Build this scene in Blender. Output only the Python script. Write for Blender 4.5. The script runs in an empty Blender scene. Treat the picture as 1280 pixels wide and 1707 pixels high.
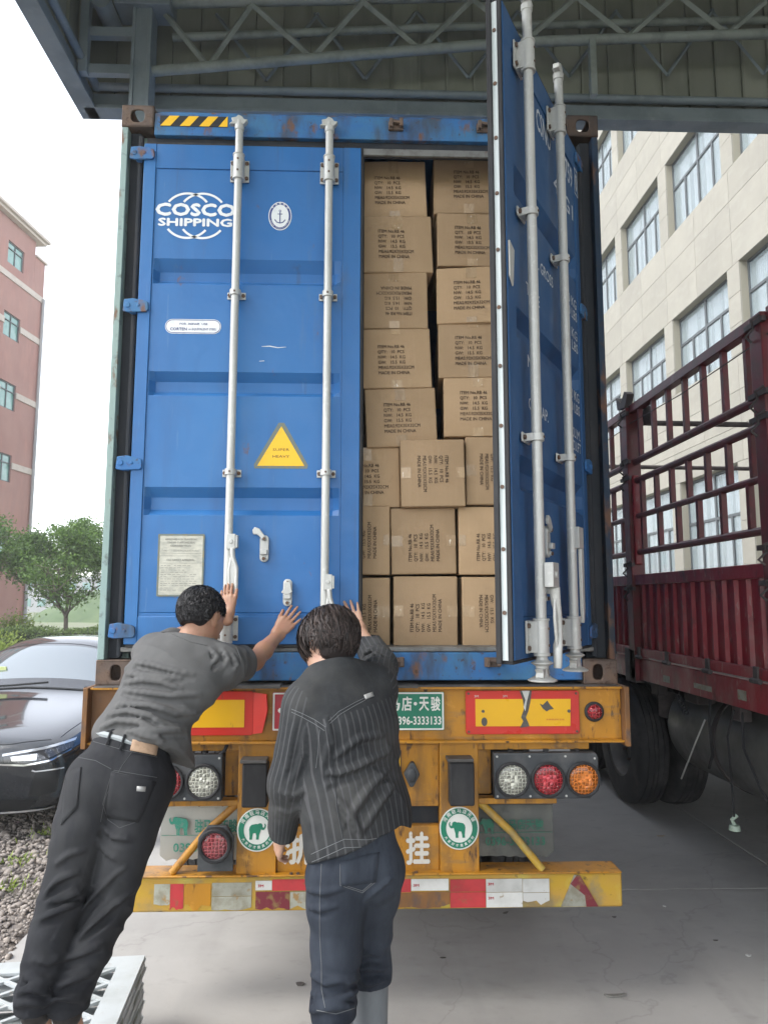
import bpy, bmesh, math, random
import numpy as np
from mathutils import Vector, Matrix
random.seed(7); rng = np.random.default_rng(7)
R = math.radians
SC = bpy.context.scene
COL = SC.collection

# ------------------------------------------------------------------ camera
cam_d = bpy.data.cameras.new('camera'); cam = bpy.data.objects.new('camera', cam_d); COL.objects.link(cam)
cam_d.sensor_fit = 'VERTICAL'; cam_d.sensor_height = 36.0; cam_d.lens = 36.0 * 1224.9 / 1707.0
cam_d.clip_start = 0.05; cam_d.clip_end = 900
CAMP = Vector((0.0, -3.518, 1.80))
_p, _y, _r = R(6.843), R(1.860), R(0.079)
_F = Vector((math.sin(_y)*math.cos(_p), math.cos(_y)*math.cos(_p), math.sin(_p)))
_r0 = Vector((math.cos(_y), -math.sin(_y), 0)); _u0 = _r0.cross(_F)
_R = _r0*math.cos(_r) + _u0*math.sin(_r); _U = -_r0*math.sin(_r) + _u0*math.cos(_r)
cam.matrix_world = Matrix(((_R.x, _U.x, -_F.x, CAMP.x), (_R.y, _U.y, -_F.y, CAMP.y), (_R.z, _U.z, -_F.z, CAMP.z), (0, 0, 0, 1)))
SC.camera = cam

# ------------------------------------------------------------------ world, sun, exposure
SUN_EL, SUN_AZ = 52.0, -112.0          # azimuth measured from +Y towards +X
world = bpy.data.worlds.new('World'); SC.world = world; world.use_nodes = True
wn = world.node_tree.nodes; wl = world.node_tree.links; wn.clear()
wo = wn.new('ShaderNodeOutputWorld'); wb = wn.new('ShaderNodeBackground'); sk = wn.new('ShaderNodeTexSky')
sk.sky_type = 'NISHITA'; sk.sun_disc = False; sk.sun_elevation = R(SUN_EL); sk.sun_rotation = R(SUN_AZ)
sk.air_density = 1.0; sk.dust_density = 1.2; sk.ozone_density = 1.0; sk.altitude = 0
hs = wn.new('ShaderNodeHueSaturation'); hs.inputs['Saturation'].default_value = 0.30
wl.new(sk.outputs[0], hs.inputs['Color']); wl.new(hs.outputs[0], wb.inputs[0]); wl.new(wb.outputs[0], wo.inputs[0])
wb.inputs[1].default_value = 0.15
sun_d = bpy.data.lights.new('sun', 'SUN'); sun = bpy.data.objects.new('sun', sun_d); COL.objects.link(sun)
sun_d.energy = 0.6; sun_d.angle = R(25); sun_d.color = (1.0, 0.97, 0.92)
_sd = Vector((math.sin(R(SUN_AZ))*math.cos(R(SUN_EL)), math.cos(R(SUN_AZ))*math.cos(R(SUN_EL)), math.sin(R(SUN_EL))))
sun.rotation_euler = _sd.to_track_quat('Z', 'Y').to_euler(); sun.location = (0, 0, 30)
SC.view_settings.view_transform = 'Standard'; SC.view_settings.look = 'None'
SC.view_settings.exposure = 2.02; SC.view_settings.gamma = 1.0; SC.view_settings.use_curve_mapping = False

# ------------------------------------------------------------------ helpers
def at(px, py, Y):
    """point of the depth plane y = Y seen at a pixel of the photograph"""
    d = _F + _R*((px-640)/1224.9) - _U*((py-853.5)/1224.9)
    return CAMP + d*((Y-CAMP.y)/d.y)
def tag(o, label=None, cat=None, group=None, kind=None):
    if label: o['label'] = label
    if cat: o['category'] = cat
    if group: o['group'] = group
    if kind: o['kind'] = kind
    return o
def empty(name, loc=(0, 0, 0), rz=0, label=None, cat=None, group=None):
    o = bpy.data.objects.new(name, None); COL.objects.link(o); o.location = loc; o.rotation_euler = (0, 0, rz)
    o.empty_display_size = .2
    return tag(o, label, cat, group)
def link(name, me, parent=None, mat=None):
    o = bpy.data.objects.new(name, me); COL.objects.link(o); o.parent = parent
    if mat is not None and not me.materials: me.materials.append(mat)
    return o
def copy_tree(o, parent=None):
    c = o.copy(); COL.objects.link(c); c.parent = parent
    for ch in list(o.children):
        copy_tree(ch, c)
    return c

class MB:
    """collects simple solids and links them as one mesh"""
    def __init__(s): s.v = []; s.f = []; s.m = []; s.cur = 0
    def add(s, vs, fs, M=None):
        n = len(s.v)
        if M is not None: vs = [M @ Vector(v) for v in vs]
        s.v += [tuple(v) for v in vs]; s.f += [tuple(i+n for i in f) for f in fs]; s.m += [s.cur]*len(fs); return s
    def box(s, x0, x1, y0, y1, z0, z1, M=None):
        if x0 > x1: x0, x1 = x1, x0
        if y0 > y1: y0, y1 = y1, y0
        if z0 > z1: z0, z1 = z1, z0
        v = [(x0,y0,z0),(x1,y0,z0),(x1,y1,z0),(x0,y1,z0),(x0,y0,z1),(x1,y0,z1),(x1,y1,z1),(x0,y1,z1)]
        return s.add(v, [(3,2,1,0),(4,5,6,7),(0,1,5,4),(1,2,6,5),(2,3,7,6),(3,0,4,7)], M)
    def tube(s, pts, r, n=10, cap=True, flat=1.0):
        pts = [Vector(p) for p in pts]; rs = r if isinstance(r, (list, tuple)) else [r]*len(pts)
        prev = None; vs = []; fs = []
        for i, p in enumerate(pts):
            t = (pts[min(i+1, len(pts)-1)] - pts[max(i-1, 0)]).normalized()
            if prev is None:
                a = Vector((0, 0, 1)) if abs(t.z) < .9 else Vector((1, 0, 0)); a = (a - t*a.dot(t)).normalized()
            else: a = (prev - t*prev.dot(t)).normalized()
            prev = a; b = t.cross(a)
            for k in range(n):
                w = 2*math.pi*k/n; vs.append(p + a*math.cos(w)*rs[i] + b*math.sin(w)*rs[i]*flat)
        for i in range(len(pts)-1):
            for k in range(n):
                k2 = (k+1) % n; fs.append((i*n+k, i*n+k2, (i+1)*n+k2, (i+1)*n+k))
        if cap:
            fs.append(tuple(range(n))[::-1]); fs.append(tuple((len(pts)-1)*n+k for k in range(n)))
        return s.add(vs, fs)
    def cyl(s, c, axis, r, h, n=20, r2=None, M=None):
        c = Vector(c); d = {'x': Vector((1,0,0)), 'y': Vector((0,1,0)), 'z': Vector((0,0,1))}.get(axis, axis)
        d = Vector(d).normalized(); a = d.orthogonal().normalized(); b = d.cross(a); r2 = r if r2 is None else r2
        vs = []
        for q, rr in ((0, r), (1, r2)):
            for k in range(n):
                w = 2*math.pi*k/n; vs.append(c + d*h*q + (a*math.cos(w) + b*math.sin(w))*rr)
        fs = [(k, (k+1)%n, n+(k+1)%n, n+k) for k in range(n)] + [tuple(range(n))[::-1], tuple(range(n, 2*n))]
        return s.add(vs, fs, M)
    def prism(s, poly, d0, d1, plane='xz', M=None):
        """closed outline extruded from d0 to d1 along the third axis"""
        n = len(poly)
        def P(u, w, d): return {'xz': (u, d, w), 'xy': (u, w, d), 'yz': (d, u, w)}[plane]
        vs = [P(u, w, d0) for u, w in poly] + [P(u, w, d1) for u, w in poly]
        fs = [(i, (i+1)%n, n+(i+1)%n, n+i) for i in range(n)] + [tuple(range(n))[::-1], tuple(range(n, 2*n))]
        return s.add(vs, fs, M)
    def ring(s, outer, inner, d0, d1, plane='xz'):
        """plate with a hole: outer and inner outlines of equal length"""
        n = len(outer)
        def P(u, w, d): return {'xz': (u, d, w), 'xy': (u, w, d), 'yz': (d, u, w)}[plane]
        vs = [P(*q, d0) for q in outer] + [P(*q, d0) for q in inner] + [P(*q, d1) for q in outer] + [P(*q, d1) for q in inner]
        fs = []
        for i in range(n):
            j = (i+1) % n
            fs += [(i, j, n+j, n+i), (2*n+j, 2*n+i, 3*n+i, 3*n+j), (j, i, 2*n+i, 2*n+j), (n+i, n+j, 3*n+j, 3*n+i)]
        return s.add(vs, fs)
    def sphere(s, c, r, n=12, m=8, sc=(1,1,1), M=None):
        c = Vector(c); vs = [c + Vector((0,0,r*sc[2]))]; fs = []
        for i in range(1, m):
            for k in range(n):
                a = math.pi*i/m; w = 2*math.pi*k/n
                vs.append(c + Vector((r*sc[0]*math.sin(a)*math.cos(w), r*sc[1]*math.sin(a)*math.sin(w), r*sc[2]*math.cos(a))))
        vs.append(c - Vector((0,0,r*sc[2]))); L = len(vs)-1
        for k in range(n):
            fs.append((0, 1+k, 1+(k+1)%n)); fs.append((L, L-n+(k+1)%n, L-n+k))
            for i in range(m-2):
                a = 1+i*n; fs.append((a+k, a+n+k, a+n+(k+1)%n, a+(k+1)%n))
        return s.add(vs, fs, M)
    def mesh(s, name, mats, smooth=None):
        me = bpy.data.meshes.new(name); me.from_pydata(s.v, [], s.f)
        for m in (mats if isinstance(mats, (list, tuple)) else [mats]): me.materials.append(m)
        if max(s.m, default=0) > 0: me.polygons.foreach_set('material_index', s.m)
        bm = bmesh.new(); bm.from_mesh(me); bmesh.ops.recalc_face_normals(bm, faces=bm.faces); bm.to_mesh(me); bm.free()
        if smooth is not None: shade(me, smooth)
        return me
    def build(s, name, mats, parent=None, smooth=35, bevel=0, seg=2):
        me = s.mesh(name, mats, smooth); o = link(name, me, parent)
        if name in ('bolt', 'screw', 'wheel_nut', 'rivet', 'plate_small_print', 'scuff', 'stitching', 'scratch', 'stems'): o['kind'] = 'stuff'
        if bevel: bev(o, bevel, seg)
        return o
def shade(me, ang=35):
    me.polygons.foreach_set('use_smooth', [True]*len(me.polygons))
    if ang < 180:
        bm = bmesh.new(); bm.from_mesh(me); lim = R(ang)
        for e in bm.edges:
            e.smooth = len(e.link_faces) == 2 and e.calc_face_angle(0) < lim
        bm.to_mesh(me); bm.free()
def bev(o, w, seg=2):
    m = o.modifiers.new('bevel', 'BEVEL'); m.width = w; m.segments = seg; m.limit_method = 'ANGLE'; m.angle_limit = R(40)
    m.harden_normals = False
    return o
def circle(cx, cz, rx, rz, n=24, a0=0, a1=360):
    full = abs(a1-a0) >= 360
    return [(cx+rx*math.cos(R(a0+(a1-a0)*k/(n if full else n-1))), cz+rz*math.sin(R(a0+(a1-a0)*k/(n if full else n-1)))) for k in range(n)]
def rrect(x0, x1, z0, z1, r, n=4):
    out = []
    for cx, cz, a in ((x1-r, z1-r, 0), (x0+r, z1-r, 90), (x0+r, z0+r, 180), (x1-r, z0+r, 270)):
        for k in range(n+1): out.append((cx+r*math.cos(R(a+90*k/n)), cz+r*math.sin(R(a+90*k/n))))
    return out
def text_mesh(body, size=.1, bold=0.0, align='CENTER', sx=1.0, line=1.0, spacing=1.0, depth=0):
    """lettering lying in the xz plane, facing -y, as a mesh"""
    cu = bpy.data.curves.new('lettering', 'FONT'); cu.body = body; cu.size = size
    cu.align_x = align; cu.align_y = 'CENTER'; cu.space_line = line; cu.space_character = spacing; cu.resolution_u = 2
    cu.extrude = depth
    o = bpy.data.objects.new('lettering', cu); COL.objects.link(o)
    bpy.context.view_layer.update()
    dg = bpy.context.evaluated_depsgraph_get()
    me = bpy.data.meshes.new_from_object(o.evaluated_get(dg)); bpy.data.objects.remove(o); bpy.data.curves.remove(cu)
    me.transform(Matrix(((sx,0,0,0),(0,0,-1,0),(0,1,0,0),(0,0,0,1))))
    if bold:          # heavier strokes: copies of the glyphs a hair's breadth apart
        bm = bmesh.new(); q = bold*size
        for k, (dx, dz) in enumerate(((0, 0), (q, 0), (-q, 0), (0, q), (0, -q))):
            c = me.copy(); c.transform(Matrix.Translation((dx, -k*.00012, dz))); bm.from_mesh(c); bpy.data.meshes.remove(c)
        bm.to_mesh(me); bm.free()
    me.name = 'lettering'; me.materials.clear()
    return me
def fit(me, x0, x1, z0, z1, y, bottom=None):
    """move and scale lettering to fill a rectangle of the xz plane"""
    n = len(me.vertices); co = np.empty(n*3, 'f'); me.vertices.foreach_get('co', co); co = co.reshape(-1, 3)
    mn = co.min(0); mx = co.max(0)
    co[:,0] = x0 + (co[:,0]-mn[0])/(mx[0]-mn[0])*(x1-x0); co[:,2] = z0 + (co[:,2]-mn[2])/(mx[2]-mn[2])*(z1-z0); co[:,1] += y
    me.vertices.foreach_set('co', co.ravel()); me.update(); return me
def lettering(body, x0, x1, z0, z1, y, mat, parent, bold=0.0, name='lettering', **k):
    return link(name, fit(text_mesh(body, bold=bold, **k), x0, x1, z0, z1, y), parent, mat)

# ------------------------------------------------------------------ materials
def mat(name, col, rough=.6, metal=0.0, layers=(), bump=(), coat=0, spec=.5, rand=False, rspan=.15, rvar=0, trans=0, alpha=1, sss=0, ior=1.45):
    """layers: (colour, (sx,sy,sz), lo, hi, amount[, detail]) noise patches; bump: (scale or (x,y,z), strength, distance)"""
    m = bpy.data.materials.new(name); m.use_nodes = True; nt = m.node_tree; N = nt.nodes; L = nt.links
    b = N['Principled BSDF']; tc = N.new('ShaderNodeTexCoord'); src = tc.outputs['Object']
    if rand:
        oi = N.new('ShaderNodeObjectInfo'); va = N.new('ShaderNodeVectorMath'); va.operation = 'MULTIPLY_ADD'
        va.inputs[1].default_value = (37, 19, 53); cb = N.new('ShaderNodeCombineXYZ')
        for i in range(3): L.new(oi.outputs['Random'], cb.inputs[i])
        L.new(cb.outputs[0], va.inputs[0]); L.new(src, va.inputs[2]); src = va.outputs[0]
    b.inputs['Roughness'].default_value = rough; b.inputs['Metallic'].default_value = metal
    b.inputs['Specular IOR Level'].default_value = spec; b.inputs['IOR'].default_value = ior
    if coat: b.inputs['Coat Weight'].default_value = coat; b.inputs['Coat Roughness'].default_value = .04
    if trans: b.inputs['Transmission Weight'].default_value = trans
    if alpha < 1: b.inputs['Alpha'].default_value = alpha
    if sss: b.inputs['Subsurface Weight'].default_value = sss; b.inputs['Subsurface Radius'].default_value = (1, .35, .2); b.inputs['Subsurface Scale'].default_value = .01
    def noise(sc, detail=5, seed=0):
        mp = N.new('ShaderNodeMapping'); mp.inputs['Scale'].default_value = sc if isinstance(sc, (tuple, list)) else (sc,)*3
        mp.inputs['Location'].default_value = (seed*3.1, seed*1.7, seed*2.3)
        L.new(src, mp.inputs['Vector']); n = N.new('ShaderNodeTexNoise'); n.inputs['Scale'].default_value = 1; n.inputs['Detail'].default_value = detail
        n.inputs['Roughness'].default_value = .6
        L.new(mp.outputs[0], n.inputs['Vector']); return n.outputs['Fac']
    cur = None; rr = None
    for i, ly in enumerate(layers):
        c, sc, lo, hi, amt = ly[:5]; det = ly[5] if len(ly) > 5 else 6
        mr = N.new('ShaderNodeMapRange'); mr.inputs['From Min'].default_value = lo; mr.inputs['From Max'].default_value = hi
        mr.inputs['To Max'].default_value = amt; L.new(noise(sc, det, i+1), mr.inputs['Value'])
        mx = N.new('ShaderNodeMix'); mx.data_type = 'RGBA'
        if cur is None: mx.inputs['A'].default_value = (*col, 1)
        else: L.new(cur, mx.inputs['A'])
        mx.inputs['B'].default_value = (*c, 1); L.new(mr.outputs[0], mx.inputs['Factor']); cur = mx.outputs['Result']
        if rr is None: rr = mr.outputs[0]
    if rand and cur is not None:
        hv = N.new('ShaderNodeHueSaturation'); mr = N.new('ShaderNodeMapRange'); mr.inputs['To Min'].default_value = 1-rspan; mr.inputs['To Max'].default_value = 1+rspan*.9
        L.new(oi.outputs['Random'], mr.inputs['Value']); L.new(mr.outputs[0], hv.inputs['Value']); L.new(cur, hv.inputs['Color']); cur = hv.outputs[0]
    if cur is None: b.inputs['Base Color'].default_value = (*col, 1)
    else: L.new(cur, b.inputs['Base Color'])
    if rvar:
        mr = N.new('ShaderNodeMapRange'); mr.inputs['From Min'].default_value = .35; mr.inputs['From Max'].default_value = .65
        mr.inputs['To Min'].default_value = max(0, rough-rvar); mr.inputs['To Max'].default_value = min(1, rough+rvar)
        L.new(noise(5, 4, 9), mr.inputs['Value']); L.new(mr.outputs[0], b.inputs['Roughness'])
    prev = None
    for i, (sc, st, dist) in enumerate(bump):
        bn = N.new('ShaderNodeBump'); bn.inputs['Strength'].default_value = st; bn.inputs['Distance'].default_value = dist
        L.new(noise(sc, 4, 20+i), bn.inputs['Height'])
        if prev: L.new(prev, bn.inputs['Normal'])
        prev = bn.outputs[0]
    if prev: L.new(prev, b.inputs['Normal'])
    return m
RUST = (.16, .075, .035); RUSTD = (.06, .03, .018); GRIME = (.05, .045, .04)
M = {}
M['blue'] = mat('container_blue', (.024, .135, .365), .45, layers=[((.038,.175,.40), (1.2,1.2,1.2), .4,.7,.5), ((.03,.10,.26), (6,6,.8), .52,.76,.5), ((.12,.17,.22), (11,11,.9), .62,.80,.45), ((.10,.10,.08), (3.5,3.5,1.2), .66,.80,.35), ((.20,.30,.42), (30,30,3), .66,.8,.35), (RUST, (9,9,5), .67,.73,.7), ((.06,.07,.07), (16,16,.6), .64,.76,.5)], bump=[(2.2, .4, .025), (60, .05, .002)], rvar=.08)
M['blue_shaded'] = mat('container_blue_shaded', (.020,.085,.215), .6, layers=[((.030,.105,.24), (1.2,1.2,1.2), .4,.7,.5), ((.02,.07,.2), (5,5,.7), .56,.78,.4), (RUST, (9,9,5), .70,.76,.4)], bump=[(2.2, .25, .02), (60, .05, .002)], rvar=.08)  # same blue darkened: the open door's shade put into the colour, plus rust
M['blue_worn'] = mat('worn_container_blue', (.03,.14,.36), .6, layers=[((.05,.17,.30), (5,5,9), .4,.62,.7), (GRIME, (8,8,2.5), .48,.66,.75), (RUST, (14,14,7), .58,.68,.9), (RUSTD, (30,30,30), .6,.7,.8)], bump=[(40, .2, .004), (160, .1, .001)])
M['blue_pale'] = mat('faded_green_blue_steel', (.26,.36,.34), .6, layers=[((.25,.33,.30), (7,7,1.5), .45,.6,.6), (RUST, (14,14,6), .6,.68,.9), (GRIME, (20,20,20), .58,.7,.6)], bump=[(50, .15, .003)])
M['casting'] = mat('rusty_casting_steel', (.115,.085,.07), .8, layers=[((.17,.11,.075), (14,14,14), .42,.6,.8), (RUSTD, (30,30,30), .55,.66,.7), ((.2,.18,.17), (60,60,60), .62,.75,.5)], bump=[(70, .5, .004), (200, .3, .001)])
M['zinc'] = mat('galvanised_steel', (.52,.52,.49), .45, .25, layers=[((.38,.38,.36), (12,12,2), .42,.66,.7), ((.66,.66,.62), (40,40,40), .55,.7,.5), ((.24,.19,.15), (18,18,5), .66,.74,.6)], bump=[(50, .1, .002)])
M['casting_shaded'] = mat('shaded_rusty_casting_steel', (.045,.034,.030), .8, layers=[((.075,.05,.035), (14,14,14), .42,.6,.8), (RUSTD, (30,30,30), .55,.66,.7)], bump=[(70, .5, .004)])  # shade on the upper right castings painted in as a darker rusty steel
M['bolt'] = mat('rusty_bolt', (.13,.09,.07), .7, .3, layers=[(RUST, 60 and (60,60,60), .5,.6,.6)])
M['rubber'] = mat('black_rubber', (.018,.018,.02), .65, layers=[((.05,.05,.05), (10,10,3), .5,.7,.6)], bump=[(40,.1,.003)])
M['dark'] = mat('dark_recess_steel', (.02,.024,.03), .8, layers=[((.05,.045,.045), (10,10,3), .5,.7,.6)])
M['white'] = mat('white_decal', (.74,.76,.76), .5, layers=[((.50,.54,.58), (25,25,25), .56,.7,.5)])
M['white_worn'] = mat('worn_white_lettering', (.62,.66,.70), .6, layers=[((.20,.28,.42), (40,40,40), .52,.64,.6)])
M['navy'] = mat('navy_print', (.03,.05,.2), .5)
M['yellow'] = mat('yellow_sticker', (.86,.50,.02), .45, layers=[((.7,.38,.02), (30,30,30), .55,.7,.5)])
M['blackprint'] = mat('black_print', (.02,.02,.02), .6)
M['greyedge'] = mat('weathered_sticker_edge', (.16,.19,.17), .7, layers=[((.25,.2,.08), (60,60,60), .5,.6,.6)])
M['plate'] = mat('weathered_data_plate', (.50,.49,.41), .5, layers=[((.36,.36,.31), (30,30,90), .42,.62,.8), ((.60,.59,.5), (12,12,12), .5,.65,.6)])
M['plate_ink'] = mat('faded_plate_lettering', (.25,.25,.22), .7)
M['gasket_white'] = mat('pale_gasket_strip', (.55,.60,.60), .45, layers=[((.35,.4,.4), (20,20,2), .5,.65,.6)])
M['kraft'] = mat('brown_cardboard', (.45,.305,.175), .75, layers=[((.37,.245,.135), (2.5,2.5,2.5), .42,.65,.55), ((.50,.35,.21), (60,4,3), .55,.75,.35), ((.28,.18,.10), (9,9,9), .66,.78,.5)], bump=[((90,90,3), .06, .002), (7, .25, .012)], rand=True)
M['carton_ink'] = mat('carton_ink', (.050,.032,.024), .8, layers=[((.22,.15,.09), (70,70,70), .60,.70,.5)])
M['tape'] = mat('clear_packing_tape', (.46,.325,.195), .22, layers=[((.37,.25,.145), (30,30,8), .45,.6,.7), ((.85,.78,.65), (90,90,30), .64,.7,.9)], bump=[((70,70,25), .6, .004)], rand=True)  # last pale layer paints glints of light into the tape colour
M['steel_floor'] = mat('scuffed_threshold_steel', (.20,.20,.19), .55, .3, layers=[((.10,.09,.08), (10,10,10), .45,.6,.8), (RUST, (20,20,20), .6,.68,.7)], bump=[(60,.2,.003)])
OR = (.49, .222, .014)
M['orange'] = mat('orange_chassis_paint', OR, .45, layers=[((.37,.165,.018), (3,3,1.2), .40,.62,.8), ((.20,.10,.03), (9,9,2.2), .50,.66,.85), ((.12,.09,.05), (3.5,3.5,6), .54,.72,.65), (RUSTD, (24,24,8), .58,.67,.9), ((.16,.13,.09), (2,14,14), .60,.72,.6), ((.70,.36,.06), (16,16,16), .6,.72,.5)], bump=[(30,.15,.004),(120,.1,.001)], rvar=.1)
M['orange_rust'] = mat('rusty_orange_steel', (.27,.12,.028), .7, layers=[((.16,.08,.035), (7,7,3), .40,.58,.9), ((.10,.07,.06), (18,18,9), .52,.64,.8), ((.55,.28,.05), (12,12,5), .6,.7,.6)], bump=[(40,.3,.004)])
M['yellow_worn'] = mat('worn_yellow_paint', (.46,.285,.022), .55, layers=[((.46,.27,.05), (5,5,9), .42,.6,.8), ((.24,.19,.10), (7,7,7), .50,.64,.85), ((.52,.48,.10), (4,4,4), .52,.66,.6), (RUSTD, (22,22,22), .63,.7,.8)], bump=[(30,.25,.005)])
M['deck'] = mat('dirty_deck_steel', (.09,.085,.08), .6, .3, layers=[((.2,.19,.18), (5,5,30), .5,.66,.7), (RUST, (18,18,18), .6,.7,.7)], bump=[(50,.3,.004)])
M['red_refl'] = mat('red_reflective', (.55,.028,.018), .35, layers=[((.42,.03,.025), (4,4,4), .45,.65,.7), ((.2,.05,.03), (26,26,8), .64,.72,.7)], rvar=.1)
M['yel_refl'] = mat('yellow_reflective', (.72,.40,.01), .35, layers=[((.66,.36,.01), (4,4,4), .45,.65,.7), ((.25,.14,.05), (34,34,12), .65,.72,.7)], rvar=.1)
M['tape_red'] = mat('red_reflective_tape', (.48,.04,.045), .4, layers=[((.32,.03,.035), (8,8,8), .45,.62,.7), ((.22,.12,.05), (20,20,20), .62,.7,.8)], rand=True)
M['tape_red_dull'] = mat('dull_red_tape', (.16,.02,.03), .5, layers=[((.22,.14,.05), (18,18,18), .52,.62,.9)], rand=True)
M['tape_white'] = mat('white_reflective_tape', (.58,.58,.55), .4, layers=[((.44,.44,.41), (8,8,8), .45,.62,.7), ((.24,.17,.08), (20,20,20), .64,.7,.8)], rand=True)
M['tape_grey'] = mat('dirty_grey_tape', (.34,.34,.28), .5, layers=[((.22,.20,.14), (14,14,14), .45,.6,.8), ((.30,.17,.05), (24,24,24), .6,.68,.9)], rand=True)
M['green_sign'] = mat('green_sign_paint', (.012,.20,.115), .4, layers=[((.02,.14,.09), (6,6,6), .45,.65,.6)])
M['red_sign'] = mat('red_sign_paint', (.42,.025,.04), .4, layers=[((.30,.03,.04), (6,6,6), .45,.65,.6)])
M['sign_white'] = mat('white_sign_lettering', (.72,.73,.68), .45)
M['chassis_white'] = mat('hand_painted_white', (.62,.60,.54), .6, layers=[((.5,.3,.1), (40,40,40), .62,.7,.7)])
M['housing'] = mat('dark_lamp_housing', (.045,.05,.055), .6, layers=[((.10,.10,.10), (8,8,8), .48,.66,.7)], bump=[(80,.15,.002)])
M['flap'] = mat('dirty_mud_flap', (.10,.105,.095), .6, layers=[((.20,.20,.17), (5,5,2), .45,.66,.8), ((.05,.05,.045), (9,9,9), .55,.7,.7)], bump=[(8,.3,.01)])
M['flap_pale'] = mat('pale_mud_flap', (.40,.40,.36), .55, layers=[((.52,.51,.46), (6,6,2), .45,.66,.8), ((.20,.18,.14), (12,12,5), .55,.68,.7)], bump=[(8,.3,.01)])
M['green_ghost'] = mat('faded_green_print', (.035,.26,.18), .6, layers=[((.2,.26,.22), (50,50,50), .5,.62,.7)])
M['green_dim'] = mat('dirty_green_print', (.022,.14,.09), .6, layers=[((.07,.08,.07), (50,50,50), .5,.62,.7)])
M['tyre'] = mat('tyre_rubber', (.028,.028,.03), .75, layers=[((.09,.085,.08), (5,5,5), .45,.66,.6)], bump=[(60,.2,.003)])
M['rim'] = mat('dusty_wheel_steel', (.12,.115,.11), .6, .3, layers=[((.2,.18,.16), (9,9,9), .5,.65,.6)])
def lens_mat(name, col, emit=0):
    m = mat(name, col, .12, coat=.6); nt = m.node_tree; N = nt.nodes; L = nt.links; b = N['Principled BSDF']
    tc = N.new('ShaderNodeTexCoord'); v = N.new('ShaderNodeTexVoronoi'); v.feature = 'DISTANCE_TO_EDGE'; v.inputs['Scale'].default_value = 62; v.inputs['Randomness'].default_value = .35
    L.new(tc.outputs['Object'], v.inputs['Vector']); mr = N.new('ShaderNodeMapRange'); mr.inputs['From Max'].default_value = .22; L.new(v.outputs['Distance'], mr.inputs['Value'])
    mx = N.new('ShaderNodeMix'); mx.data_type = 'RGBA'; mx.inputs['A'].default_value = (*[min(1, c*1.5+.03) for c in col], 1); mx.inputs['B'].default_value = (*[c*.42 for c in col], 1); L.new(mr.outputs[0], mx.inputs['Factor']); L.new(mx.outputs['Result'], b.inputs['Base Color'])
    bn = N.new('ShaderNodeBump'); bn.inputs['Distance'].default_value = .006; bn.inputs['Strength'].default_value = 1.0
    L.new(mr.outputs[0], bn.inputs['Height']); L.new(bn.outputs[0], b.inputs['Normal']); return m
M['lens_clear'] = lens_mat('clear_lens', (.52,.52,.44)); M['lens_red'] = lens_mat('red_lens', (.42,.02,.03)); M['lens_amber'] = lens_mat('amber_lens', (.62,.17,.01))
M['lens_pink'] = lens_mat('faded_red_lens', (.42,.09,.10))
# ================================================================== container
Z0 = 1.407
BX = empty('shipping_container', (0, 0, Z0), label='tall blue shipping container with one door open, loaded on the orange trailer', cat='shipping container')
def casting(x, y, z, sx, sy, sz, hole):
    """hollow corner casting; sx, sy, sz = direction of the outer faces"""
    a, b, h, t = .162, .178, .118, .012
    x0, x1 = (x, x+a) if sx < 0 else (x-a, x); y0, y1 = (y, y+b) if sy < 0 else (y-b, y); z0, z1 = (z, z+h) if sz < 0 else (z-h, z)
    m = MB(); n = 24; xc, zc, yc = (x0+x1)/2, (z0+z1)/2, (y0+y1)/2
    def rect(u0, u1, w0, w1):
        out = []
        for k in range(n):
            c, s = math.cos(2*math.pi*k/n), math.sin(2*math.pi*k/n); q = max(abs(c), abs(s))
            out.append(((u0+u1)/2+(u1-u0)/2*c/q, (w0+w1)/2+(w1-w0)/2*s/q))
        return out
    def oval(uc, wc, ru, rw):
        out = []
        for k in range(n):
            c, s = math.cos(2*math.pi*k/n), math.sin(2*math.pi*k/n)
            out.append((uc+ru*math.copysign(abs(c)**.7, c), wc+rw*math.copysign(abs(s)**.7, s)))
        return out
    xf = x0 if sx < 0 else x1
    hx = xc + (.012 if sx < 0 else -.012) if hole != 'round' else xc
    fr = oval(hx, zc-.006*sz*0, .024, .036) if hole != 'round' else oval(hx, zc, .034, .034)
    yo = y0 if sy < 0 else y1; yi = yo + t*(1 if sy < 0 else -1)
    m.ring(rect(x0, x1, z0, z1), fr, yo, yi)
    xi = xf + t*(1 if sx < 0 else -1); m.ring(rect(y0, y1, z0, z1), oval(yc, zc, .04, .027), xf, xi, 'yz')
    zo = z0 if sz < 0 else z1; zi = zo + t*(1 if sz < 0 else -1)
    m.ring(rect(x0, x1, y0, y1), oval(xc, yc, .035, .06), zo, zi, 'xy')
    xo2 = x1 if sx < 0 else x0; m.box(xo2, xo2 + t*sx, y0, y1, z0, z1)
    yo2 = y1 if sy < 0 else y0; m.box(x0, x1, yo2, yo2 + t*sy, z0, z1)
    zo2 = z1 if sz < 0 else z0; m.box(x0, x1, y0, y1, zo2, zo2 + t*sz)
    return m.build('corner_casting', M['casting_shaded'] if (sx > 0 and sz > 0) else M['casting'], BX, bevel=.005, seg=2)
W2 = 1.219; CH = 2.896; CL = 12.19
for sx in (-1, 1):
    for sy, yy in ((-1, -.006), (1, CL+.006)):
        casting(sx*(W2+.003), yy, -.003, sx, sy, -1, 'oval')
        casting(sx*(W2+.003), yy, CH+.003, sx, sy, 1, 'round')
M['blue_post'] = mat('dark_rusty_blue_post', (.010,.028,.055), .7, layers=[((.03,.03,.03), (7,7,1.5), .45,.62,.8), (RUST, (14,14,5), .56,.66,.8), (RUSTD, (20,20,20), .58,.7,.7)], bump=[(50,.2,.003)])  # right post: much darker base than the left one, with rust patches
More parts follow.
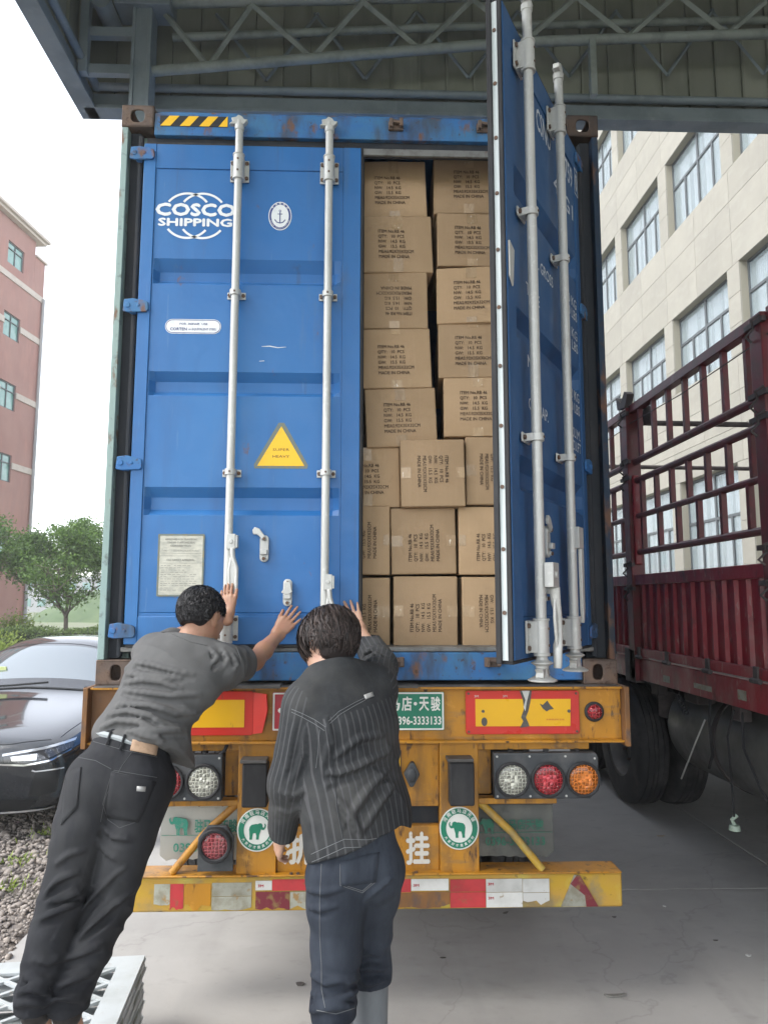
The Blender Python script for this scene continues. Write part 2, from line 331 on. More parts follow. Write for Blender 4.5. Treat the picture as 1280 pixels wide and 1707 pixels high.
# rear corner posts: outer flange, dark channel behind the hinges
for s in (-1, 1):
    m = MB(); X = lambda a: s*a
    m.box(X(W2-.032), X(W2), -.002, .16, .116, CH-.116)
    m.box(X(W2-.118), X(W2-.032), .085, .16, .116, CH-.116)
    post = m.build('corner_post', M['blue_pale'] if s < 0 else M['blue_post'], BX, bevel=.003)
    m = MB(); m.box(X(W2-.085), X(W2-.034), .045, .084, .12, CH-.12)
    m.tube([(X(W2-.092), .03, .13), (X(W2-.092), .03, CH-.15)], .014)
    m.build('seal', M['dark'], post)
    m = MB(); m.box(X(W2-.06), X(W2), CL-.16, CL, .116, CH-.116); m.build('corner_post', M['blue'], BX)
# header and sill
m = MB(); m.box(-W2+.162, W2-.162, 0, .12, 2.742, 2.862); m.box(-W2+.162, W2-.162, .02, .2, 2.862, 2.884)
header = m.build('header', M['blue_worn'], BX, bevel=.004)
m = MB(); m.box(-W2+.12, W2-.12, .03, .05, 2.668, 2.742); m.build('door_seal', M['dark'], header)
m = MB(); m.box(0.0, W2-.12, .012, .028, 2.664, 2.70); m.build('header_lip', M['steel_floor'], header, bevel=.003)
haz = MB(); haz.box(-1.028, -.686, -.0030, -.0006, 2.790, 2.846); haz = haz.build('hazard_stripes', M['blackprint'], header)
m = MB()
for i in range(4):
    x0 = -1.026+i*.098; a = x0; b = min(x0+.048, -.686)
    poly = [(a, 2.7905), (a+.05, 2.7905), (a+.095, 2.8455), (a+.045, 2.8455)]
    poly = [(min(max(x, -1.0275), -.6865), z) for x, z in poly]
    if i == 3: poly = [(-.732, 2.7905), (-.6865, 2.7905), (-.6865, 2.8455), (-.690, 2.8455)]
    m.prism(poly, -.0045, -.0034)
m.build('hazard_stripes', M['yellow'], header)
m = MB(); m.box(-W2+.162, W2-.162, .0, .13, .018, .148)
sill = m.build('sill', M['blue_worn'], BX, bevel=.005)
m = MB(); m.box(-W2+.10, W2-.10, .015, .35, .150, .172); m.build('threshold', M['steel_floor'], sill, bevel=.004)
m = MB(); m.box(-W2+.12, .0, .03, .14, .172, .190); m.build('seal', M['dark'], sill)
for x in (.172, .626):       # cam keepers left bare on the open half
    for zc, pn in ((.103, sill), (2.81, header)):
        m = MB(); m.box(x-.038, x+.038, -.018, .0, zc-.022, zc+.022); m.box(x-.034, x-.016, -.045, -.018, zc-.02, zc+.024); m.box(x+.018, x+.036, -.045, -.018, zc-.016, zc+.026)
        m.tube([(x-.02, -.036, zc+.012), (x+.02, -.036, zc+.006)], .008)
        m.build('cam_keeper', M['casting'], pn, bevel=.003)
# corrugated side walls, roof and floor
def corrug(y0, y1, pitch, d):
    pts = []; y = y0
    while y < y1-.01:
        for q, dd in ((0, 0), (.26, 0), (.42, d), (.74, d), (.9, 0)):
            if y+q*pitch < y1: pts.append((y+q*pitch, dd))
        y += pitch
    pts.append((y1, 0)); return pts
for s in (-1, 1):
    m = MB(); P = corrug(.16, CL-.16, .278, .036)
    for i in range(len(P)-1):
        (ya, da), (yb, db) = P[i], P[i+1]
        v = [(s*(W2-.004-da), ya, .14), (s*(W2-.004-db), yb, .14), (s*(W2-.004-db), yb, CH-.07), (s*(W2-.004-da), ya, CH-.07)]
        m.add(v + [(x-s*.004, y, z) for x, y, z in v], [(0,1,2,3), (7,6,5,4)])
    m.build('side_wall', M['blue'], BX, smooth=20)
    m = MB(); m.box(s*(W2-.06), s*W2, .178, CL-.178, CH-.07, CH-.004); m.box(s*(W2-.05), s*W2, .178, CL-.178, .01, .14); m.build('side_rail', M['blue'], BX)
m = MB(); m.box(-W2+.06, W2-.06, .12, CL-.1, CH-.03, CH-.012); m.build('roof', M['blue'], BX)
m = MB(); m.box(-W2+.05, W2-.05, .13, CL-.1, .12, .150); m.build('floor', M['deck'], BX)
m = MB(); m.box(-W2+.06, W2-.06, CL-.1, CL-.05, .01, CH-.03); m.build('front_wall', M['blue'], BX)

# ------------------------------------------------------------------ doors
RIBS = [(3.492, 3.435, 3.385, 3.360), (2.911, 2.868, 2.815, 2.790), (2.339, 2.292, 2.232, 2.203)]
def build_door(s, loc, rz, pm, fm):
    """s = +1: hinge at x = 0, free edge at +x; outer face towards -y"""
    o = MB(); X = lambda d: s*d; zb, zt = .186, 2.692; dl, dr = .055, 1.00
    # frame members
    o.box(X(-.006), X(dl), -.003, .048, zb, zt); o.box(X(dr), X(1.090), -.003, .048, zb, zt)
    o.box(X(dl), X(dr), -.001, .046, zt-.13, zt); o.box(X(dl), X(dr), -.001, .046, zb, zb+.13)
    root = o.build('door', fm, BX, bevel=.003); root.location = loc; root.rotation_euler = (0, 0, rz)
    # pressed panel with recessed ribs
    m = MB(); zs = [(zb+.13, 0), (1.739-Z0-.004, 0), (1.739-Z0, .004), (1.739-Z0+.004, 0)]
    for a, b, c, d in reversed(RIBS): zs += [(d-Z0, 0), (c-Z0, .038), (b-Z0, .038), (a-Z0, 0)]
    zs += [(3.968-Z0-.003, 0), (3.968-Z0, .003), (3.968-Z0+.003, 0), (zt-.13, 0)]
    xs = [(dl+.001, 0), (dl+.006, .0), (dl+.03, 1), (dr-.04, 1), (dr-.008, 0), (dr-.001, 0)]
    vs = [(X(x), .004 + dep*w + .0, z) for z, dep in zs for x, w in xs]; n = len(xs)
    fs = [(i*n+k, i*n+k+1, (i+1)*n+k+1, (i+1)*n+k) for i in range(len(zs)-1) for k in range(n-1)]
    m.add(vs, fs); m.add([(x, y+.003, z) for x, y, z in vs], fs)
    m.build('door_panel', pm, root, smooth=12)
    # gasket round the door
    m = MB(); m.box(X(1.090), X(1.101), .001, .018, zb-.004, zt+.004); m.box(X(1.088), X(1.108), .040, .060, zb-.012, zt+.01)
    m.box(X(.0), X(1.09), .002, .052, zb-.014, zb-.001); m.box(X(.0), X(1.09), .002, .052, zt+.001, zt+.012)
    m.build('gasket', M['rubber'], root, bevel=.002)
    m = MB(); m.box(X(1.0902), X(1.0985), .019, .0395, zb+.0, zt-.0)
    g = m.build('gasket_strip', M['gasket_white'], root)
    # inner lining
    m = MB(); m.box(X(.02), X(1.08), .050, .062, zb+.01, zt-.01); m.build('inner_lining', M['gasket_white'], root)
    return root, X
def add_bolts(m, pts, r=.009, y=-.010, h=.012):
    for x, z in pts: m.cyl((x, y, z), 'y', r, h, 10)
def lock_rod(root, X, d, lever, foot=False):
    y = -.050; x = X(d)
    m = MB(); m.tube([(x, y, .165), (x, y, 2.76)], .0195, 16)
    rod = m.build('lock_rod', M['zinc'], root, smooth=40)
    # cam heads
    for z, q in ((.150, -1), (2.770, 1)):
        m = MB(); m.cyl((x, y, z-.02*0), 'z', .0185, .022*q, 14)
        hook = [(-.050, 0), (-.034, .012*q), (-.040, .030*q), (-.016, .036*q), (-.006, .048*q), (.012, .040*q), (.024, .024*q), (.042, .022*q), (.030, .004*q), (.018, -.004*q)]
        m.prism([(x+u, z+w) for u, w in hook], y-.016, y+.014)
        m.tube([(x, y, z), (x, y, z-.03*q)], .024, 12)
        if foot and q < 0:
            m.tube([(x, y, z+.045), (x, y, z+.030), (x, y, z+.020), (x, y, z+.006), (x, y, z-.010), (x, y, z-.026), (x, y, z-.040), (x, y, z-.046)], [.018, .022, .042, .020, .020, .026, .054, .050], 10)
            m.tube([(x, y, z+.03), (x, y, z-.03)], .017, 12)
        m.build('cam_head', M['zinc'], rod, smooth=30, bevel=.003)
    # long bearing brackets top and bottom, small guides between
    for zc in (2.545, .262):
        m = MB(); m.box(x-.047, x+.047, -.012, -.004, zc-.058, zc+.058); m.cyl((x, y, zc-.062), 'z', .027, .124, 18)
        m.cyl((x, y, zc-.068), 'z', .030, .010, 18); m.cyl((x, y, zc+.058), 'z', .030, .008, 18)
        m.box(x-.026, x+.026, -.050, -.008, zc-.056, zc+.056)
        b = m.build('rod_bracket', M['zinc'], root, bevel=.002)
        m = MB(); add_bolts(m, [(x-.036, zc-.040), (x+.036, zc-.040), (x-.036, zc+.040), (x+.036, zc+.040)], y=-.020)
        add_bolts(m, [(x+.0, zc-.03), (x+.0, zc+.03)], r=.005, y=-.080)
        m.build('bolt', M['bolt'], b)
    for zc in (1.887, .997):
        m = MB(); m.box(x-.045, x+.045, -.011, -.004, zc-.018, zc+.018); m.cyl((x, y, zc-.015), 'z', .027, .030, 18); m.box(x-.026, x+.026, -.050, -.008, zc-.015, zc+.015)
        b = m.build('rod_guide', M['zinc'], root, bevel=.002)
        m = MB(); add_bolts(m, [(x-.034, zc), (x+.034, zc)], y=-.020); add_bolts(m, [(x, zc)], r=.005, y=-.080); m.build('bolt', M['bolt'], b)
    # lever handle
    if lever:
        zt, sx = lever[0], lever[1]; L = .30
        m = MB(); hx = x+sx*.016
        m.box(hx-.020, hx+.020, y-.034, y-.012, zt-.072, zt); m.cyl((hx, y-.040, zt-.036), 'y', .010, .01, 12)
        m.box(hx+sx*.016, hx+sx*.030, y-.030, y+.01, zt-.066, zt-.006)
        P = [(hx+sx*.006, y-.022, zt-.07), (hx+sx*.010, y-.026, zt-.11), (hx+sx*.030, y-.030, zt-.16), (hx+sx*.030, y-.030, zt-.25), (hx+sx*.008, y-.026, zt-L)]
        m.tube(P, [.013, .012, .009, .009, .012], 10, flat=1.3)
        Q = [(hx+sx*.004, y-.022, zt-.10), (hx-sx*.006, y-.026, zt-.17), (hx-sx*.002, y-.026, zt-.25), (hx+sx*.006, y-.026, zt-L)]
        m.tube(Q, [.008, .007, .007, .008], 8)
        m.box(hx-.004, hx+sx*.028, y-.029, y-.025, zt-.27, zt-.13)
        m.build('lever_handle', M['zinc'], rod, bevel=.002)
    return rod
def hinge(root, X, z):
    m = MB(); m.cyl((X(-.030), .004, z-.036), 'z', .017, .072, 14)
    pl = [(-.075, -.030), (-.070, .030), (-.03, .036), (.030, .026), (.046, .018), (.050, -.020), (.040, -.032), (-.05, -.036)]
    m.prism([(X(u), z+w) for u, w in pl], -.016, -.005); m.cyl((X(-.052), -.020, z), 'y', .014, .008, 14); m.cyl((X(.0), -.019, z), 'y', .008, .006, 12)
    m.build('hinge', M['blue_worn'], root, bevel=.003)
def catch(root, X, x, z, open_):
    m = MB(); m.prism(rrect(x-.021, x+.021, z-.068, z+.060, .020), -.014, .002); m.cyl((x, -.024, z-.052), 'y', .009, .012, 10); m.cyl((x, -.024, z+.042), 'y', .011, .012, 10)
    m.box(x-.017, x+.016, -.034, -.014, z-.034, z-.010)
    if open_:
        m.prism([(x-.008, z+.036), (x+.006, z+.052), (x-.022, z+.090), (x-.045, z+.098), (x-.056, z+.082), (x-.052, z+.062), (x-.036, z+.062), (x-.026, z+.056)], -.030, -.016)
    else:
        m.prism([(x-.028, z-.004), (x-.008, z-.014), (x+.010, z-.012), (x+.026, z+.000), (x+.020, z+.012), (x+.016, z+.046), (x-.016, z+.046), (x-.018, z+.012)], -.036, -.020)
    h = m.build('handle_catch', M['zinc'], root, bevel=.003)
    m = MB(); add_bolts(m, [(x, z-.052), (x, z+.042)], r=.0075, y=-.030); m.build('bolt', M['bolt'], h)

D1, XL = build_door(1, (-1.095, 0, 0), 0, M['blue'], M['blue'])
tag(D1, 'closed left door with white shipping logo, yellow triangle and data plate')
lock_rod(D1, XL, .478, (.700, 1)); lock_rod(D1, XL, .930, (.512, 1))
for z in (2.634, 1.832, 1.045, .25): hinge(D1, XL, z)
catch(D1, XL, -.455+1.095, .640, True); catch(D1, XL, -.341+1.095, .432, False)
D2, XR = build_door(-1, (1.095, -.02, 0), R(59), M['blue_shaded'], M['blue_shaded'])
tag(D2, 'right door swung open towards the camera')
lock_rod(D2, XR, .485, None, True); lock_rod(D2, XR, .935, None, True)
for z in (2.634, 1.832, 1.045, .25): hinge(D2, XR, z)
# levers of the open door hang loose
m = MB(); x = XR(.935)
m.box(x-.018, x+.055, -.105, -.070, .44, .53); m.cyl((x+.018, -.112, .487), 'y', .014, .01, 14)
m.tube([(x+.034, -.092, .44), (x+.040, -.095, .38), (x+.052, -.10, .33), (x+.052, -.10, .27), (x+.038, -.098, .23), (x+.036, -.096, .15)], [.016,.014,.010,.010,.014,.012], 10, flat=1.3)
m.tube([(x+.034, -.092, .42), (x+.018, -.095, .33), (x+.022, -.098, .26), (x+.034, -.096, .21)], .007, 8)
m.build('lever_handle', M['zinc'], D2, bevel=.003)
m = MB(); x = XR(.485)
m.box(x-.012, x+.062, -.085, -.050, .61, .70); m.prism([(x+.018, .61), (x+.060, .61), (x+.056, .36), (x+.040, .30), (x+.028, .30), (x+.022, .36)], -.085, -.070)
m.build('lever_handle', M['zinc'], D2, bevel=.003)
catch(D2, XR, XR(.690), .630, True); catch(D2, XR, XR(.755), .452, False)
m = MB()
for i in range(11):      # rivets on the free edge
    m.cyl((XR(1.0985), .029, .35+i*.222), 'x', .0075, -.004, 10)
m.build('rivet', M['bolt'], D2)
m = MB(); m.prism(circle(XR(.36), .31, .018, .026, 20), -.006, -.003); bd = m.build('oval_badge', M['white_worn'], D2)
# small catch plate on the free edge half way up
m = MB(); m.prism([(XR(1.03), 1.70), (XR(1.085), 1.72), (XR(1.085), 1.58), (XR(1.05), 1.55)], -.012, -.004); m.build('edge_latch', M['zinc'], D2, bevel=.003)

# --- markings on the closed left door (door frame: x = world x + 1.095)
def L_(x): return x+1.095
YD = .0025
lettering('COSCO', L_(-1.035), L_(-.635), 2.308, 2.378, YD, M['white'], D1, bold=.05, sx=1.35)
lettering('SHIPPING', L_(-1.020), L_(-.650), 2.254, 2.298, YD, M['white'], D1, bold=.045, sx=1.3)
m = MB()
def arc(cx, cz, rx, rz, w, a0, a1, n=18):
    for k in range(n-1):
        t0, t1 = R(a0+(a1-a0)*k/(n-1)), R(a0+(a1-a0)*(k+1)/(n-1))
        q = [(cx+(rx+o)*math.cos(t), cz+(rz+o)*math.sin(t)) for t, o in ((t0, w), (t0, 0), (t1, 0), (t1, w))]
        m.add([(u, YD, z) for u, z in q], [(0,1,2,3)])
for cx in (-.875, -.800):
    arc(L_(cx), 2.318, .112, .106, .0115, 36, 144); arc(L_(cx), 2.305, .112, .106, .0115, -144, -38)
m.build('globe_logo', M['white'], D1)
# association badge
m = MB(); cx, cz = L_(-.412), 2.318
m.ring(circle(cx, cz, .058, .076, 32), circle(cx, cz, .054, .072, 32), YD, YD+.0012); m.prism(circle(cx, cz, .044, .060, 32), YD-.0006, YD+.0012)
m.build('oval_badge', M['white'], D1)
m = MB(); m.ring(circle(cx, cz, .0535, .0715, 32), circle(cx, cz, .0445, .0605, 32), YD-.0002, YD+.0012); m.build('oval_badge', M['navy'], D1)
m = MB()
m.tube([(cx, YD-.001, cz+.022), (cx, YD-.001, cz-.036)], .0022, 6); m.tube([(cx-.012, YD-.001, cz+.010), (cx+.012, YD-.001, cz+.010)], .002, 6)
m.tube([(cx-.026, YD-.001, cz-.020), (cx-.016, YD-.001, cz-.033), (cx, YD-.001, cz-.038), (cx+.016, YD-.001, cz-.033), (cx+.026, YD-.001, cz-.020)], .0025, 6)
m.ring(circle(cx, cz+.027, .006, .006, 12), circle(cx, cz+.027, .0035, .0035, 12), YD-.0015, YD); m.build('anchor_emblem', M['navy'], D1)
def ring_text(s, cx, cz, rx, rz, a0, a1, size, y, mt, parent, flip=False, bold=.02):
    for k, ch in enumerate(s):
        if ch == ' ': continue
        a = R(a0 + (a1-a0)*(k+.5)/len(s)); me = text_mesh(ch, size, bold)
        rot = (a-math.pi/2) if not flip else (a+math.pi/2)
        me.transform(Matrix.Translation((cx+rx*math.cos(a), y, cz+rz*math.sin(a))) @ Matrix.Rotation(-rot, 4, 'Y'))
        link('lettering', me, parent, mt)
ring_text('中国船级社', cx, cz, .049, .066, 150, 30, .012, YD-.0006, M['white'], D1)
ring_text('CHINA CLASSIFICATION', cx, cz, .049, .066, 200, 340, .008, YD-.0006, M['white'], D1, flip=True)
# steel repair sticker
def capsule(cx, cz, w, h): return rrect(cx-w/2, cx+w/2, cz-h/2, cz+h/2, h/2-.0005, 8)
cx, cz = L_(-.828), 1.733
m = MB(); m.prism(capsule(cx, cz, .274, .074), YD, YD+.0012); st = m.build('repair_sticker', M['white'], D1)
m = MB(); m.ring(capsule(cx, cz, .268, .068), capsule(cx, cz, .262, .062), YD-.0006, YD); m.build('repair_sticker', M['navy'], D1)
lettering('FOR  REPAIR  USE', cx-.066, cx+.070, cz+.008, cz+.018, YD-.0008, M['navy'], D1, bold=.01)
lettering('CORTEN', cx-.112, cx-.030, cz-.021, cz-.006, YD-.0008, M['navy'], D1, bold=.02)
lettering('or EQUIVALENT STEEL', cx-.022, cx+.114, cz-.021, cz-.008, YD-.0008, M['navy'], D1, bold=.01)
# triangle
tri = lambda g: [(L_(-.502)-g*1.6, 1.031-g), (L_(-.268)+g*1.6, 1.031-g), (L_(-.262)+g*1.3, 1.04+g*.3), (L_(-.378)+g, 1.243+g*1.4), (L_(-.393)-g, 1.243+g*1.4), (L_(-.508)-g*1.3, 1.04+g*.3)]
m = MB(); m.prism(tri(.006), YD+.0004, YD+.0014); m.build('warning_triangle', M['greyedge'], D1)
m = MB(); m.prism(tri(-.007), YD-.0006, YD+.0002); m.build('warning_triangle', M['yellow'], D1)
lettering('SUPER', L_(-.425), L_(-.345), 1.111, 1.124, YD-.001, M['blackprint'], D1)
lettering('HEAVY', L_(-.425), L_(-.345), 1.078, 1.091, YD-.001, M['blackprint'], D1)
# data plate
m = MB(); m.prism(rrect(L_(-.955), L_(-.742), .412, .702, .006), YD-.002, YD+.001); dp = m.build('data_plate', M['plate'], D1, bevel=.001)
m = MB(); m.ring(rrect(L_(-.958), L_(-.739), .409, .705, .006), rrect(L_(-.950), L_(-.747), .417, .697, .005), YD-.0032, YD-.0022); m.build('data_plate_rim', M['greyedge'], D1)
px0, px1 = L_(-.945), L_(-.752)
lettering('APPROVED FOR TRANSPORT', px0+.02, px1-.02, .675, .684, YD-.0026, M['plate_ink'], D1, bold=.02)
lettering('UNDER CUSTOMS SEAL', px0+.03, px1-.03, .660, .669, YD-.0026, M['plate_ink'], D1, bold=.02)
lettering('CONVENTION', px0+.045, px1-.05, .644, .653, YD-.0026, M['plate_ink'], D1, bold=.02)
lettering('TYPE          DATE MANUFACTURED', px0+.005, px1-.01, .620, .629, YD-.0026, M['plate_ink'], D1)
lettering('CSC SAFETY APPROVAL', px0+.03, px1-.03, .576, .586, YD-.0026, M['plate_ink'], D1, bold=.02)
m = MB()
for z in (.612, .600, .566): m.box(px0, px1, YD-.0026, YD-.0023, z, z+.0012)
rr = random.Random(3)
for i in range(12):
    z = .553-i*.0105; x = px0+.004
    while x < px1-.03:
        w = rr.uniform(.006, .02)
        if rr.random() < .8: m.box(x, x+w, YD-.0026, YD-.0023, z, z+.0026)
        x += w+.005
m.build('plate_small_print', M['plate_ink'], D1)
# scratches
m = MB()
m.tube([(L_(-.49), YD, 1.635), (L_(-.45), YD, 1.637), (L_(-.41), YD, 1.630), (L_(-.37), YD, 1.634)], [.001,.0028,.0022,.001], 5, flat=.3)
m.tube([(L_(-.50), YD, 1.56), (L_(-.475), YD, 1.562)], .0016, 5, flat=.3)
m.tube([(L_(-1.00), YD, .262), (L_(-.985), YD, .285), (L_(-.975), YD, .262)], .0016, 5, flat=.3)
m.tube([(L_(-.955), YD, .262), (L_(-.945), YD, .30), (L_(-.940), YD, .27), (L_(-.93), YD, .29)], .0014, 5, flat=.3)
m.build('scratch', M['white'], D1)
# --- lettering on the open door
def RT(body, d0, d1, z0, z1, bold=.005):
    lettering(body, XR(d0), XR(d1), z0, z1, .0018 if False else -.004+.0065, M['white_worn'], D2, bold=bold)
RT('CSNU', .665, .455, 2.420, 2.525, .014); RT('4759', .262, .078, 2.435, 2.545, .014); RT('45G1', .420, .085, 2.265, 2.345, .014)
lettering('0', XR(.050), XR(.018), 2.445, 2.545, -.0052, M['white_worn'], D2, bold=.03)
m = MB(); m.ring([(XR(.064), 2.425), (XR(.004), 2.425), (XR(.004), 2.565), (XR(.064), 2.565)], [(XR(.060), 2.431), (XR(.008), 2.431), (XR(.008), 2.559), (XR(.060), 2.559)], -.0055, -.005); m.build('check_digit_box', M['white_worn'], D2)
for txt, d0, d1, z in (('MAX. GROSS', .82, .475, 1.765), ('TARE', .86, .684, 1.60), ('NET', .86, .707, 1.30), ('CU. CAP.', .86, .60, 1.13)): RT(txt, d0, d1, z, z+.05, .012)
for v1, v2, z in (('32500 KG', '71650 LBS', 1.805), ('3800 KG', '8380 LBS', 1.645), ('28700 KG', '63270 LBS', 1.335), ('76.3 CU.M.', '2697 CU.FT', 1.15)):
    RT(v1, .36, .075, z, z+.048, .012); RT(v2, .36, .070, z-.062, z-.014, .012)
# ================================================================== cartons
PRINT = 'ITEM No.RB 46\nQTY:   10  PCS\nNW:   14.5  KG\nGW:   15.5  KG\nMEAS:92X35X32CM\nMADE IN CHINA'
_pm = fit(text_mesh(PRINT, size=.03, bold=.010, align='LEFT', line=1.15), -.094, .094, -.080, .080, 0)
_pm.materials.append(M['carton_ink'])
def carton(label, x0, x1, y0, y1, Y, depth=.62, roll=0, yaw=0, pr_='n', off=(0, 0), tape='v', seed=0):
    """x0..y1: edges of the front in photograph pixels on the depth plane Y"""
    a = at(x0, y1, Y); b = at(x1, y0, Y); w, h = b.x-a.x, b.z-a.z; rr = random.Random(seed)
    root = empty('carton', ((a.x+b.x)/2, Y, a.z), label=label, cat='cardboard box', group='brown cartons stacked in the container')
    root.rotation_euler = (0, R(roll), R(yaw))
    n = 8; vs = []; fs = []
    def f(u, v):     # gentle bulge and dents on the front
        e = (1-abs(2*u-1)**4)*(1-abs(2*v-1)**4)
        return -.007*e + .003*math.sin(5*u+seed)*math.sin(4*v+seed*2)*e
    for j in range(n+1):
        for i in range(n+1):
            u, v = i/n, j/n; vs.append(((u-.5)*w, f(u, v), v*h))
    for j in range(n):
        for i in range(n):
            k = j*(n+1)+i; fs.append((k, k+1, k+n+2, k+n+1))
    base = len(vs); ring = [i for i in range(n+1)] + [j*(n+1)+n for j in range(1, n+1)] + [n*(n+1)+i for i in range(n-1, -1, -1)] + [j*(n+1) for j in range(n-1, 0, -1)]
    for k in ring: x, y, z = vs[k]; vs.append((x, depth, z))
    m = len(ring)
    for k in range(m): fs.append((ring[(k+1) % m], ring[k], base+k, base+(k+1) % m))
    fs.append(tuple(base+k for k in range(m)))
    mb = MB(); mb.add(vs, fs); mb.build('carton_body', M['kraft'], root, smooth=30, bevel=.006, seg=3)
    cx, cz = off[0], h/2+off[1]
    o = link('printed_lettering', _pm, root); s = {'n': 0, 'inv': 180, 'down': 90, 'up': -90}[pr_]
    o.location = (cx, -.0096, cz); o.rotation_euler = (0, R(s), 0)
    k = .98; o.scale = (k, 1, k)
    for e in (0, 1):       # ends of the packing tape folded onto the front
        L = rr.uniform(.025, .08); t = MB(); tw = .027
        if tape == 'v': z0, z1 = (.002, L) if e == 0 else (h-L, h-.002); t.box(-tw, tw, -.0072, -.0062, z0, z1)
        else:
            xa, xb = (-w/2+.002, -w/2+L) if e == 0 else (w/2-L, w/2-.002); t.box(xa, xb, -.0072, -.0062, h/2-tw, h/2+tw)
        # stretched over the edge strip, follow the bulge roughly
        t.v = [(x, f(min(max(x/w+.5, 0), 1), min(max(z/h, 0), 1)) - (.0015 if y < -.007 else .0003), z) for x, y, z in t.v]
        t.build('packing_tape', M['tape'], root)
    return root
C = carton
C('carton with upright print at the top of the left stack, just under the container roof', 604, 712, 270, 361, .20, roll=-2.2, yaw=2, off=(-.012, -.012), seed=1)
C('carton with upright print, second from the top beside the closed door', 606, 722, 361, 453, .17, roll=-2.0, yaw=3, off=(-.010, -.004), seed=2)
C('carton whose print stands upside down, third down beside the closed door', 601, 713, 454, 547, .18, roll=-.8, pr_='inv', off=(.0, -.008), seed=3)
C('carton with upright print right below the upside-down one', 602, 720, 549, 646, .17, roll=-2.2, yaw=2, off=(-.0, -.010), seed=4)
C('carton with tilted upright print, fifth down beside the closed door', 611, 729, 648, 744, .18, roll=-2.4, yaw=1, off=(.004, -.004), seed=5)
C('carton with upright print half hidden by the door edge, sixth row down', 556, 667, 746, 846, .20, roll=-1, off=(.018, -.010), seed=6)
C('carton with print reading upwards beside the door edge, second row from the floor', 534, 650, 843, 958, .19, pr_='up', off=(.028, -.002), tape='h', seed=7)
C('carton with print reading upwards on the floor beside the door edge', 534, 650, 963, 1077, .19, pr_='up', off=(.03, -.01), tape='h', seed=8)
C('carton standing proud with print reading downwards, middle of the third row from the floor', 669, 775, 733, 844, .13, roll=-1, pr_='down', off=(.0, -.006), tape='h', seed=9)
C('carton with print reading upwards, middle of the second row from the floor', 653, 760, 847, 957, .18, roll=-1, pr_='up', off=(.0, -.012), tape='h', seed=10)
C('carton with print reading upwards on the floor, middle of the bottom row', 656, 762, 961, 1077, .16, pr_='up', off=(.0, -.010), tape='h', seed=11)
C('carton with upright print at the top of the right stack by the open door', 723, 838, 264, 355, .22, yaw=-2, off=(.01, .002), seed=12)
C('carton with upright print, second from the top by the open door', 729, 843, 357, 443, .19, off=(.0, -.006), seed=13)
C('carton with creased corner and upright print, third down by the open door', 728, 842, 446, 537, .16, yaw=-8, off=(.0, -.004), seed=14)
C('carton with upright print, fourth down by the open door', 731, 845, 539, 629, .18, yaw=-4, off=(-.002, -.004), seed=15)
C('carton with shiny tape glint on its print, fifth down by the open door', 740, 852, 630, 727, .17, yaw=-5, off=(.0, .004), seed=16)
C('carton with print reading downwards beside the open door, third row from the floor', 777, 884, 729, 841, .16, pr_='down', off=(-.02, -.006), tape='h', seed=17)
C('carton with print reading upwards beside the open door, second row from the floor', 765, 872, 845, 958, .18, pr_='up', off=(.0, -.012), tape='h', seed=18)
C('carton with print reading downwards on the floor beside the open door', 771, 880, 962, 1077, .17, pr_='down', off=(-.006, -.01), tape='h', seed=19)
# ================================================================== trailer
TR = empty('container_trailer', (0, 2.0, 0), label='worn orange container trailer with red and yellow boards under the blue container', cat='trailer')
def tb(mb, name, mt, parent=TR, **k):      # trailer meshes are written in world coordinates
    mb.v = [(x, y-2.0, z) for x, y, z in mb.v]; return mb.build(name, mt, parent, **k)
m = MB(); m.box(-1.222, 1.222, -.030, .12, 1.16, 1.400); m.box(-1.222, 1.222, -.062, .20, 1.392, 1.402); m.box(-1.222, 1.222, -.068, .12, 1.150, 1.160)
beam = tb(m, 'rear_beam', M['orange'], bevel=.002)
m = MB(); m.box(-1.21, 1.21, -.0635, .25, 1.4025, 1.406); m.box(.12, .27, -.075, .1, 1.398, 1.412); m.box(-.62, -.36, -.075, .1, 1.398, 1.412); tb(m, 'deck_plate', M['deck'], bevel=.002)
for s in (-1, 1):
    m = MB(); m.box(s*1.223, s*1.246, -.085, .16, 1.135, 1.404); tb(m, 'end_plate', M['orange_rust'], bevel=.003)
m = MB(); m.box(-1.221, -1.05, -.034, -.0305, 1.161, 1.391); tb(m, 'rusty_patch', M['orange_rust'])
for s in (-1, 1):
    m = MB(); m.box(s*.37, s*.548, -.035, .12, .577, 1.149); tb(m, 'rear_post', M['orange'], bevel=.004)
# middle door panel, slot, plate with painted characters
m = MB(); m.box(-.369, .369, -.012, .06, .86, 1.148); mid = tb(m, 'centre_panel', M['orange'], bevel=.003)
m = MB(); m.ring([(-.355, .875), (.345, .875), (.345, 1.135), (-.355, 1.135)], [(-.347, .883), (.337, .883), (.337, 1.127), (-.347, 1.127)], -.016, -.0125); tb(m, 'panel_fold', M['orange'], mid)
m = MB(); m.box(-.369, .369, -.012, .06, .580, .775); low = tb(m, 'lower_panel', M['orange'], bevel=.003)
m = MB(); m.box(-.369, .369, .03, .06, .775, .86); tb(m, 'slot', M['dark'])
m = MB(); m.prism(rrect(.02, .195, .93, 1.115, .008), -.019, -.0165); yp = tb(m, 'number_plate', M['yel_refl'], mid)
m = MB(); m.ring(rrect(.02, .195, .93, 1.115, .008), rrect(.024, .191, .934, 1.111, .008), -.0205, -.0195); tb(m, 'number_plate_rim', M['blackprint'], mid)
m = MB(); m.prism([(.205, 1.010), (.238, 1.062), (.252, 1.062), (.278, 1.010), (.248, .955), (.232, .955)], -.055, -.013); m.sphere((.240, -.055, 1.008), .024, sc=(1, .5, 1.3)); tb(m, 'latch_knob', M['housing'], bevel=.008, seg=3)
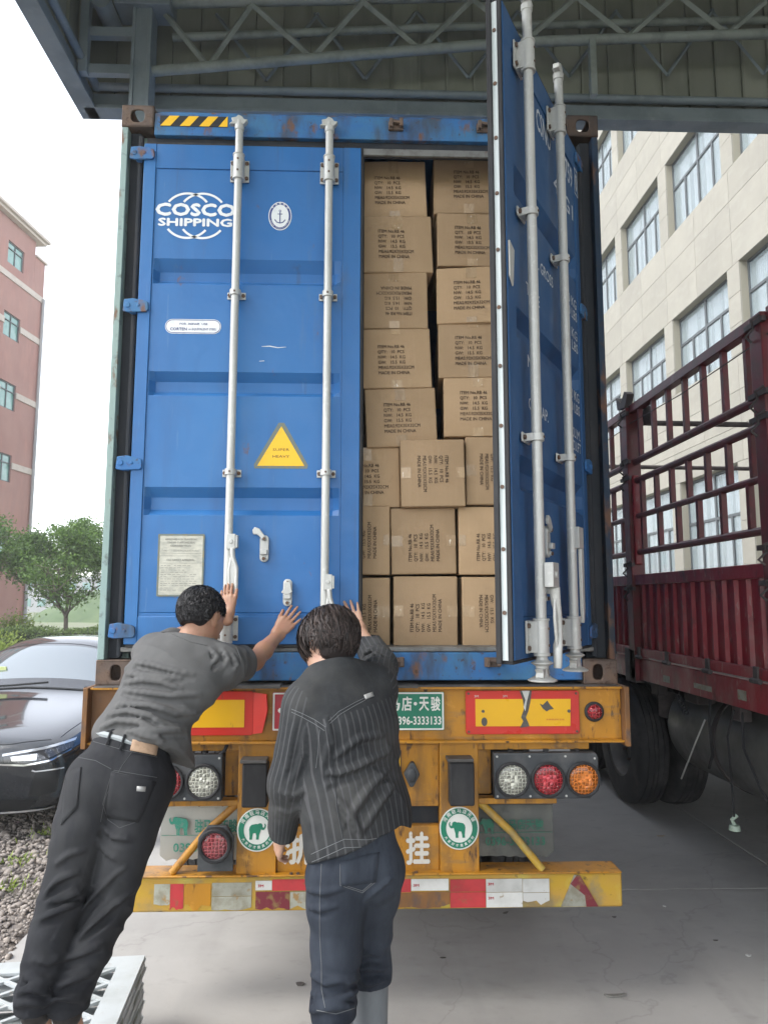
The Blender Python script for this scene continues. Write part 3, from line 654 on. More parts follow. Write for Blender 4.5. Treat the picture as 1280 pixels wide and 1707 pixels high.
def tl(body, x0, x1, z0, z1, y, mt, parent, **k):
    me = fit(text_mesh(body, **k), x0, x1, z0, z1, y-2.0); return link('lettering', me, parent, mt)
tl('浙', -.345, -.215, .61, .755, -.0145, M['chassis_white'], low, bold=.03)
tl('0', .085, .155, .615, .745, -.0145, M['chassis_white'], low, bold=.03)
tl('挂', .215, .325, .605, .750, -.0145, M['chassis_white'], low, bold=.03)
# buffers
for s in (-1, 1):
    x = s*.463
    m = MB(); m.box(x-.056, x+.056, -.115, -.036, .885, 1.075); b = tb(m, 'rubber_buffer', M['rubber'], bevel=.008)
    m = MB(); m.box(x-.066, x+.052, -.122, -.036, 1.077, 1.092); tb(m, 'buffer_cap', M['deck'], b, bevel=.003)
# elephant badges
ELE = [(-.62,.05),(-.60,-.10),(-.56,-.55),(-.58,-.80),(-.34,-.80),(-.32,-.55),(-.26,-.28),(-.05,-.26),(.02,-.50),(.0,-.80),(.24,-.80),(.26,-.45),(.34,-.20),(.42,.05),(.56,-.02),(.70,.02),(.80,.16),(.84,.36),(.78,.50),(.68,.52),(.72,.40),(.70,.24),(.62,.18),(.56,.24),(.54,.42),(.44,.54),(.28,.56),(.12,.48),(-.02,.50),(-.20,.46),(-.42,.42),(-.56,.28)]
def elephant(mb, cx, cz, k, y0, y1, flip=1): mb.prism([(cx+u*k*flip, cz+w*k) for u, w in ELE], y0, y1)
for s in (-1, 1):
    cx, cz = s*.457, .770
    m = MB(); m.prism(circle(cx, cz, .090, .094, 40), -.038, -.0365); b = tb(m, 'round_badge', M['sign_white'])
    m = MB(); m.ring(circle(cx, cz, .084, .088, 40), circle(cx, cz, .060, .063, 40), -.0395, -.0385); elephant(m, cx-.004, cz, .052, -.0395, -.0385, 1 if s < 0 else -1); tb(m, 'badge_print', M['green_sign'], b)
    for i, ch in enumerate('河南驻马店天骏'):
        a = R(160-140*(i+.5)/7); me = text_mesh(ch, .020, .02); me.transform(Matrix.Translation((cx+.072*math.cos(a), -2.0404, cz+.0755*math.sin(a))) @ Matrix.Rotation(-(a-math.pi/2), 4, 'Y')); link('lettering', me, b, M['sign_white'])
    for i, ch in enumerate('大家好才是真的好'):
        a = R(205+130*(i+.5)/8); me = text_mesh(ch, .014, .02); me.transform(Matrix.Translation((cx+.072*math.cos(a), -2.0404, cz+.0755*math.sin(a))) @ Matrix.Rotation(-(a+math.pi/2), 4, 'Y')); link('lettering', me, b, M['sign_white'])
# reflective boards on the rear beam
def board(x0, x1, curl):
    P = rrect(x0, x1, 1.186, 1.383, .012)
    m = MB(); m.prism(P, -.046, -.040); b = tb(m, 'reflective_board', M['red_refl'], bevel=.002)
    m = MB(); q = .045 if curl != 'r' else .030
    m.prism([(x0+(.045 if curl != 'l' else .03), 1.222), (x1-.045 if curl != 'r' else x1-.04, 1.222), (x1-.040, 1.345), (x0+.045, 1.345)], -.0485, -.0465); tb(m, 'yellow_field', M['yel_refl'], b)
    return b
bR = board(.492, 1.022, ''); bL = board(-1.02, -.485, 'r')
m = MB(); m.add([(-.485, -.046, 1.192), (-.440, -.066, 1.20), (-.418, -.074, 1.30), (-.425, -.070, 1.372), (-.485, -.046, 1.378)], [(0,1,2,3,4)]); m.add([(-.485, -.043, 1.192), (-.440, -.062, 1.20), (-.414, -.070, 1.30), (-.421, -.066, 1.372), (-.485, -.043, 1.378)], [(4,3,2,1,0)]); tb(m, 'curled_corner', M['red_refl'], bL)
# torn silver strip and scuffs on the right board
m = MB(); m.prism([(.744, 1.383), (.800, 1.384), (.792, 1.330), (.782, 1.290), (.770, 1.262), (.782, 1.235), (.786, 1.222), (.742, 1.215), (.758, 1.245), (.748, 1.262), (.762, 1.300), (.758, 1.340)], -.050, -.0488)
m.prism([(.835, 1.325), (.850, 1.318), (.872, 1.338), (.885, 1.318), (.902, 1.300), (.880, 1.296), (.868, 1.288), (.850, 1.302)], -.050, -.0488); tb(m, 'torn_strip', M['deck'], bR)
m = MB(); m.prism([(.754, 1.383), (.79, 1.383), (.775, 1.33), (.768, 1.29), (.760, 1.31), (.77, 1.34)], -.0515, -.0505); tb(m, 'torn_strip', M['zinc'], bR)
m = MB(); m.prism(circle(.577, 1.243, .014, .020, 12), -.050, -.0488); m.prism(circle(.572, 1.29, .008, .007, 8), -.050, -.0488); m.prism(circle(.972, 1.290, .008, .008, 8), -.050, -.0488); tb(m, 'scuff', M['deck'], bR)
tl('车辆尾部标志板', .865, .950, 1.248, 1.256, -.0492, M['red_sign'], bR)
tl('3M', .532, .552, 1.353, 1.363, -.0475, M['tape_white'], bR); tl('3M', .665, .685, 1.353, 1.363, -.0475, M['tape_white'], bR)
m = MB()
for bx, xs in ((bR, (.505, 1.008, )),): 
    for x in xs:
        for z in (1.198, 1.370): m.cyl((x, -.050, z), 'y', .006, .004, 8)
tb(m, 'screw', M['bolt'], bR)
# red and green name signs
m = MB(); m.prism(rrect(-.398, .005, 1.205, 1.378, .005), -.044, -.039); rs = tb(m, 'red_sign', M['red_sign'], bevel=.001)
m = MB(); m.ring(rrect(-.396, .003, 1.207, 1.376, .005), rrect(-.388, -.005, 1.214, 1.369, .004), -.0455, -.0445); tb(m, 'sign_border', M['sign_white'], rs)
tl('长', -.372, -.262, 1.222, 1.362, -.0456, M['sign_white'], rs, bold=.04)
m = MB(); m.prism(rrect(.009, .392, 1.205, 1.378, .005), -.044, -.039); gs = tb(m, 'green_sign', M['green_sign'], bevel=.001)
m = MB(); m.ring(rrect(.011, .390, 1.207, 1.376, .005), rrect(.018, .383, 1.214, 1.369, .004), -.0455, -.0445); tb(m, 'sign_border', M['sign_white'], gs)
tl('驻', .032, .105, 1.293, 1.358, -.0456, M['sign_white'], gs, bold=.025); tl('马', .122, .188, 1.293, 1.355, -.0456, M['sign_white'], gs, bold=.025)
tl('店', .196, .243, 1.292, 1.358, -.0456, M['sign_white'], gs, bold=.025); tl('天', .276, .322, 1.292, 1.356, -.0456, M['sign_white'], gs, bold=.025); tl('骏', .330, .375, 1.292, 1.358, -.0456, M['sign_white'], gs, bold=.025)
m = MB(); m.prism(circle(.259, 1.325, .008, .008, 14), -.0462, -.045); tb(m, 'lettering', M['sign_white'], gs)
tl('业务', .032, .145, 1.228, 1.270, -.0456, M['sign_white'], gs, bold=.02); tl(':0396-3333133', .152, .378, 1.230, 1.268, -.0456, M['sign_white'], gs, bold=.025)
# side markers
for s in (-1, 1):
    m = MB(); m.cyl((s*1.094, -.045, 1.285), 'y', .046, .016, 28); mk = tb(m, 'side_marker', M['rubber'], bevel=.006)
    m = MB(); m.cyl((s*1.094, -.058, 1.285), 'y', .030, .014, 24, r2=.034); m.sphere((s*1.094, -.056, 1.285), .030, sc=(1, .35, 1)); tb(m, 'lens', M['lens_red'], mk)
# light clusters and what carries them
for s in (-1, 1):
    m = MB(); x0, x1 = s*.545, s*1.07
    m.box(x0, x1, -.02, .02, 1.112, 1.146); sup = tb(m, 'lamp_carrier', M['orange'], bevel=.003)
    m = MB(); m.box(s*.548, s*.62, .04, .06, .90, 1.15); m.box(s*.548, s*.91, -.03, .03, .872, .898); tb(m, 'side_bracket', M['orange'], bevel=.003)
    P = [(.616, .902), (1.055, .902), (1.096, .935), (1.098, 1.085), (1.088, 1.104), (.616, 1.104)]; P = [(s*x, z) for x, z in P]
    m = MB(); m.prism(P, -.065, -.015); h = tb(m, 'lamp_housing', M['housing'], bevel=.005)
    for x in (.70, .864, 1.01): m2 = MB(); m2.cyl((s*x, -.03, 1.10), 'z', .013, .016, 10); tb(m2, 'rubber_foot', M['rubber'], h)
    for i, (x, lm) in enumerate(((.698, 'lens_clear'), (.862, 'lens_red'), (1.024, 'lens_amber'))):
        m = MB(); m.ring(circle(s*x, .989, .079, .079, 36), circle(s*x, .989, .066, .066, 36), -.082, -.066); tb(m, 'lamp_ring', M['rubber'], h, bevel=.004)
        m = MB(); m.cyl((s*x, -.076, .989), 'y', .0655, .02, 36); m.sphere((s*x, -.074, .989), .065, 20, 10, sc=(1, .16, 1)); tb(m, 'lens', M[lm], h)
    m = MB()
    for x, z in ((.63, .915), (.63, 1.09), (.78, .915), (.78, 1.09), (.945, .915), (.945, 1.09), (1.075, .945), (1.08, 1.08)): m.cyl((s*x, -.068, z), 'y', .005, .003, 8)
    tb(m, 'screw', M['zinc'], h)
    # mud flap
    x0, x1 = s*.556, s*.912
    m = MB(); n = 12; vs = []; fs = []
    for j in range(n+1):
        for i in range(n+1):
            u, v = i/n, j/n; x = x0+(x1-x0)*u; z = .612+(.868-.612)*v
            if v == 0: z += .004*math.sin(u*40)
            if u > .95 and v < .05: x -= s*.012; z += .01
            vs.append((x, .062+.010*math.sin(u*5+s)*(1-v), z))
    for j in range(n):
        for i in range(n): k = j*(n+1)+i; fs.append((k, k+1, k+n+2, k+n+1))
    m.add(vs, fs); m.add([(x, y+.006, z) for x, y, z in vs], fs)
    fl = tb(m, 'mud_flap', M['flap'] if s > 0 else M['flap_pale'], smooth=60)
    m = MB(); m.box(x0, x1, .040, .060, .848, .872)
    tb(m, 'flap_rail', M['flap_pale'] if s < 0 else M['deck'], fl, bevel=.002)
    m = MB()
    for u in (.2, .5, .9): m.cyl((x0+(x1-x0)*u, .034, .860), 'y', .007, .006, 8)
    tb(m, 'bolt', M['bolt'], fl)
    gm = M['green_dim'] if s > 0 else M['green_ghost']
    yy = .046
    if s > 0:
        me = MB(); elephant(me, .60, .76, .052, yy, yy+.002, -1); tb(me, 'elephant_print', gm, fl)
        tl('驻马店天骏', .655, .865, .735, .785, yy, gm, fl, bold=.03); tl('0396-3333133', .59, .87, .665, .705, yy, gm, fl, bold=.03)
        m = MB(); m.box(.556, .905, yy+.002, yy+.004, .722, .725); tb(m, 'flap_line', gm, fl)
    else:
        me = MB(); elephant(me, -.822, .772, .060, yy, yy+.002, -1); tb(me, 'elephant_print', gm, fl)
        tl('驻马店天骏', -.755, -.56, .735, .795, yy, gm, fl, bold=.03); tl('0396', -.85, -.74, .650, .690, yy, gm, fl, bold=.02)
        m = MB(); m.box(-.905, -.556, yy+.002, yy+.004, .722, .724); tb(m, 'flap_line', gm, fl)
    # diagonal brace of the bumper
    m = MB(); m.tube([(s*.556, .0, .875), (s*.70, -.012, .745), (s*.835, -.03, .585)], .0175, 14); tb(m, 'diagonal_brace', M['yellow_worn'] if s > 0 else M['orange'], bevel=0)
# round lamp on a bracket at the left
m = MB(); m.prism([(-.715, .600), (-.558, .600), (-.558, .745), (-.59, .795), (-.675, .795), (-.715, .745)], -.060, -.040); lb = tb(m, 'lamp_bracket', M['housing'], bevel=.003)
m = MB(); m.ring(circle(-.636, .718, .074, .074, 32), circle(-.636, .718, .056, .056, 32), -.098, -.060); tb(m, 'lamp_ring', M['rubber'], lb, bevel=.005)
m = MB(); m.cyl((-.636, -.088, .718), 'y', .0555, .02, 32); m.sphere((-.636, -.086, .718), .055, 20, 10, sc=(1, .2, 1)); tb(m, 'lens', M['lens_pink'], lb)
# cable
m = MB(); m.tube([(-.60, -.03, 1.15), (-.61, -.045, 1.12), (-.635, -.05, 1.10), (-.66, -.04, 1.09)], .008, 8); tb(m, 'cable', M['rubber'])
# bumper
m = MB(); m.box(-1.01, 1.195, -.045, .075, .424, .572); bp = tb(m, 'bumper', M['yellow_worn'], bevel=.010, seg=3)
m = MB(); m.box(-1.005, 1.19, -.060, .08, .574, .582); tb(m, 'bumper_lip', M['orange'], bp, bevel=.003)
m = MB()
for px in (-.30, -.27, .17, .20, .26): m.cyl((px, -.05, .583), 'z', .008, .006, 8)
tb(m, 'bolt', M['bolt'], bp)
def patch(x0, x1, z0, z1, mt, y=-.0475, jag=0, seed=0):
    rr = random.Random(seed); top = [(x1, z1), (x0, z1)]
    if jag:
        bot = [(x0 + (x1-x0)*k/6, z0 + rr.uniform(0, jag)) for k in range(7)]
    else: bot = [(x0, z0), (x1, z0)]
    m = MB(); m.prism(top + bot, y, y+.0015); return tb(m, 'reflective_tape', M[mt], bp)
for i, a in enumerate([(-.905, -.835, .452, .545, 'tape_grey', .01), (-.833, -.775, .430, .545, 'tape_red', .02), (-.772, -.655, .430, .545, 'orange', .03), (-.650, -.475, .492, .548, 'tape_grey', 0), (-.650, -.475, .430, .490, 'tape_grey', .015),
    (-.458, -.385, .515, .555, 'tape_white', 0), (-.384, -.222, .512, .560, 'tape_red', 0), (-.456, -.305, .430, .508, 'tape_red_dull', .02), (-.303, -.10, .430, .506, 'tape_grey', .02), (-.220, .0, .512, .556, 'tape_white', 0),
    (.002, .175, .43, .553, 'tape_red', 0), (.08, .235, .500, .556, 'tape_red', 0), (.178, .37, .430, .497, 'orange_rust', .01), (.237, .405, .506, .556, 'tape_white', 0), (.237, .41, .434, .500, 'orange_rust', .02), (.412, .572, .500, .553, 'tape_red', 0), (.412, .572, .432, .497, 'tape_red', 0),
    (.574, .738, .497, .553, 'tape_white', 0), (.574, .738, .432, .495, 'tape_white', 0), (.740, .860, .494, .552, 'tape_white', 0), (.740, .860, .432, .492, 'tape_white', .03)]):
    patch(*a[:4], a[4], y=-.0470-.00022*i, jag=a[5], seed=i)
for x, z in ((.258, .530), (.594, .532), (.594, .472), (-.435, .535)): tl('3M', x-.012, x+.014, z-.006, z+.006, -.0525, M['red_sign'], bp, bold=.03)
m = MB(); m.prism([(.912, .432), (1.080, .432), (1.000, .566), (.975, .566)], -.0535, -.0465); tb(m, 'triangle_reflector', M['tape_grey'], bp)
m = MB(); m.prism([(.985, .566), (1.000, .566), (1.080, .432), (1.025, .432), (1.02, .48), (.955, .53)], -.0555, -.0540); tb(m, 'triangle_reflector', M['tape_red_dull'], bp)
# frame rails, axles, wheels (in the dark under the container)
for s in (-1, 1):
    m = MB(); m.box(s*.38, s*.50, .12, 12.1, 1.00, 1.39); tb(m, 'frame_rail', M['orange'])
    m = MB(); m.box(s*1.08, s*1.14, .2, 12.0, 1.28, 1.39); tb(m, 'outer_rail', M['orange'])
m = MB()
for k in range(9): m.box(-1.1, 1.1, .9+k*1.3, 1.0+k*1.3, 1.26, 1.38)
tb(m, 'cross_member', M['orange'])
def wheel(name, parent, x, y, z, r, w, out, conv=lambda mb, n, mt, p, **k: mb.build(n, mt, p, **k), dish=1):
    """truck wheel with axis along x; out = -1/+1 is the outer side"""
    prof = [(-.5, .58), (-.5, .80), (-.47, .93), (-.40, .985), (-.30, 1), (-.26, 1), (-.255, .975), (-.235, .975), (-.23, 1), (-.08, 1.004), (-.075, .978), (-.055, .978), (-.05, 1.004), (.05, 1.004), (.055, .978), (.075, .978), (.08, 1.004), (.23, 1), (.235, .975), (.255, .975), (.26, 1), (.30, 1), (.40, .985), (.47, .93), (.5, .80), (.5, .58)]
    n = 48; mb = MB(); vs = []; fs = []; Pn = len(prof)
    for k in range(n):
        a = 2*math.pi*k/n
        for u, q in prof: vs.append((x+u*w, y+q*r*math.cos(a), z+q*r*math.sin(a)))
    for k in range(n):
        for i in range(Pn-1): k2 = (k+1) % n; fs.append((k*Pn+i, k*Pn+i+1, k2*Pn+i+1, k2*Pn+i))
    mb.add(vs, fs); t = conv(mb, name, M['tyre'], parent, smooth=50)
    rp = [(.5*out, .585), (.47*out, .60), (.44*out, .55), (.30*out, .52), (-.05*out*dish, .47), (-.08*out*dish, .28), (.05*out, .24), (.06*out, 0.001)]
    mb = MB(); vs = []; fs = []; Pn = len(rp)
    for k in range(n):
        a = 2*math.pi*k/n
        for u, q in rp: vs.append((x+u*w, y+q*r*math.cos(a), z+q*r*math.sin(a)))
    for k in range(n):
        for i in range(Pn-1): k2 = (k+1) % n; fs.append((k*Pn+i, k*Pn+i+1, k2*Pn+i+1, k2*Pn+i))
    mb.add(vs, fs); conv(mb, 'rim', M['rim'], t, smooth=40)
    mb = MB()
    for k in range(10):
        a = 2*math.pi*k/10; mb.cyl((x+.02*out*w, y+.36*r*math.cos(a), z+.36*r*math.sin(a)), 'x', .012, .03*out, 8)
    conv(mb, 'wheel_nut', M['bolt'], t)
    return t
for y in (1.55, 2.85, 4.15):
    for s in (-1, 1):
        for x in (.62, .95): wheel('wheel', TR, s*x, y-0, .51, .51, .26, s, conv=tb)
    m = MB(); m.tube([(-.9, y, .51), (.9, y, .51)], .07, 12); tb(m, 'axle', M['deck'])
# ================================================================== materials of the setting
M['concrete'] = mat('yard_concrete', (.40,.385,.36), .8, layers=[((.31,.297,.278), (.8,.8,.8), .38,.66,.75), ((.42,.405,.38), (2.2,5,2), .5,.72,.6), ((.24,.23,.215), (9,14,9), .58,.74,.4), ((.22,.21,.20), (.45,.6,.5), .58,.72,.35), ((.14,.13,.12), (45,45,45), .66,.76,.5)], bump=[(30,.18,.006),(180,.15,.002)], rvar=.12)
M['dirt'] = mat('gravelly_dirt', (.22,.19,.165), .9, layers=[((.13,.11,.095), (6,6,6), .42,.62,.8), ((.30,.27,.24), (30,30,30), .5,.68,.8), ((.10,.12,.05), (1.3,1.3,1.3), .62,.72,.5)], bump=[(25,.6,.02),(90,.5,.008)])
M['stone'] = mat('gravel_stone', (.33,.285,.245), .85, layers=[((.19,.165,.145), (14,14,14), .4,.6,.9), ((.42,.38,.34), (22,22,22), .55,.68,.8)], bump=[(120,.3,.003)])
M['farground'] = mat('distant_rough_ground', (.16,.20,.09), .9, layers=[((.25,.24,.18), (.2,.2,.2), .45,.6,.8), ((.10,.15,.05), (1.5,1.5,1.5), .45,.65,.7)])
M['canopy_beam'] = mat('grey_blue_canopy_steel', (.21,.25,.275), .5, .1, layers=[((.14,.17,.19), (3,3,3), .45,.65,.7), ((.29,.33,.35), (14,14,2), .6,.75,.5)], rvar=.1)
M['canopy_panel'] = mat('grey_green_sheet_metal', (.23,.24,.205), .6, layers=[((.17,.18,.155), (3,3,1), .42,.65,.7), ((.28,.29,.25), (20,20,1.5), .55,.72,.4)], rand=True)
M['truss'] = mat('pale_green_grey_truss_paint', (.25,.28,.265), .5, layers=[((.14,.16,.15), (6,6,6), .45,.65,.7)])
M['cream'] = mat('cream_wall_panel', (.33,.312,.262), .7, layers=[((.285,.27,.23), (1.1,1.1,1.1), .42,.65,.7), ((.365,.35,.30), (3,3,6), .5,.7,.5), ((.24,.225,.19), (9,9,.7), .58,.74,.35)], rand=True, rspan=.05)
M['joint'] = mat('panel_joint', (.30,.28,.22), .9)
M['winframe'] = mat('dark_window_frame', (.085,.095,.10), .5)
M['curtain'] = mat('pale_curtain', (.62,.64,.66), .8, layers=[((.45,.47,.52), (14,14,.5), .42,.6,.7)], rand=True)
M['glass'] = mat('window_glass', (.42,.50,.52), .03, spec=1.0, alpha=.42)
M['room'] = mat('dim_room', (.12,.13,.14), .9)
M['terracotta'] = mat('terracotta_render', (.41,.225,.19), .8, layers=[((.34,.185,.16), (.9,.9,.15), .46,.68,.6), ((.35,.17,.145), (.4,.4,.4), .42,.65,.7), ((.50,.25,.20), (2,2,.5), .5,.7,.5)])
M['band'] = mat('pale_render_band', (.60,.52,.46), .8, layers=[((.48,.40,.35), (2,2,2), .5,.7,.6)])
M['greenglass'] = mat('green_tinted_glass', (.16,.34,.30), .06, spec=.9, layers=[((.28,.45,.42), (1.2,1.2,1.2), .45,.6,.7)])
M['bark'] = mat('grey_bark', (.17,.14,.11), .85, layers=[((.10,.08,.065), (12,12,3), .45,.6,.8)], bump=[((30,30,8),.5,.01)])
def leaf_mat(name, dark, light, trans=.35):
    m = bpy.data.materials.new(name); m.use_nodes = True; N = m.node_tree.nodes; L = m.node_tree.links; b = N['Principled BSDF']
    g = N.new('ShaderNodeNewGeometry'); r = N.new('ShaderNodeValToRGB'); r.color_ramp.elements[0].color = (*dark, 1); r.color_ramp.elements[1].color = (*light, 1)
    L.new(g.outputs['Random Per Island'], r.inputs[0]); L.new(r.outputs[0], b.inputs['Base Color']); b.inputs['Roughness'].default_value = .42
    t = N.new('ShaderNodeBsdfTranslucent'); L.new(r.outputs[0], t.inputs[0]); mx = N.new('ShaderNodeMixShader'); mx.inputs[0].default_value = trans
    L.new(b.outputs[0], mx.inputs[1]); L.new(t.outputs[0], mx.inputs[2]); L.new(mx.outputs[0], N['Material Output'].inputs[0]); return m
M['leaf'] = leaf_mat('camphor_leaf', (.06,.13,.03), (.20,.34,.07)); M['hedge'] = leaf_mat('hedge_leaf', (.06,.11,.03), (.20,.29,.07)); M['leaf_yellow'] = leaf_mat('yellow_green_leaf', (.16,.24,.04), (.34,.42,.08))
M['hazeplant'] = leaf_mat('pale_far_foliage', (.06,.12,.05), (.14,.22,.09))
M['hill'] = mat('grassy_hill', (.09,.14,.06), .9, layers=[((.13,.18,.08), (.3,.3,.3), .42,.62,.8), ((.06,.10,.05), (1.2,1.2,1.2), .5,.7,.7)])
M['farwall'] = mat('far_pink_wall', (.50,.36,.33), .8, layers=[((.42,.32,.30), (.3,.3,.3), .45,.6,.7)])
M['fargrey'] = mat('far_grey_wall', (.42,.42,.42), .8, layers=[((.34,.35,.36), (.3,.3,.3), .45,.6,.7)])

def add_cracks(m):
    N = m.node_tree.nodes; L = m.node_tree.links; b = N['Principled BSDF']; tc = N.new('ShaderNodeTexCoord'); n = N.new('ShaderNodeTexNoise'); n.inputs['Scale'].default_value = 1.3; n.inputs['Detail'].default_value = 8
    mx = N.new('ShaderNodeVectorMath'); mx.operation = 'MULTIPLY_ADD'; mx.inputs[1].default_value = (.9, .9, .9); L.new(n.outputs['Color'], mx.inputs[0]); L.new(tc.outputs['Object'], mx.inputs[2]); L.new(tc.outputs['Object'], n.inputs['Vector'])
    v = N.new('ShaderNodeTexVoronoi'); v.feature = 'DISTANCE_TO_EDGE'; v.inputs['Scale'].default_value = .30; L.new(mx.outputs[0], v.inputs['Vector'])
    r = N.new('ShaderNodeMapRange'); r.inputs['From Max'].default_value = .0022; r.inputs['To Min'].default_value = .22; r.inputs['To Max'].default_value = 0; L.new(v.outputs['Distance'], r.inputs['Value'])
    mp = N.new('ShaderNodeMapping'); mp.inputs['Scale'].default_value = (2.6, .22, 1); mp.inputs['Rotation'].default_value = (0, 0, .12); L.new(tc.outputs['Object'], mp.inputs['Vector'])
    t = N.new('ShaderNodeTexNoise'); t.inputs['Scale'].default_value = 1.2; t.inputs['Detail'].default_value = 6; L.new(mp.outputs[0], t.inputs['Vector'])
    tr = N.new('ShaderNodeMapRange'); tr.inputs['From Min'].default_value = .56; tr.inputs['From Max'].default_value = .72; tr.inputs['To Max'].default_value = .22; L.new(t.outputs['Fac'], tr.inputs['Value'])
    old = b.inputs['Base Color'].links[0].from_socket
    for f in (tr, r):
        q = N.new('ShaderNodeMix'); q.data_type = 'RGBA'; q.inputs['B'].default_value = (.12, .115, .11, 1); L.new(f.outputs[0], q.inputs['Factor']); L.new(old, q.inputs['A']); old = q.outputs['Result']
    L.new(old, b.inputs['Base Color'])
add_cracks(M['concrete'])
# ================================================================== ground
m = MB(); m.add([(-400,-60,-.06),(400,-60,-.06),(400,600,-.06),(-400,600,-.06)], [(0,1,2,3)]); g = m.build('ground', M['farground'], smooth=None); tag(g, 'rough open ground reaching to the horizon', kind='structure')
yard = empty('concrete_yard', (0,0,-.05), label='pale concrete loading yard with straight joints'); yard['kind'] = 'structure'
jx = [-1.8, 2.80, 7.35]; jy = [-12.5, -7.9, -3.3, 1.285, 5.9, 10.5, 15.1, 19.7]
for i in range(len(jx)-1):
    for j in range(len(jy)-1):
        m = MB(); m.box(jx[i]+.006, jx[i+1]-.006, jy[j]+.006, jy[j+1]-.006, -.25, .05); m.build('concrete_slab', M['concrete'], yard, bevel=.006)
m = MB(); m.box(jx[0], jx[-1], jy[0], jy[-1], -.26, .015); m.build('joint_fill', M['dirt'], yard)
# gravel strip at the left
n = 60; vs = []; fs = []; rr = random.Random(5)
xs = np.concatenate([np.linspace(-30, -6, 20), np.linspace(-5.7, -1.79, 60)]); ys = np.concatenate([np.linspace(-13, -1, 14), np.linspace(-.9, 6, 90), np.linspace(6.6, 19.7, 24)])
for y in ys:
    for x in xs:
        z = .012*math.sin(x*3.1+y)*math.sin(y*2.3) + .012*math.sin(x*9+2)*math.sin(y*8) + rr.uniform(-.006, .006) - .012
        if x > -1.85: z = -.03
        vs.append((x, y, z))
nx = len(xs)
for j in range(len(ys)-1):
    for i in range(nx-1): k = j*nx+i; fs.append((k, k+1, k+nx+1, k+nx))
m = MB(); m.add(vs, fs); g = m.build('gravel_ground', M['dirt'], smooth=180); tag(g, 'strip of bare gravelly dirt left of the concrete', kind='structure')
# stones
ico = bmesh.new(); bmesh.ops.create_icosphere(ico, subdivisions=1, radius=1); IV = np.array([v.co[:] for v in ico.verts]); IF = np.array([[v.index for v in f.verts] for f in ico.faces]); ico.free()
NS = 20000
X = -1.74 - rng.gamma(1.6, .75, NS); Y = rng.uniform(-.6, 6.5, NS); X = np.where(X < -6, rng.uniform(-3.4, -1.8, NS), X)
keep = (X < -1.80 + .05*np.sin(Y*4) ) | (rng.random(NS) < .02); X, Y = X[keep], Y[keep]; NS = len(X)
S = np.clip(rng.lognormal(math.log(.0105), .45, NS), .006, .04)
sc = S[:, None]*rng.uniform(.6, 1.35, (NS, 3)); sc[:, 2] *= .62
V = IV[None]*sc[:, None, :]*(1+rng.uniform(-.22, .22, (NS, 12, 1)))
a = rng.uniform(0, 6.28, NS); c, s = np.cos(a), np.sin(a)
Vx = V[..., 0]*c[:, None]-V[..., 1]*s[:, None]; Vy = V[..., 0]*s[:, None]+V[..., 1]*c[:, None]
V = np.stack([Vx+X[:, None], Vy+Y[:, None], V[..., 2]+(S*.25)[:, None]+.002], -1).reshape(-1, 3)
Fc = (IF[None]+np.arange(NS)[:, None, None]*12).reshape(-1, 3)
def np_mesh(name, V, F, mats, smooth=False, k=None):
    me = bpy.data.meshes.new(name); F = np.asarray(F, 'i'); k = F.shape[1]
    me.vertices.add(len(V)); me.vertices.foreach_set('co', np.asarray(V, 'f').ravel()); me.loops.add(F.size); me.loops.foreach_set('vertex_index', F.ravel())
    me.polygons.add(len(F)); me.polygons.foreach_set('loop_start', np.arange(0, F.size, k, dtype='i')); me.update(calc_edges=True); me.validate()
    if smooth: me.polygons.foreach_set('use_smooth', [True]*len(me.polygons))
    for mm in (mats if isinstance(mats, list) else [mats]): me.materials.append(mm)
    return me
g = link('gravel', np_mesh('gravel', V, Fc, M['stone'])); tag(g, 'loose grey brown gravel beside the concrete', 'gravel', kind='stuff')
# grass tufts in the gravel
def leaves(P, size, spread=1.0, aspect=.42, up=0.0, seed=0):
    """rhombic bent leaves at points P"""
    r = np.random.default_rng(seed); n = len(P); d = r.normal(size=(n, 3)); d[:, 2] += up; d /= np.linalg.norm(d, axis=1)[:, None]
    q = r.normal(size=(n, 3)); q -= (q*d).sum(1)[:, None]*d; q /= np.linalg.norm(q, axis=1)[:, None]; nn = np.cross(d, q); s = size*r.uniform(.65, 1.35, n)[:, None]
    A = P; B = P+d*s*.5+q*s*aspect*.5+nn*s*.06; C_ = P+d*s-nn*s*.10; D = P+d*s*.5-q*s*aspect*.5+nn*s*.06
    V = np.stack([A, B, C_, D], 1).reshape(-1, 3); F = np.arange(n*4).reshape(-1, 4); return V, F
P = []
for cx, cy in ((-3.25, 2.6), (-3.05, 2.3), (-2.35, 1.9), (-2.75, 1.75), (-2.9, 3.1), (-2.45, 2.5), (-2.2, 1.4)):
    k = 60; P.append(np.stack([rng.normal(cx, .07, k), rng.normal(cy, .08, k), np.full(k, .0)], 1))
V, F = leaves(np.concatenate(P), .045, aspect=.2, up=1.6, seed=3)
g = link('weeds', np_mesh('weeds', V, F, M['leaf_yellow'])); tag(g, 'small weeds growing between the gravel stones', 'weeds', kind='stuff')

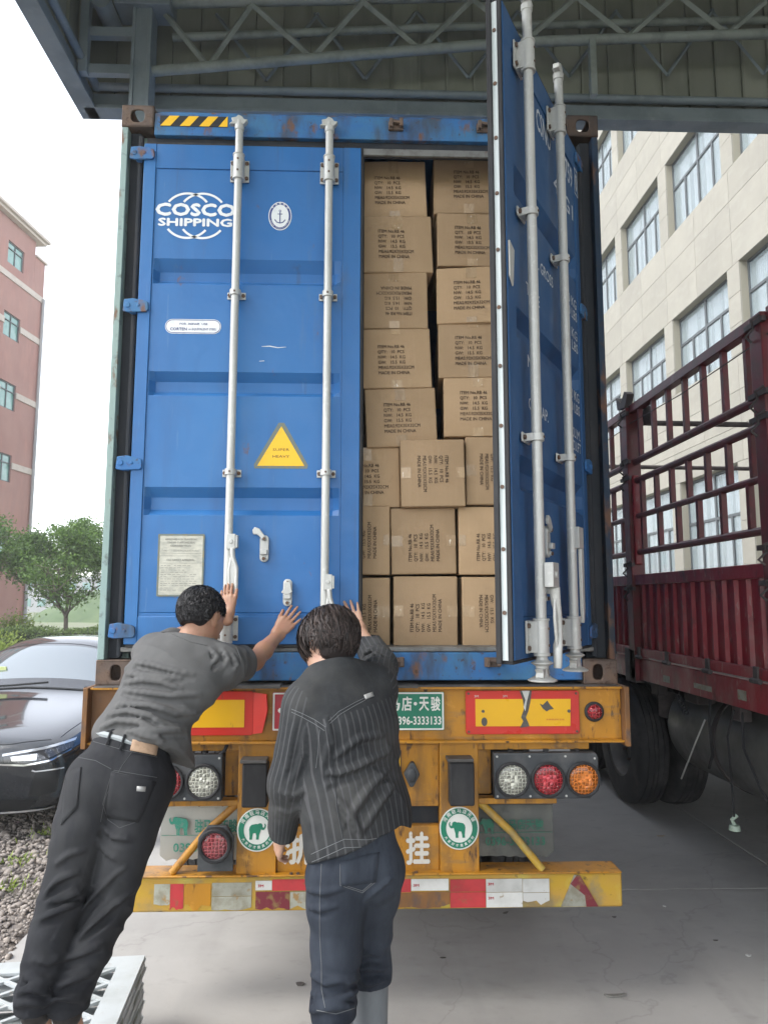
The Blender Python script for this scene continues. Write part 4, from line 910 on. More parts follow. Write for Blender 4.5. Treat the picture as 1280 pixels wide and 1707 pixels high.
# ================================================================== canopy
CA = empty('loading_canopy', (-1.98, 2.2, 0), label='dark steel canopy with lattice truss and sheet metal fascia over the loading yard', cat='canopy')
def cb(mb, name, mt, parent=CA, **k):
    mb.v = [(x+1.98, y-2.2, z) for x, y, z in mb.v]; return mb.build(name, mt, parent, **k)
CX0, CX1, CY0, CY1 = -2.42, 5.3, -10.5, 2.5  # unseen rear and right ends placed to shape the sky light below
m = MB(); m.box(-1.895, -1.765, 2.13, 2.27, 0, 6.86); m.box(-2.06, -1.60, 2.08, 2.32, 6.70, 6.86); m.box(-2.02, -1.64, 2.01, 2.39, 0, .02); cb(m, 'post', M['canopy_beam'], bevel=.006)
m = MB(); m.box(-1.91, -1.882, 2.115, 2.285, 0, 6.7); m.box(-1.778, -1.75, 2.115, 2.285, 0, 6.7); cb(m, 'post_flange', M['canopy_beam'], bevel=.003)
# lower edge beams of the fascia: rear, left
m = MB(); m.box(CX0, CX1, CY1-.02, CY1+.14, 6.045, 6.075); m.box(CX0+.0, CX1, CY1+.01, CY1+.13, 6.08, 6.20); m.tube([(CX0+.08, CY1-.03, 6.235), (CX1, CY1-.03, 6.235)], .035, 14); cb(m, 'edge_beam', M['canopy_beam'], bevel=.004)
m = MB(); m.box(CX0-.06, CX0+.10, CY0, CY1+.14, 6.045, 6.075); m.box(CX0-.05, CX0+.07, CY0, CY1+.13, 6.08, 6.20); m.tube([(CX0+.11, CY0, 6.235), (CX0+.11, CY1, 6.235)], .035, 14); cb(m, 'edge_beam', M['canopy_beam'], bevel=.004)
# fascia panels
x = CX0
while x < CX1-.2:
    m = MB(); m.box(x+.002, x+.243, CY1+.05, CY1+.062, 6.20, 7.75); m.box(x+.225, x+.243, CY1+.025, CY1+.05, 6.20, 7.75); cb(m, 'fascia_panel', M['canopy_panel']); x += .245
y = CY1
while y > -5:
    m = MB(); m.box(CX0+.0, CX0+.012, y-.243, y-.002, 6.20, 7.75); m.box(CX0+.012, CX0+.037, y-.243, y-.225, 6.20, 7.75); cb(m, 'fascia_panel', M['canopy_panel']); y -= .245
m = MB(); m.box(CX0, CX1, CY1+.064, CY1+.068, 6.2, 7.75); m.box(CX0-.006, CX0-.002, -5.1, CY1+.06, 6.2, 7.75); cb(m, 'outer_sheet', M['canopy_panel'])
m = MB(); m.box(CX0, CX0+.012, CY0, -5, 6.2, 7.75); cb(m, 'fascia_sheet', M['canopy_panel'])
# roof sheet with purlins
m = MB(); m.box(CX0, CX1, CY0, CY1+.06, 7.70, 7.75); cb(m, 'roof_sheet', M['canopy_panel'])
for y in np.arange(CY0+.3, CY1, 1.1):
    m = MB(); m.box(CX0+.02, CX1, y, y+.06, 7.52, 7.698); cb(m, 'purlin', M['canopy_beam'])
# truss: sloping bottom chord, pipes above, lattice
def zc(x): return 6.177+(x+1.825)*.1145 if x < 1.3 else 6.535+(x-1.3)*.065
m = MB(); m.tube([(-1.80, 2.2, zc(-1.8)), (1.3, 2.2, zc(1.3)), (4, 2.2, zc(4)), (CX1, 2.2, zc(CX1))], .042, 16); cb(m, 'bottom_chord', M['truss'])
m = MB(); m.tube([(-1.98, 2.2, 6.80), (CX1, 2.2, 7.205)], .046, 16); cb(m, 'top_chord', M['truss'])
m = MB(); m.tube([(-1.65, 2.40, 6.66), (.9, 2.40, 6.84), (CX1, 2.40, 7.075)], .034, 14); cb(m, 'bracing_pipe', M['truss'])
bot = [-1.295, -.428, .486, 1.386, 2.272, 3.15, 4.05, 4.90]; top = [-1.72, -.94, -.0, .94, 1.84, 2.72, 3.6, 4.5, 5.2]
def zt(x): return 6.80+(x+1.98)*.0557
for i, b in enumerate(bot):
    for t in (top[i], top[i+1]):
        m = MB(); v0, v1 = Vector((b+(.02 if t > b else -.02), 2.2, zc(b)+.03)), Vector((t, 2.2, zt(t)-.03)); m.tube([v0, v1], .026, 4); cb(m, 'diagonal_web', M['truss'])
bot2 = [x+.45 for x in bot]
for i, b in enumerate(bot2[:-1]):       # second lattice just inside the fascia
    for t in (b-.45, b+.45):
        m = MB(); m.tube([(b, 2.46, 6.36+b*.04), (t, 2.46, 7.0+t*.04)], .016, 4); cb(m, 'diagonal_web', M['canopy_beam'])
m = MB(); m.box(1.93, 1.985, 2.16, 2.22, 6.05, 6.60); cb(m, 'hanger', M['truss'], bevel=.003)
for z in (6.50, 6.165):
    m = MB(); m.box(-2.34, -1.89, 2.14, 2.20, z-.05, z+.035); cb(m, 'side_strut', M['canopy_beam'], bevel=.003)
m = MB(); m.box(-2.33, -2.26, 2.10, 2.17, 6.10, 7.0); cb(m, 'side_strut', M['canopy_beam'], bevel=.003)
m = MB(); m.box(-2.33, -2.22, 1.05, 1.16, 6.30, 7.6); cb(m, 'side_strut', M['truss'], bevel=.003)
m = MB(); m.tube([(-2.25, 2.2, 6.75), (-1.9, 1.9, 7.15), (-1.75, 1.2, 7.5)], .09, 4); cb(m, 'knee_brace', M['canopy_beam'])
m = MB(); m.tube([(-2.13, 2.0, 6.66), (-2.13, 2.3, 6.66)], .075, 18); cb(m, 'pipe_end', M['canopy_beam'])

# ================================================================== cream building
CB = empty('factory_building', (7.5, 15, 0), label='cream panelled factory building with rows of wide curtained windows behind the red truck', cat='building')
def fb(mb, name, mt, parent=CB, **k):
    mb.v = [(x-7.5, y-15, z) for x, y, z in mb.v]; return mb.build(name, mt, parent, **k)
WX = 7.5; PER = 3.13; Y0 = 13.30
rows = [(1.0, 4.54), (6.67, 8.52), (10.58, 12.52), (14.5, 16.35)]
zb = [(-.05, 1.0), (4.54, 6.67), (8.52, 10.58), (12.52, 14.5), (16.35, 18.2)]
m = MB()
for z0, z1 in zb: m.box(WX+.02, WX+.6, -8, 42, z0, z1)
fb(m, 'wall', M['joint'])
m = MB(); m.box(WX+.61, WX+12, -8, 42, 0, 18.1); fb(m, 'inner_volume', M['room'])
m = MB(); m.box(WX-.15, WX+12.1, -8.1, 42.1, 18.2, 18.5); fb(m, 'parapet', M['cream'])
def pane_mesh(w, h):
    mb = MB(); mb.box(0, .008, 0, w, 0, h); return mb.mesh('pane', M['glass'])
W_ = 2.65
protos = {}
def window(y0, z0, z1):
    """window opening y0..y0+W_, far jamb at y0+W_"""
    h = z1-z0; key = round(h, 2)
    if key in protos:
        w = copy_tree(protos[key], CB); w.location = (.16, y0-15, z0); return w
    mb = MB(); fr = .05
    mb.box(0, .06, 0, fr, 0, h); mb.box(0, .06, W_-fr, W_, 0, h); mb.box(0, .06, fr, W_-fr, 0, fr); mb.box(0, .06, fr, W_-fr, h-fr, h)
    zt_ = h*.64 if h < 2.5 else h*.72
    mb.box(-.005, .055, fr, W_-fr, zt_-.03, zt_+.03); mb.box(-.008, .058, W_/2-.035, W_/2+.035, fr, h-fr)
    for q in (.25, .75): mb.box(-.003, .052, W_*q-.035, W_*q+.035, fr, zt_-.03)
    w = mb.build('window', M['winframe'], CB); w.location = (.16, y0-15, z0)
    for a, b, c, d in ((0, .25, 0, 1), (.25, .5, 0, 1), (.5, .75, 0, 1), (.75, 1, 0, 1), (0, .5, 1, 2), (.5, 1, 1, 2)):
        c0, c1 = (fr, zt_) if c == 0 else (zt_, h-fr)
        p = MB(); p.box(.02, .028, W_*a+.04, W_*b-.04, c0+.02, c1-.02); p.build('pane', M['glass'], w)
    for a, b in ((.0, .30), (.33, .49), (.52, .70), (.78, 1.0)):      # hanging curtains behind the glass
        p = MB(); nn = 26; P_ = [(.16+.03*math.sin(k*1.7+a*9), W_*a+.04+(W_*(b-a)-.08)*k/nn) for k in range(nn+1)]
        v = [(x, y, fr) for x, y in P_]+[(x, y, h-fr) for x, y in P_]; p.add(v, [(k, k+1, nn+2+k, nn+1+k) for k in range(nn)]); p.build('curtain', M['curtain'], w, smooth=180)
    protos[key] = w; return w
ks = range(-3, 7)
for k in ks:
    for z0, z1 in rows: window(Y0+PER*k-W_, z0, z1)
# piers behind the panels, full height between the windows
for k in range(-4, 8):
    ya = Y0+PER*k; yb = ya+PER-W_
    for z0, z1 in rows: m = MB(); m.box(WX+.02, WX+.5, ya, yb, z0, z1); fb(m, 'pier', M['joint'])
def panel(y0, y1, z0, z1):
    mb = MB(); mb.box(WX-.012, WX+.022, y0+.005, y1-.005, z0+.005, z1-.005); fb(mb, 'wall_panel', M['cream'])
for k in range(-2, 5):
    jc = Y0+PER*k+(PER-W_)/2
    for z0, z1 in zb[1:4]:
        for q in range(3):
            for hlf in (0, 1): panel(jc-PER+hlf*PER/2, jc-PER/2+hlf*PER/2, z0+(z1-z0)*q/3, z0+(z1-z0)*(q+1)/3)
    for z0, z1 in rows:
        for q in range(3): panel(Y0+PER*k, Y0+PER*k+PER-W_, z0+(z1-z0)*q/3, z0+(z1-z0)*(q+1)/3)
m = MB()
for a, b in ((-8, Y0-PER*3+.32), (Y0+PER*4+.32, 42)):
    for z0, z1 in zb: m.box(WX-.010, WX+.019, a, b, z0, z1)
for z0, z1 in (zb[0], zb[4]): m.box(WX-.010, WX+.019, Y0-PER*3+.33, Y0+PER*4+.31, z0, z1)
fb(m, 'plain_facing', M['cream'])

# ================================================================== red building at the left
th = R(5.6); U = Vector((math.sin(th), math.cos(th), 0))
RB = empty('terracotta_building', (-17.337, 35.5, 0), rz=-th, label='terracotta building with pale bands and green windows at the left', cat='building')
# local frame: +y along U (away), -y towards the camera, face at x = 0, body towards -x
def rb_(mb, name, mt, parent=RB, **k): return mb.build(name, mt, parent, **k)
wins = [(18.60, 19.75), (14.85, 16.10), (11.25, 12.60), (7.62, 9.0), (4.0, 5.4)]
ws = [(-3.45, -2.02), (-7.6, -6.2), (-11.8, -10.4), (-16, -14.6)]
m = MB(); zs = [-.05]+[z for w in wins[::-1] for z in w]+[20.15]
for i in range(0, len(zs), 2): m.box(-12, 0, -20, 0, zs[i], zs[i+1]) if i < len(zs)-1 and zs[i+1] <= 18.61 else m.box(-12, 0, -20, -1.0, zs[i], 21.0)
ye = 0
for a, b in wins:
    top_ = a > 18; last = -1.0 if top_ else 0
    edges = [last]+[v for w in ws for v in (w[1], w[0])]+[-20]
    for i in range(0, len(edges), 2): m.box(-12, 0, edges[i], edges[i+1], a, b)
rb_(m, 'wall', M['terracotta'])
m = MB(); m.box(-12, -.001, -.99, 0, 18.0, 20.05); rb_(m, 'lower_parapet', M['terracotta']); m = MB(); m.box(-12, .10, -.99, .12, 20.05, 20.15); rb_(m, 'lower_coping', M['band'])
m = MB(); m.box(-12.3, .45, -20.3, -.30, 21.0, 21.16); m.box(-12.2, .30, -20.2, -.45, 20.85, 21.0); rb_(m, 'cornice', M['band'], bevel=.02)
for z0, z1 in ((17.80, 18.10), (15.42, 15.74), (11.95, 12.26), (8.33, 8.64), (4.75, 5.05)):
    cuts = [0]+[v for w in ws for v in (w[1], w[0])]+[-20] if z0 < 17 else [0, -20]
    for i in range(0, len(cuts), 2): m = MB(); m.box(-.2, .05, cuts[i]+(.04 if i == 0 else 0), cuts[i+1], z0, z1); rb_(m, 'band', M['band'])
wp = None
for a, b in wins:
    for y0, y1 in ws:
        if wp is None or abs((b-a)-hgt) > .02:
            hgt = b-a; mb = MB(); f = .06
            mb.box(-.14, -.06, 0, f, 0, hgt); mb.box(-.14, -.06, 1.43-f, 1.43, 0, hgt); mb.box(-.14, -.06, f, 1.43-f, 0, f); mb.box(-.14, -.06, f, 1.43-f, hgt-f, hgt); mb.box(-.135, -.055, .69, .74, f, hgt-f); mb.box(-.13, -.05, f, 1.43-f, hgt*.68, hgt*.68+.05)
            wp = mb.build('window', M['winframe'], RB)
            p = MB(); p.box(-.12, -.10, .06, .69, .06, hgt*.68); p.build('pane', M['greenglass'], wp); p = MB(); p.box(-.12, -.10, .74, 1.37, .06, hgt*.68); p.build('pane', M['greenglass'], wp)
            p = MB(); p.box(-.12, -.10, .06, 1.37, hgt*.68+.05, hgt-.06); p.build('pane', M['greenglass'], wp); w = wp
        else: w = copy_tree(wp, RB)
        w.location = (0, y0, a)
m = MB(); m.tube([(.10, -.12, 0), (.10, -.12, 18)], .08, 10); rb_(m, 'drainpipe', M['fargrey'])

# ================================================================== trees, hedge, things far off
def tree(name, loc, label, H, R_, zc_, nleaf, size, trunk_h, seed, lean=(0, 0)):
    r = random.Random(seed); root = empty(name, loc, label=label, cat='tree', group='street trees behind the hedge')
    m = MB(); tips = []
    base = Vector((0, 0, 0)); fork = Vector((lean[0], lean[1], trunk_h)); m.tube([base, (base+fork)/2+Vector((.03, 0, 0)), fork], [.085, .07, .062], 10)
    def grow(p, d, L, rad, lv):
        q = p + d*L*.5 + Vector((r.uniform(-.06, .06), r.uniform(-.06, .06), .03))*L; e = q + (d+Vector((r.uniform(-.25, .25), r.uniform(-.25, .25), .15))).normalized()*L*.5
        m.tube([p, q, e], [rad, rad*.8, rad*.55], 6); tips.append(q*.4+e*.6); tips.append(e)
        if lv < 3:
            for _ in range(r.choice((2, 3, 3))):
                nd = (d + Vector((r.gauss(0, .55), r.gauss(0, .55), r.gauss(.1, .3)))).normalized(); grow(e, nd, L*r.uniform(.58, .8), rad*.55, lv+1)
    for k in range(7):
        a = k*2*math.pi/7+r.uniform(-.3, .3); t = r.uniform(.5, 1.15) if k else .1
        grow(fork-Vector((0, 0, r.uniform(0, .25))), Vector((math.cos(a)*math.sin(t), math.sin(a)*math.sin(t), math.cos(t))), H*.24, .036, 0)
    m.build('trunk', M['bark'], root, smooth=60)
    C_ = np.array([0, 0, zc_]); T = np.array([t[:] for t in tips]); T = T[np.linalg.norm((T-C_)/[R_, R_, (H-trunk_h)/2*1.05], axis=1) < 1.12]
    rg = np.random.default_rng(seed); n2 = 46     # clumps on the crown's shell, with gaps
    dd = rg.normal(size=(n2, 3)); dd /= np.linalg.norm(dd, axis=1)[:, None]; Sh = C_+dd*[R_*.86, R_*.86, (H-trunk_h)/2*.86]*rg.uniform(.6, 1.0, (n2, 1))
    CL_ = np.concatenate([T, Sh]); idx = rg.integers(0, len(CL_), nleaf); s = rg.choice([.10, .16, .22], nleaf)[:, None]
    P = CL_[idx] + rg.normal(size=(nleaf, 3))*s*np.array([1.25, 1.25, .7])*R_/1.35
    V, F = leaves(P, size, seed=seed, up=-.1); link('crown', np_mesh('crown', V, F, M['leaf']), root)
    return root
tree('tree', (-9.02, 19.6, -.05), 'round leafy tree with thin forked trunk standing behind the hedge', 4.55, 1.42, 3.0, 26000, .11, 1.45, 4)
tree('tree', (-12.2, 18.8, -.05), 'leafy tree cut off by the left edge of the photo, beside the terracotta building', 4.9, 1.45, 3.1, 24000, .12, 1.6, 9)
def leaf_box(name, mtl, x0, x1, y0, y1, z0, z1, n, size, seed, **kw):
    r = np.random.default_rng(seed); P = r.random((n, 3)); f = r.integers(0, 4, n)
    P[:, 2] = np.where(f == 0, 1-P[:, 2]**3*.3, P[:, 2]); P[:, 1] = np.where(f > 1, P[:, 1]**3*.5, P[:, 1])
    P = P*[x1-x0, y1-y0, z1-z0]+[x0, y0, z0]; P[:, 2] += .05*np.sin(P[:, 0]*3)+.03*np.sin(P[:, 0]*7.7)*(P[:, 2] > z1*.7)
    V, F = leaves(P, size, seed=seed, **kw); return np_mesh(name, V, F, mtl)
h = empty('hedge', (-10, 18.2, -.05), label='long clipped hedge behind the parked car', cat='hedge'); h2 = link('foliage', leaf_box('foliage', M['hedge'], -9, 5.5, -.55, .5, .05, 1.02, 34000, .075, 5), h)
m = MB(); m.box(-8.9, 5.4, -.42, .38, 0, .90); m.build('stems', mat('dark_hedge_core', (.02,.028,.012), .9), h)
b = empty('bush', (-9.35, 15.6, -.05), label='bright yellow green bush in front of the hedge at the left edge', cat='bush'); r = np.random.default_rng(8)
P = r.normal(size=(2600, 3))*[.42, .3, .22]+[0, 0, .52]; V, F = leaves(P, .09, seed=8, up=.4); link('foliage', np_mesh('foliage', V, F, M['leaf_yellow']), b)
m = MB(); [m.tube([(0, 0, 0), (r.uniform(-.3, .3), r.uniform(-.2, .2), .55)], .012, 5) for _ in range(6)]; m.build('stems', M['bark'], b)
b = empty('shrub', (-11.0, 20.6, -.05), label='pale yellow shrub behind the hedge beside the terracotta building', cat='bush')
P = r.normal(size=(1500, 3))*[.30, .3, .22]+[0, 0, .95]; V, F = leaves(P, .10, seed=18, up=.4); link('foliage', np_mesh('foliage', V, F, M['leaf_yellow']), b)
m = MB(); [m.tube([(0, 0, 0), (r.uniform(-.3, .3), r.uniform(-.2, .2), .8)], .012, 5) for _ in range(5)]; m.build('stems', M['bark'], b)
# far off
m = MB(); vs = []; fs = []; n = 40
for j in range(n):
    for i in range(n):
        x, y = -1+2*i/(n-1), -1+2*j/(n-1); q = max(0, 1-x*x-y*y); vs.append((-21+x*9, 66+y*8, -.4+3.4*q**.8+.15*math.sin(x*9)*math.cos(y*7)))
for j in range(n-1):
    for i in range(n-1): k = j*n+i; fs.append((k, k+1, k+n+1, k+n))
m.add(vs, fs); g = m.build('grassy_mound', M['hill'], smooth=180); tag(g, 'hazy green grassy mound far behind the tree', kind='structure')
def far_block(loc, rz, w, d, hgt, mt, label, fl=3, nw=8):
    root = empty('distant_building', loc, rz, label=label, cat='building'); mb = MB(); mb.box(0, w, 0, d, 0, hgt); mb.build('wall', mt, root); mb = MB(); mb.box(-.3, w+.3, -.3, d+.3, hgt, hgt+.4); mb.build('roof', M['fargrey'], root)
    p = MB(); p.box(0, w/nw*.55, -.06, -.01, 0, hgt/fl*.45); wm = p.mesh('window', M['greenglass'])
    for i in range(nw):
        for j in range(fl): o = link('window', wm, root); o.location = (w/nw*(i+.22), 0, hgt/fl*(j+.35))
far_block((-29.5, 92, -.06), 0, 16, 10, 8.4, M['farwall'], 'hazy pink block far away behind the tree trunk')
far_block((-58, 110, -.06), R(4), 26, 10, 5.0, M['fargrey'], 'low hazy grey building far away left of the tree trunk', 2, 12)
far_block((-52, 60, -.06), R(-8), 20, 8, 2.0, M['fargrey'], 'low pale wall-like shed far behind the hedge', 1, 14)
# haze over the yard and everything behind it
m = MB(); m.box(-80, 80, -24, 138, -1.2, 30)
hm = bpy.data.materials.new('pale_haze'); hm.use_nodes = True; hn = hm.node_tree; hn.nodes.remove(hn.nodes['Principled BSDF'])
pv = hn.nodes.new('ShaderNodeVolumePrincipled'); pv.inputs['Color'].default_value = (1.0, 1.0, 1.0, 1); pv.inputs['Density'].default_value = .0027; pv.inputs['Anisotropy'].default_value = .2
hn.links.new(pv.outputs[0], hn.nodes['Material Output'].inputs['Volume'])
hz = m.build('haze', hm, smooth=None); tag(hz, 'thin pale haze that fades the far things', kind='stuff')
# ================================================================== red stake truck
CR = (.26, .018, .028)
M['crimson'] = mat('crimson_truck_paint', CR, .38, layers=[((.19,.013,.025), (2,2,2), .42,.65,.6), ((.28,.09,.09), (6,6,1.0), .52,.70,.7), ((.30,.20,.18), (26,26,9), .60,.70,.7), ((.05,.02,.02), (9,9,5), .55,.70,.75), ((.16,.11,.10), (3,3,3), .56,.72,.6)], bump=[(4,.35,.02),(60,.1,.002)], rvar=.1)
M['crimson_rail'] = mat('dark_crimson_rail', (.145,.018,.026), .42, layers=[((.09,.03,.025), (9,9,9), .42,.62,.8), ((.20,.11,.10), (12,12,4), .60,.72,.6)], bump=[(60,.15,.002)])
M['red_sunlit'] = mat('sunlit_red_post', (.55,.015,.02), .45)  # sunlight on the far-side posts painted in as a brighter red
M['chassis'] = mat('dusty_truck_chassis', (.06,.05,.05), .7, layers=[((.12,.10,.095), (8,8,8), .45,.65,.8)], bump=[(50,.3,.004)])
M['tank'] = mat('dusty_fuel_tank', (.16,.16,.15), .42, .4, layers=[((.07,.07,.068), (2.5,2.5,2.5), .42,.66,.8), ((.19,.185,.175), (9,9,9), .55,.72,.6), ((.28,.27,.25), (40,40,40), .66,.75,.5)], bump=[(7,.25,.015)], rvar=.12)
TK = empty('stake_truck', (3.52, 1.5, 0), label='crimson stake bed truck with high ladder rails parked right of the container', cat='truck')
def kb(mb, name, mt, parent=TK, **k):
    mb.v = [(x-3.52, y-1.5, z) for x, y, z in mb.v]; return mb.build(name, mt, parent, **k)
YA, YB = -2.7, 5.6
posts = [-1.58, .53, 2.68, 4.78]
def side(X, s, near):
    """one side of the bed; s = outward direction"""
    m = MB()         # corrugated board
    prof = []; y = YA
    while y < YB: prof += [(y, 0), (y+.10, 0), (y+.115, .022), (y+.135, .022), (y+.15, 0)] if near else [(y, 0), (y+.3, 0)]; y += .15 if near else .3
    vs = [(X+s*d, yy, z) for z in (1.385, 1.94) for yy, d in prof]; n = len(prof); m.add(vs, [(i, i+1, n+i+1, n+i) for i in range(n-1)]); m.add([(x-s*.01, y, z) for x, y, z in vs], [(i, i+1, n+i+1, n+i) for i in range(n-1)])
    kb(m, 'side_board', M['crimson'], smooth=25)
    m = MB(); m.box(X-s*.03, X+s*.045, YA, YB, 1.93, 2.015); kb(m, 'top_rail', M['crimson'], bevel=.006)
    m = MB(); m.box(X-s*.02, X+s*.050, YA, YB, 1.345, 1.41); m.box(X-s*.02, X+s*.03, YA, YB, 1.15, 1.325); hr = kb(m, 'hinge_rail', M['crimson'], bevel=.004)
    if near:
        for y in (.75, 1.35, 2.0, 2.55, 3.15): m = MB(); m.cyl((X+s*.06, y-.05, 1.338), 'y', .016, .10, 10); m.box(X+s*.045, X+s*.062, y-.025, y+.025, 1.33, 1.42); kb(m, 'board_hinge', M['chassis'], hr, bevel=.003)
    for pz in posts:
        m = MB(); m.box(X-s*.05, X+s*.065, pz-.065, pz+.065, 1.14, 3.455); p = kb(m, 'stake_post', M['crimson_rail'], bevel=.006)
        m = MB(); m.box(X-s*.02, X+s*.04, pz-.095, pz-.066, 2.10, 2.86); m.box(X-s*.02, X+s*.04, pz+.066, pz+.095, 2.10, 2.86); kb(m, 'post_guide', M['crimson'], p, bevel=.01)
        if near:
            for z in (1.90, 2.10, 2.84, 2.98, 3.40):
                m = MB(); m.tube([(X+s*.07, pz-.07, z+.03), (X+s*.10, pz-.03, z+.01), (X+s*.075, pz+.0, z-.03), (X+s*.105, pz+.03, z-.07), (X+s*.07, pz+.03, z-.10)], .008, 6); m.box(X+s*.05, X+s*.075, pz-.10, pz+.10, z-.015, z+.015); kb(m, 'chain_hook', M['chassis'], p)
    for i in range(len(posts)-1):
        a, b = posts[i]+.07, posts[i+1]-.07
        m = MB(); m.box(X-.035, X+.035, a, b, 3.405, 3.475); kb(m, 'ladder_rail', M['crimson_rail'], bevel=.004)
        for z, r in ((2.98, .029), (2.815, .027), (2.51, .024), (2.205, .026)):
            m = MB(); m.tube([(X, a-.03, z), (X, b+.03, z)], r, 10); kb(m, 'ladder_rail', M['crimson_rail'])
        def bars(z0, z1, n, off):
            for k in range(n):
                y = a+(b-a)*(k+off)/n; mm = MB(); mm.box(X-.018, X+.018, y-.018, y+.018, z0, z1); kb(mm, 'ladder_bar', M['crimson_rail'])
        bars(3.0, 3.42, 7, .5); bars(2.53, 2.80, 7, .5); bars(2.22, 2.50, 6, .6)
        m = MB(); m.tube([(X+s*.035, a, 3.30), (X+s*.035, (a+b)/2, 3.285), (X+s*.035, b, 3.315)], .004, 5); kb(m, 'wire', M['chassis'])
side(2.35, -1, True); side(4.72, 1, False)
m = MB(); m.box(2.36, 4.71, YA, YB, 1.20, 1.30); kb(m, 'bed_floor', M['chassis'])
m = MB(); m.box(2.40, 4.68, YB-.05, YB, 1.30, 2.0); kb(m, 'tail_board', M['crimson'])
for y, z in ((.58, 3.42), (2.68, 3.34), (4.65, 3.32)): m = MB(); m.tube([(2.36, y, z), (4.71, y, z-.02)], .024, 10); kb(m, 'cross_pole', M['chassis'])
for x in (4.60,):
    for y in (2.2, 4.4): m = MB(); m.box(x, x+.09, y-.09, y+.09, 2.0, 2.75); kb(m, 'inner_post', M['red_sunlit'])
for a, b in ((2.9, 3.0), (1.3, 2.6)): m = MB(); m.box(4.58, 4.66, a, a+.06, 2.0, b); kb(m, 'inner_post', M['red_sunlit'])
for s_, x in ((-1, 3.05), (1, 3.98)): m = MB(); m.box(x, x+.09, YA, YB, .92, 1.19); kb(m, 'chassis_rail', M['chassis'])
# tarpaulin scrap on top of the post
m = MB(); m.prism([(2.55, 3.56), (2.62, 3.60), (2.72, 3.52), (2.83, 3.60), (2.80, 3.48), (2.62, 3.46)], 2.28, 2.34, 'yz'); kb(m, 'rag', M['chassis'])
m = MB(); m.sphere((2.42, 2.45, 3.35), .07, sc=(.8, 1, 1.2)); kb(m, 'rope_bundle', M['chassis'])
for y in (3.30, 4.62, -1.6):
    for x, o in ((2.49, -1), (2.83, -1), (4.24, 1), (4.58, 1)): wheel('wheel', TK, x, y, .545, .545, .27, o, conv=kb)
    m = MB(); m.tube([(2.5, y, .545), (4.55, y, .545)], .07, 12); kb(m, 'axle', M['chassis'])
# fuel tank with straps
m = MB(); m.cyl((2.83, -1.3, .815), 'y', .36, 3.78, 44); t = kb(m, 'fuel_tank', M['tank'], bevel=.035, seg=4)
for y in (-.6, .55, 1.7): m = MB(); m.ring(circle(2.83, .815, .366, .366, 40), circle(2.83, .815, .3605, .3605, 40), y-.03, y+.03); kb(m, 'tank_strap', M['chassis'], t)
m = MB(); m.prism([(2.46, .86), (2.62, .80), (2.70, .62), (3.0, .34), (3.04, .30), (3.0, .55), (2.95, .95), (2.46, 1.08)], 2.60, 2.615, 'xz'); kb(m, 'splash_guard', M['chassis'])
for q in ((2.55, 2.62, 2.2, 2.32, .95, 1.149), (2.44, 2.60, 1.85, 2.05, 1.05, 1.149), (2.42, 2.5, 1.2, 1.32, 1.03, 1.14), (2.40, 2.48, 2.45, 2.60, 1.04, 1.149)): m = MB(); m.box(*q); kb(m, 'bracket', M['chassis'], bevel=.01)
m = MB(); m.box(2.285, 2.36, 2.62, 2.86, 1.12, 1.40); kb(m, 'clamp_block', M['chassis'], bevel=.008)
for a, b, c, d in ((2.02, 2.14, 1.185, 1.235), (1.36, 1.62, 1.20, 1.235), (.92, 1.02, 1.20, 1.26)): m = MB(); m.box(2.318, 2.3195, a, b, c, d); kb(m, 'worn_sticker', M['tape_grey'])
# spring and cords hanging below the bed
m = MB(); P = []
for k in range(60): a = k*.75; P.append((2.36+.018*math.cos(a), 1.98-.002*k, 1.10-.0018*k+.018*math.sin(a)))
m.tube(P, .005, 5); kb(m, 'coil_spring', M['rubber'])
m = MB(); m.tube([(2.36, 1.47, 1.15), (2.34, 1.46, .98), (2.36, 1.48, .78), (2.35, 1.52, .68)], .010, 6); kb(m, 'chain', M['rubber'])
m = MB(); m.tube([(2.34, 1.52, 1.0), (2.32, 1.62, .85), (2.33, 1.92, .52)], .006, 6); kb(m, 'bent_rod', M['zinc'])
m = MB(); m.tube([(2.34, 1.12, 1.12), (2.32, 1.18, .95), (2.34, 1.20, .70), (2.34, 1.19, .46)], .007, 6); kb(m, 'hanging_cord', M['rubber'])
m = MB(); m.tube([(2.34, 1.02, 1.12), (2.30, .95, .92), (2.31, .80, .72), (2.33, .55, .55)], .008, 6); kb(m, 'hanging_cord', M['rubber'])
m = MB(); m.cyl((2.34, 1.19, .38), 'z', .036, .03, 14, r2=.03); m.tube([(2.34, 1.19, .41), (2.33, 1.2, .44), (2.36, 1.19, .47)], .012, 8); kb(m, 'cord_weight', mat('pale_green_plastic', (.45,.55,.45), .5))
# ================================================================== parked car
from mathutils.bvhtree import BVHTree
M['carpaint'] = mat('glossy_black_car_paint', (.012,.014,.018), .12, coat=1.0, spec=.6, layers=[((.03,.034,.04), (3,3,3), .5,.7,.4)])
M['carfront'] = mat('wet_black_bumper', (.010,.014,.018), .10, coat=1.0, layers=[((.25,.30,.32), (110,110,110), .70,.735,.85)], bump=[(130,.5,.003)])  # pale specks paint the sparkle of water drops into the black
M['carglass'] = mat('windscreen_glass', (.07,.10,.11), .03, spec=1.0, coat=1, ior=2.0); M['carpaint'].node_tree.nodes['Principled BSDF'].inputs['Coat IOR'].default_value = 1.6
M['chrome'] = mat('chrome_trim', (.65,.66,.67), .12, 1.0)
M['grille'] = mat('black_grille', (.012,.013,.014), .35)
M['lampglass'] = mat('headlight_lens', (.05,.05,.055), .04, coat=1, layers=[((.22,.22,.23), (40,40,60), .55,.65,.8)])
M['drl'] = mat('headlight_strip', (.62,.64,.66), .15, .6)
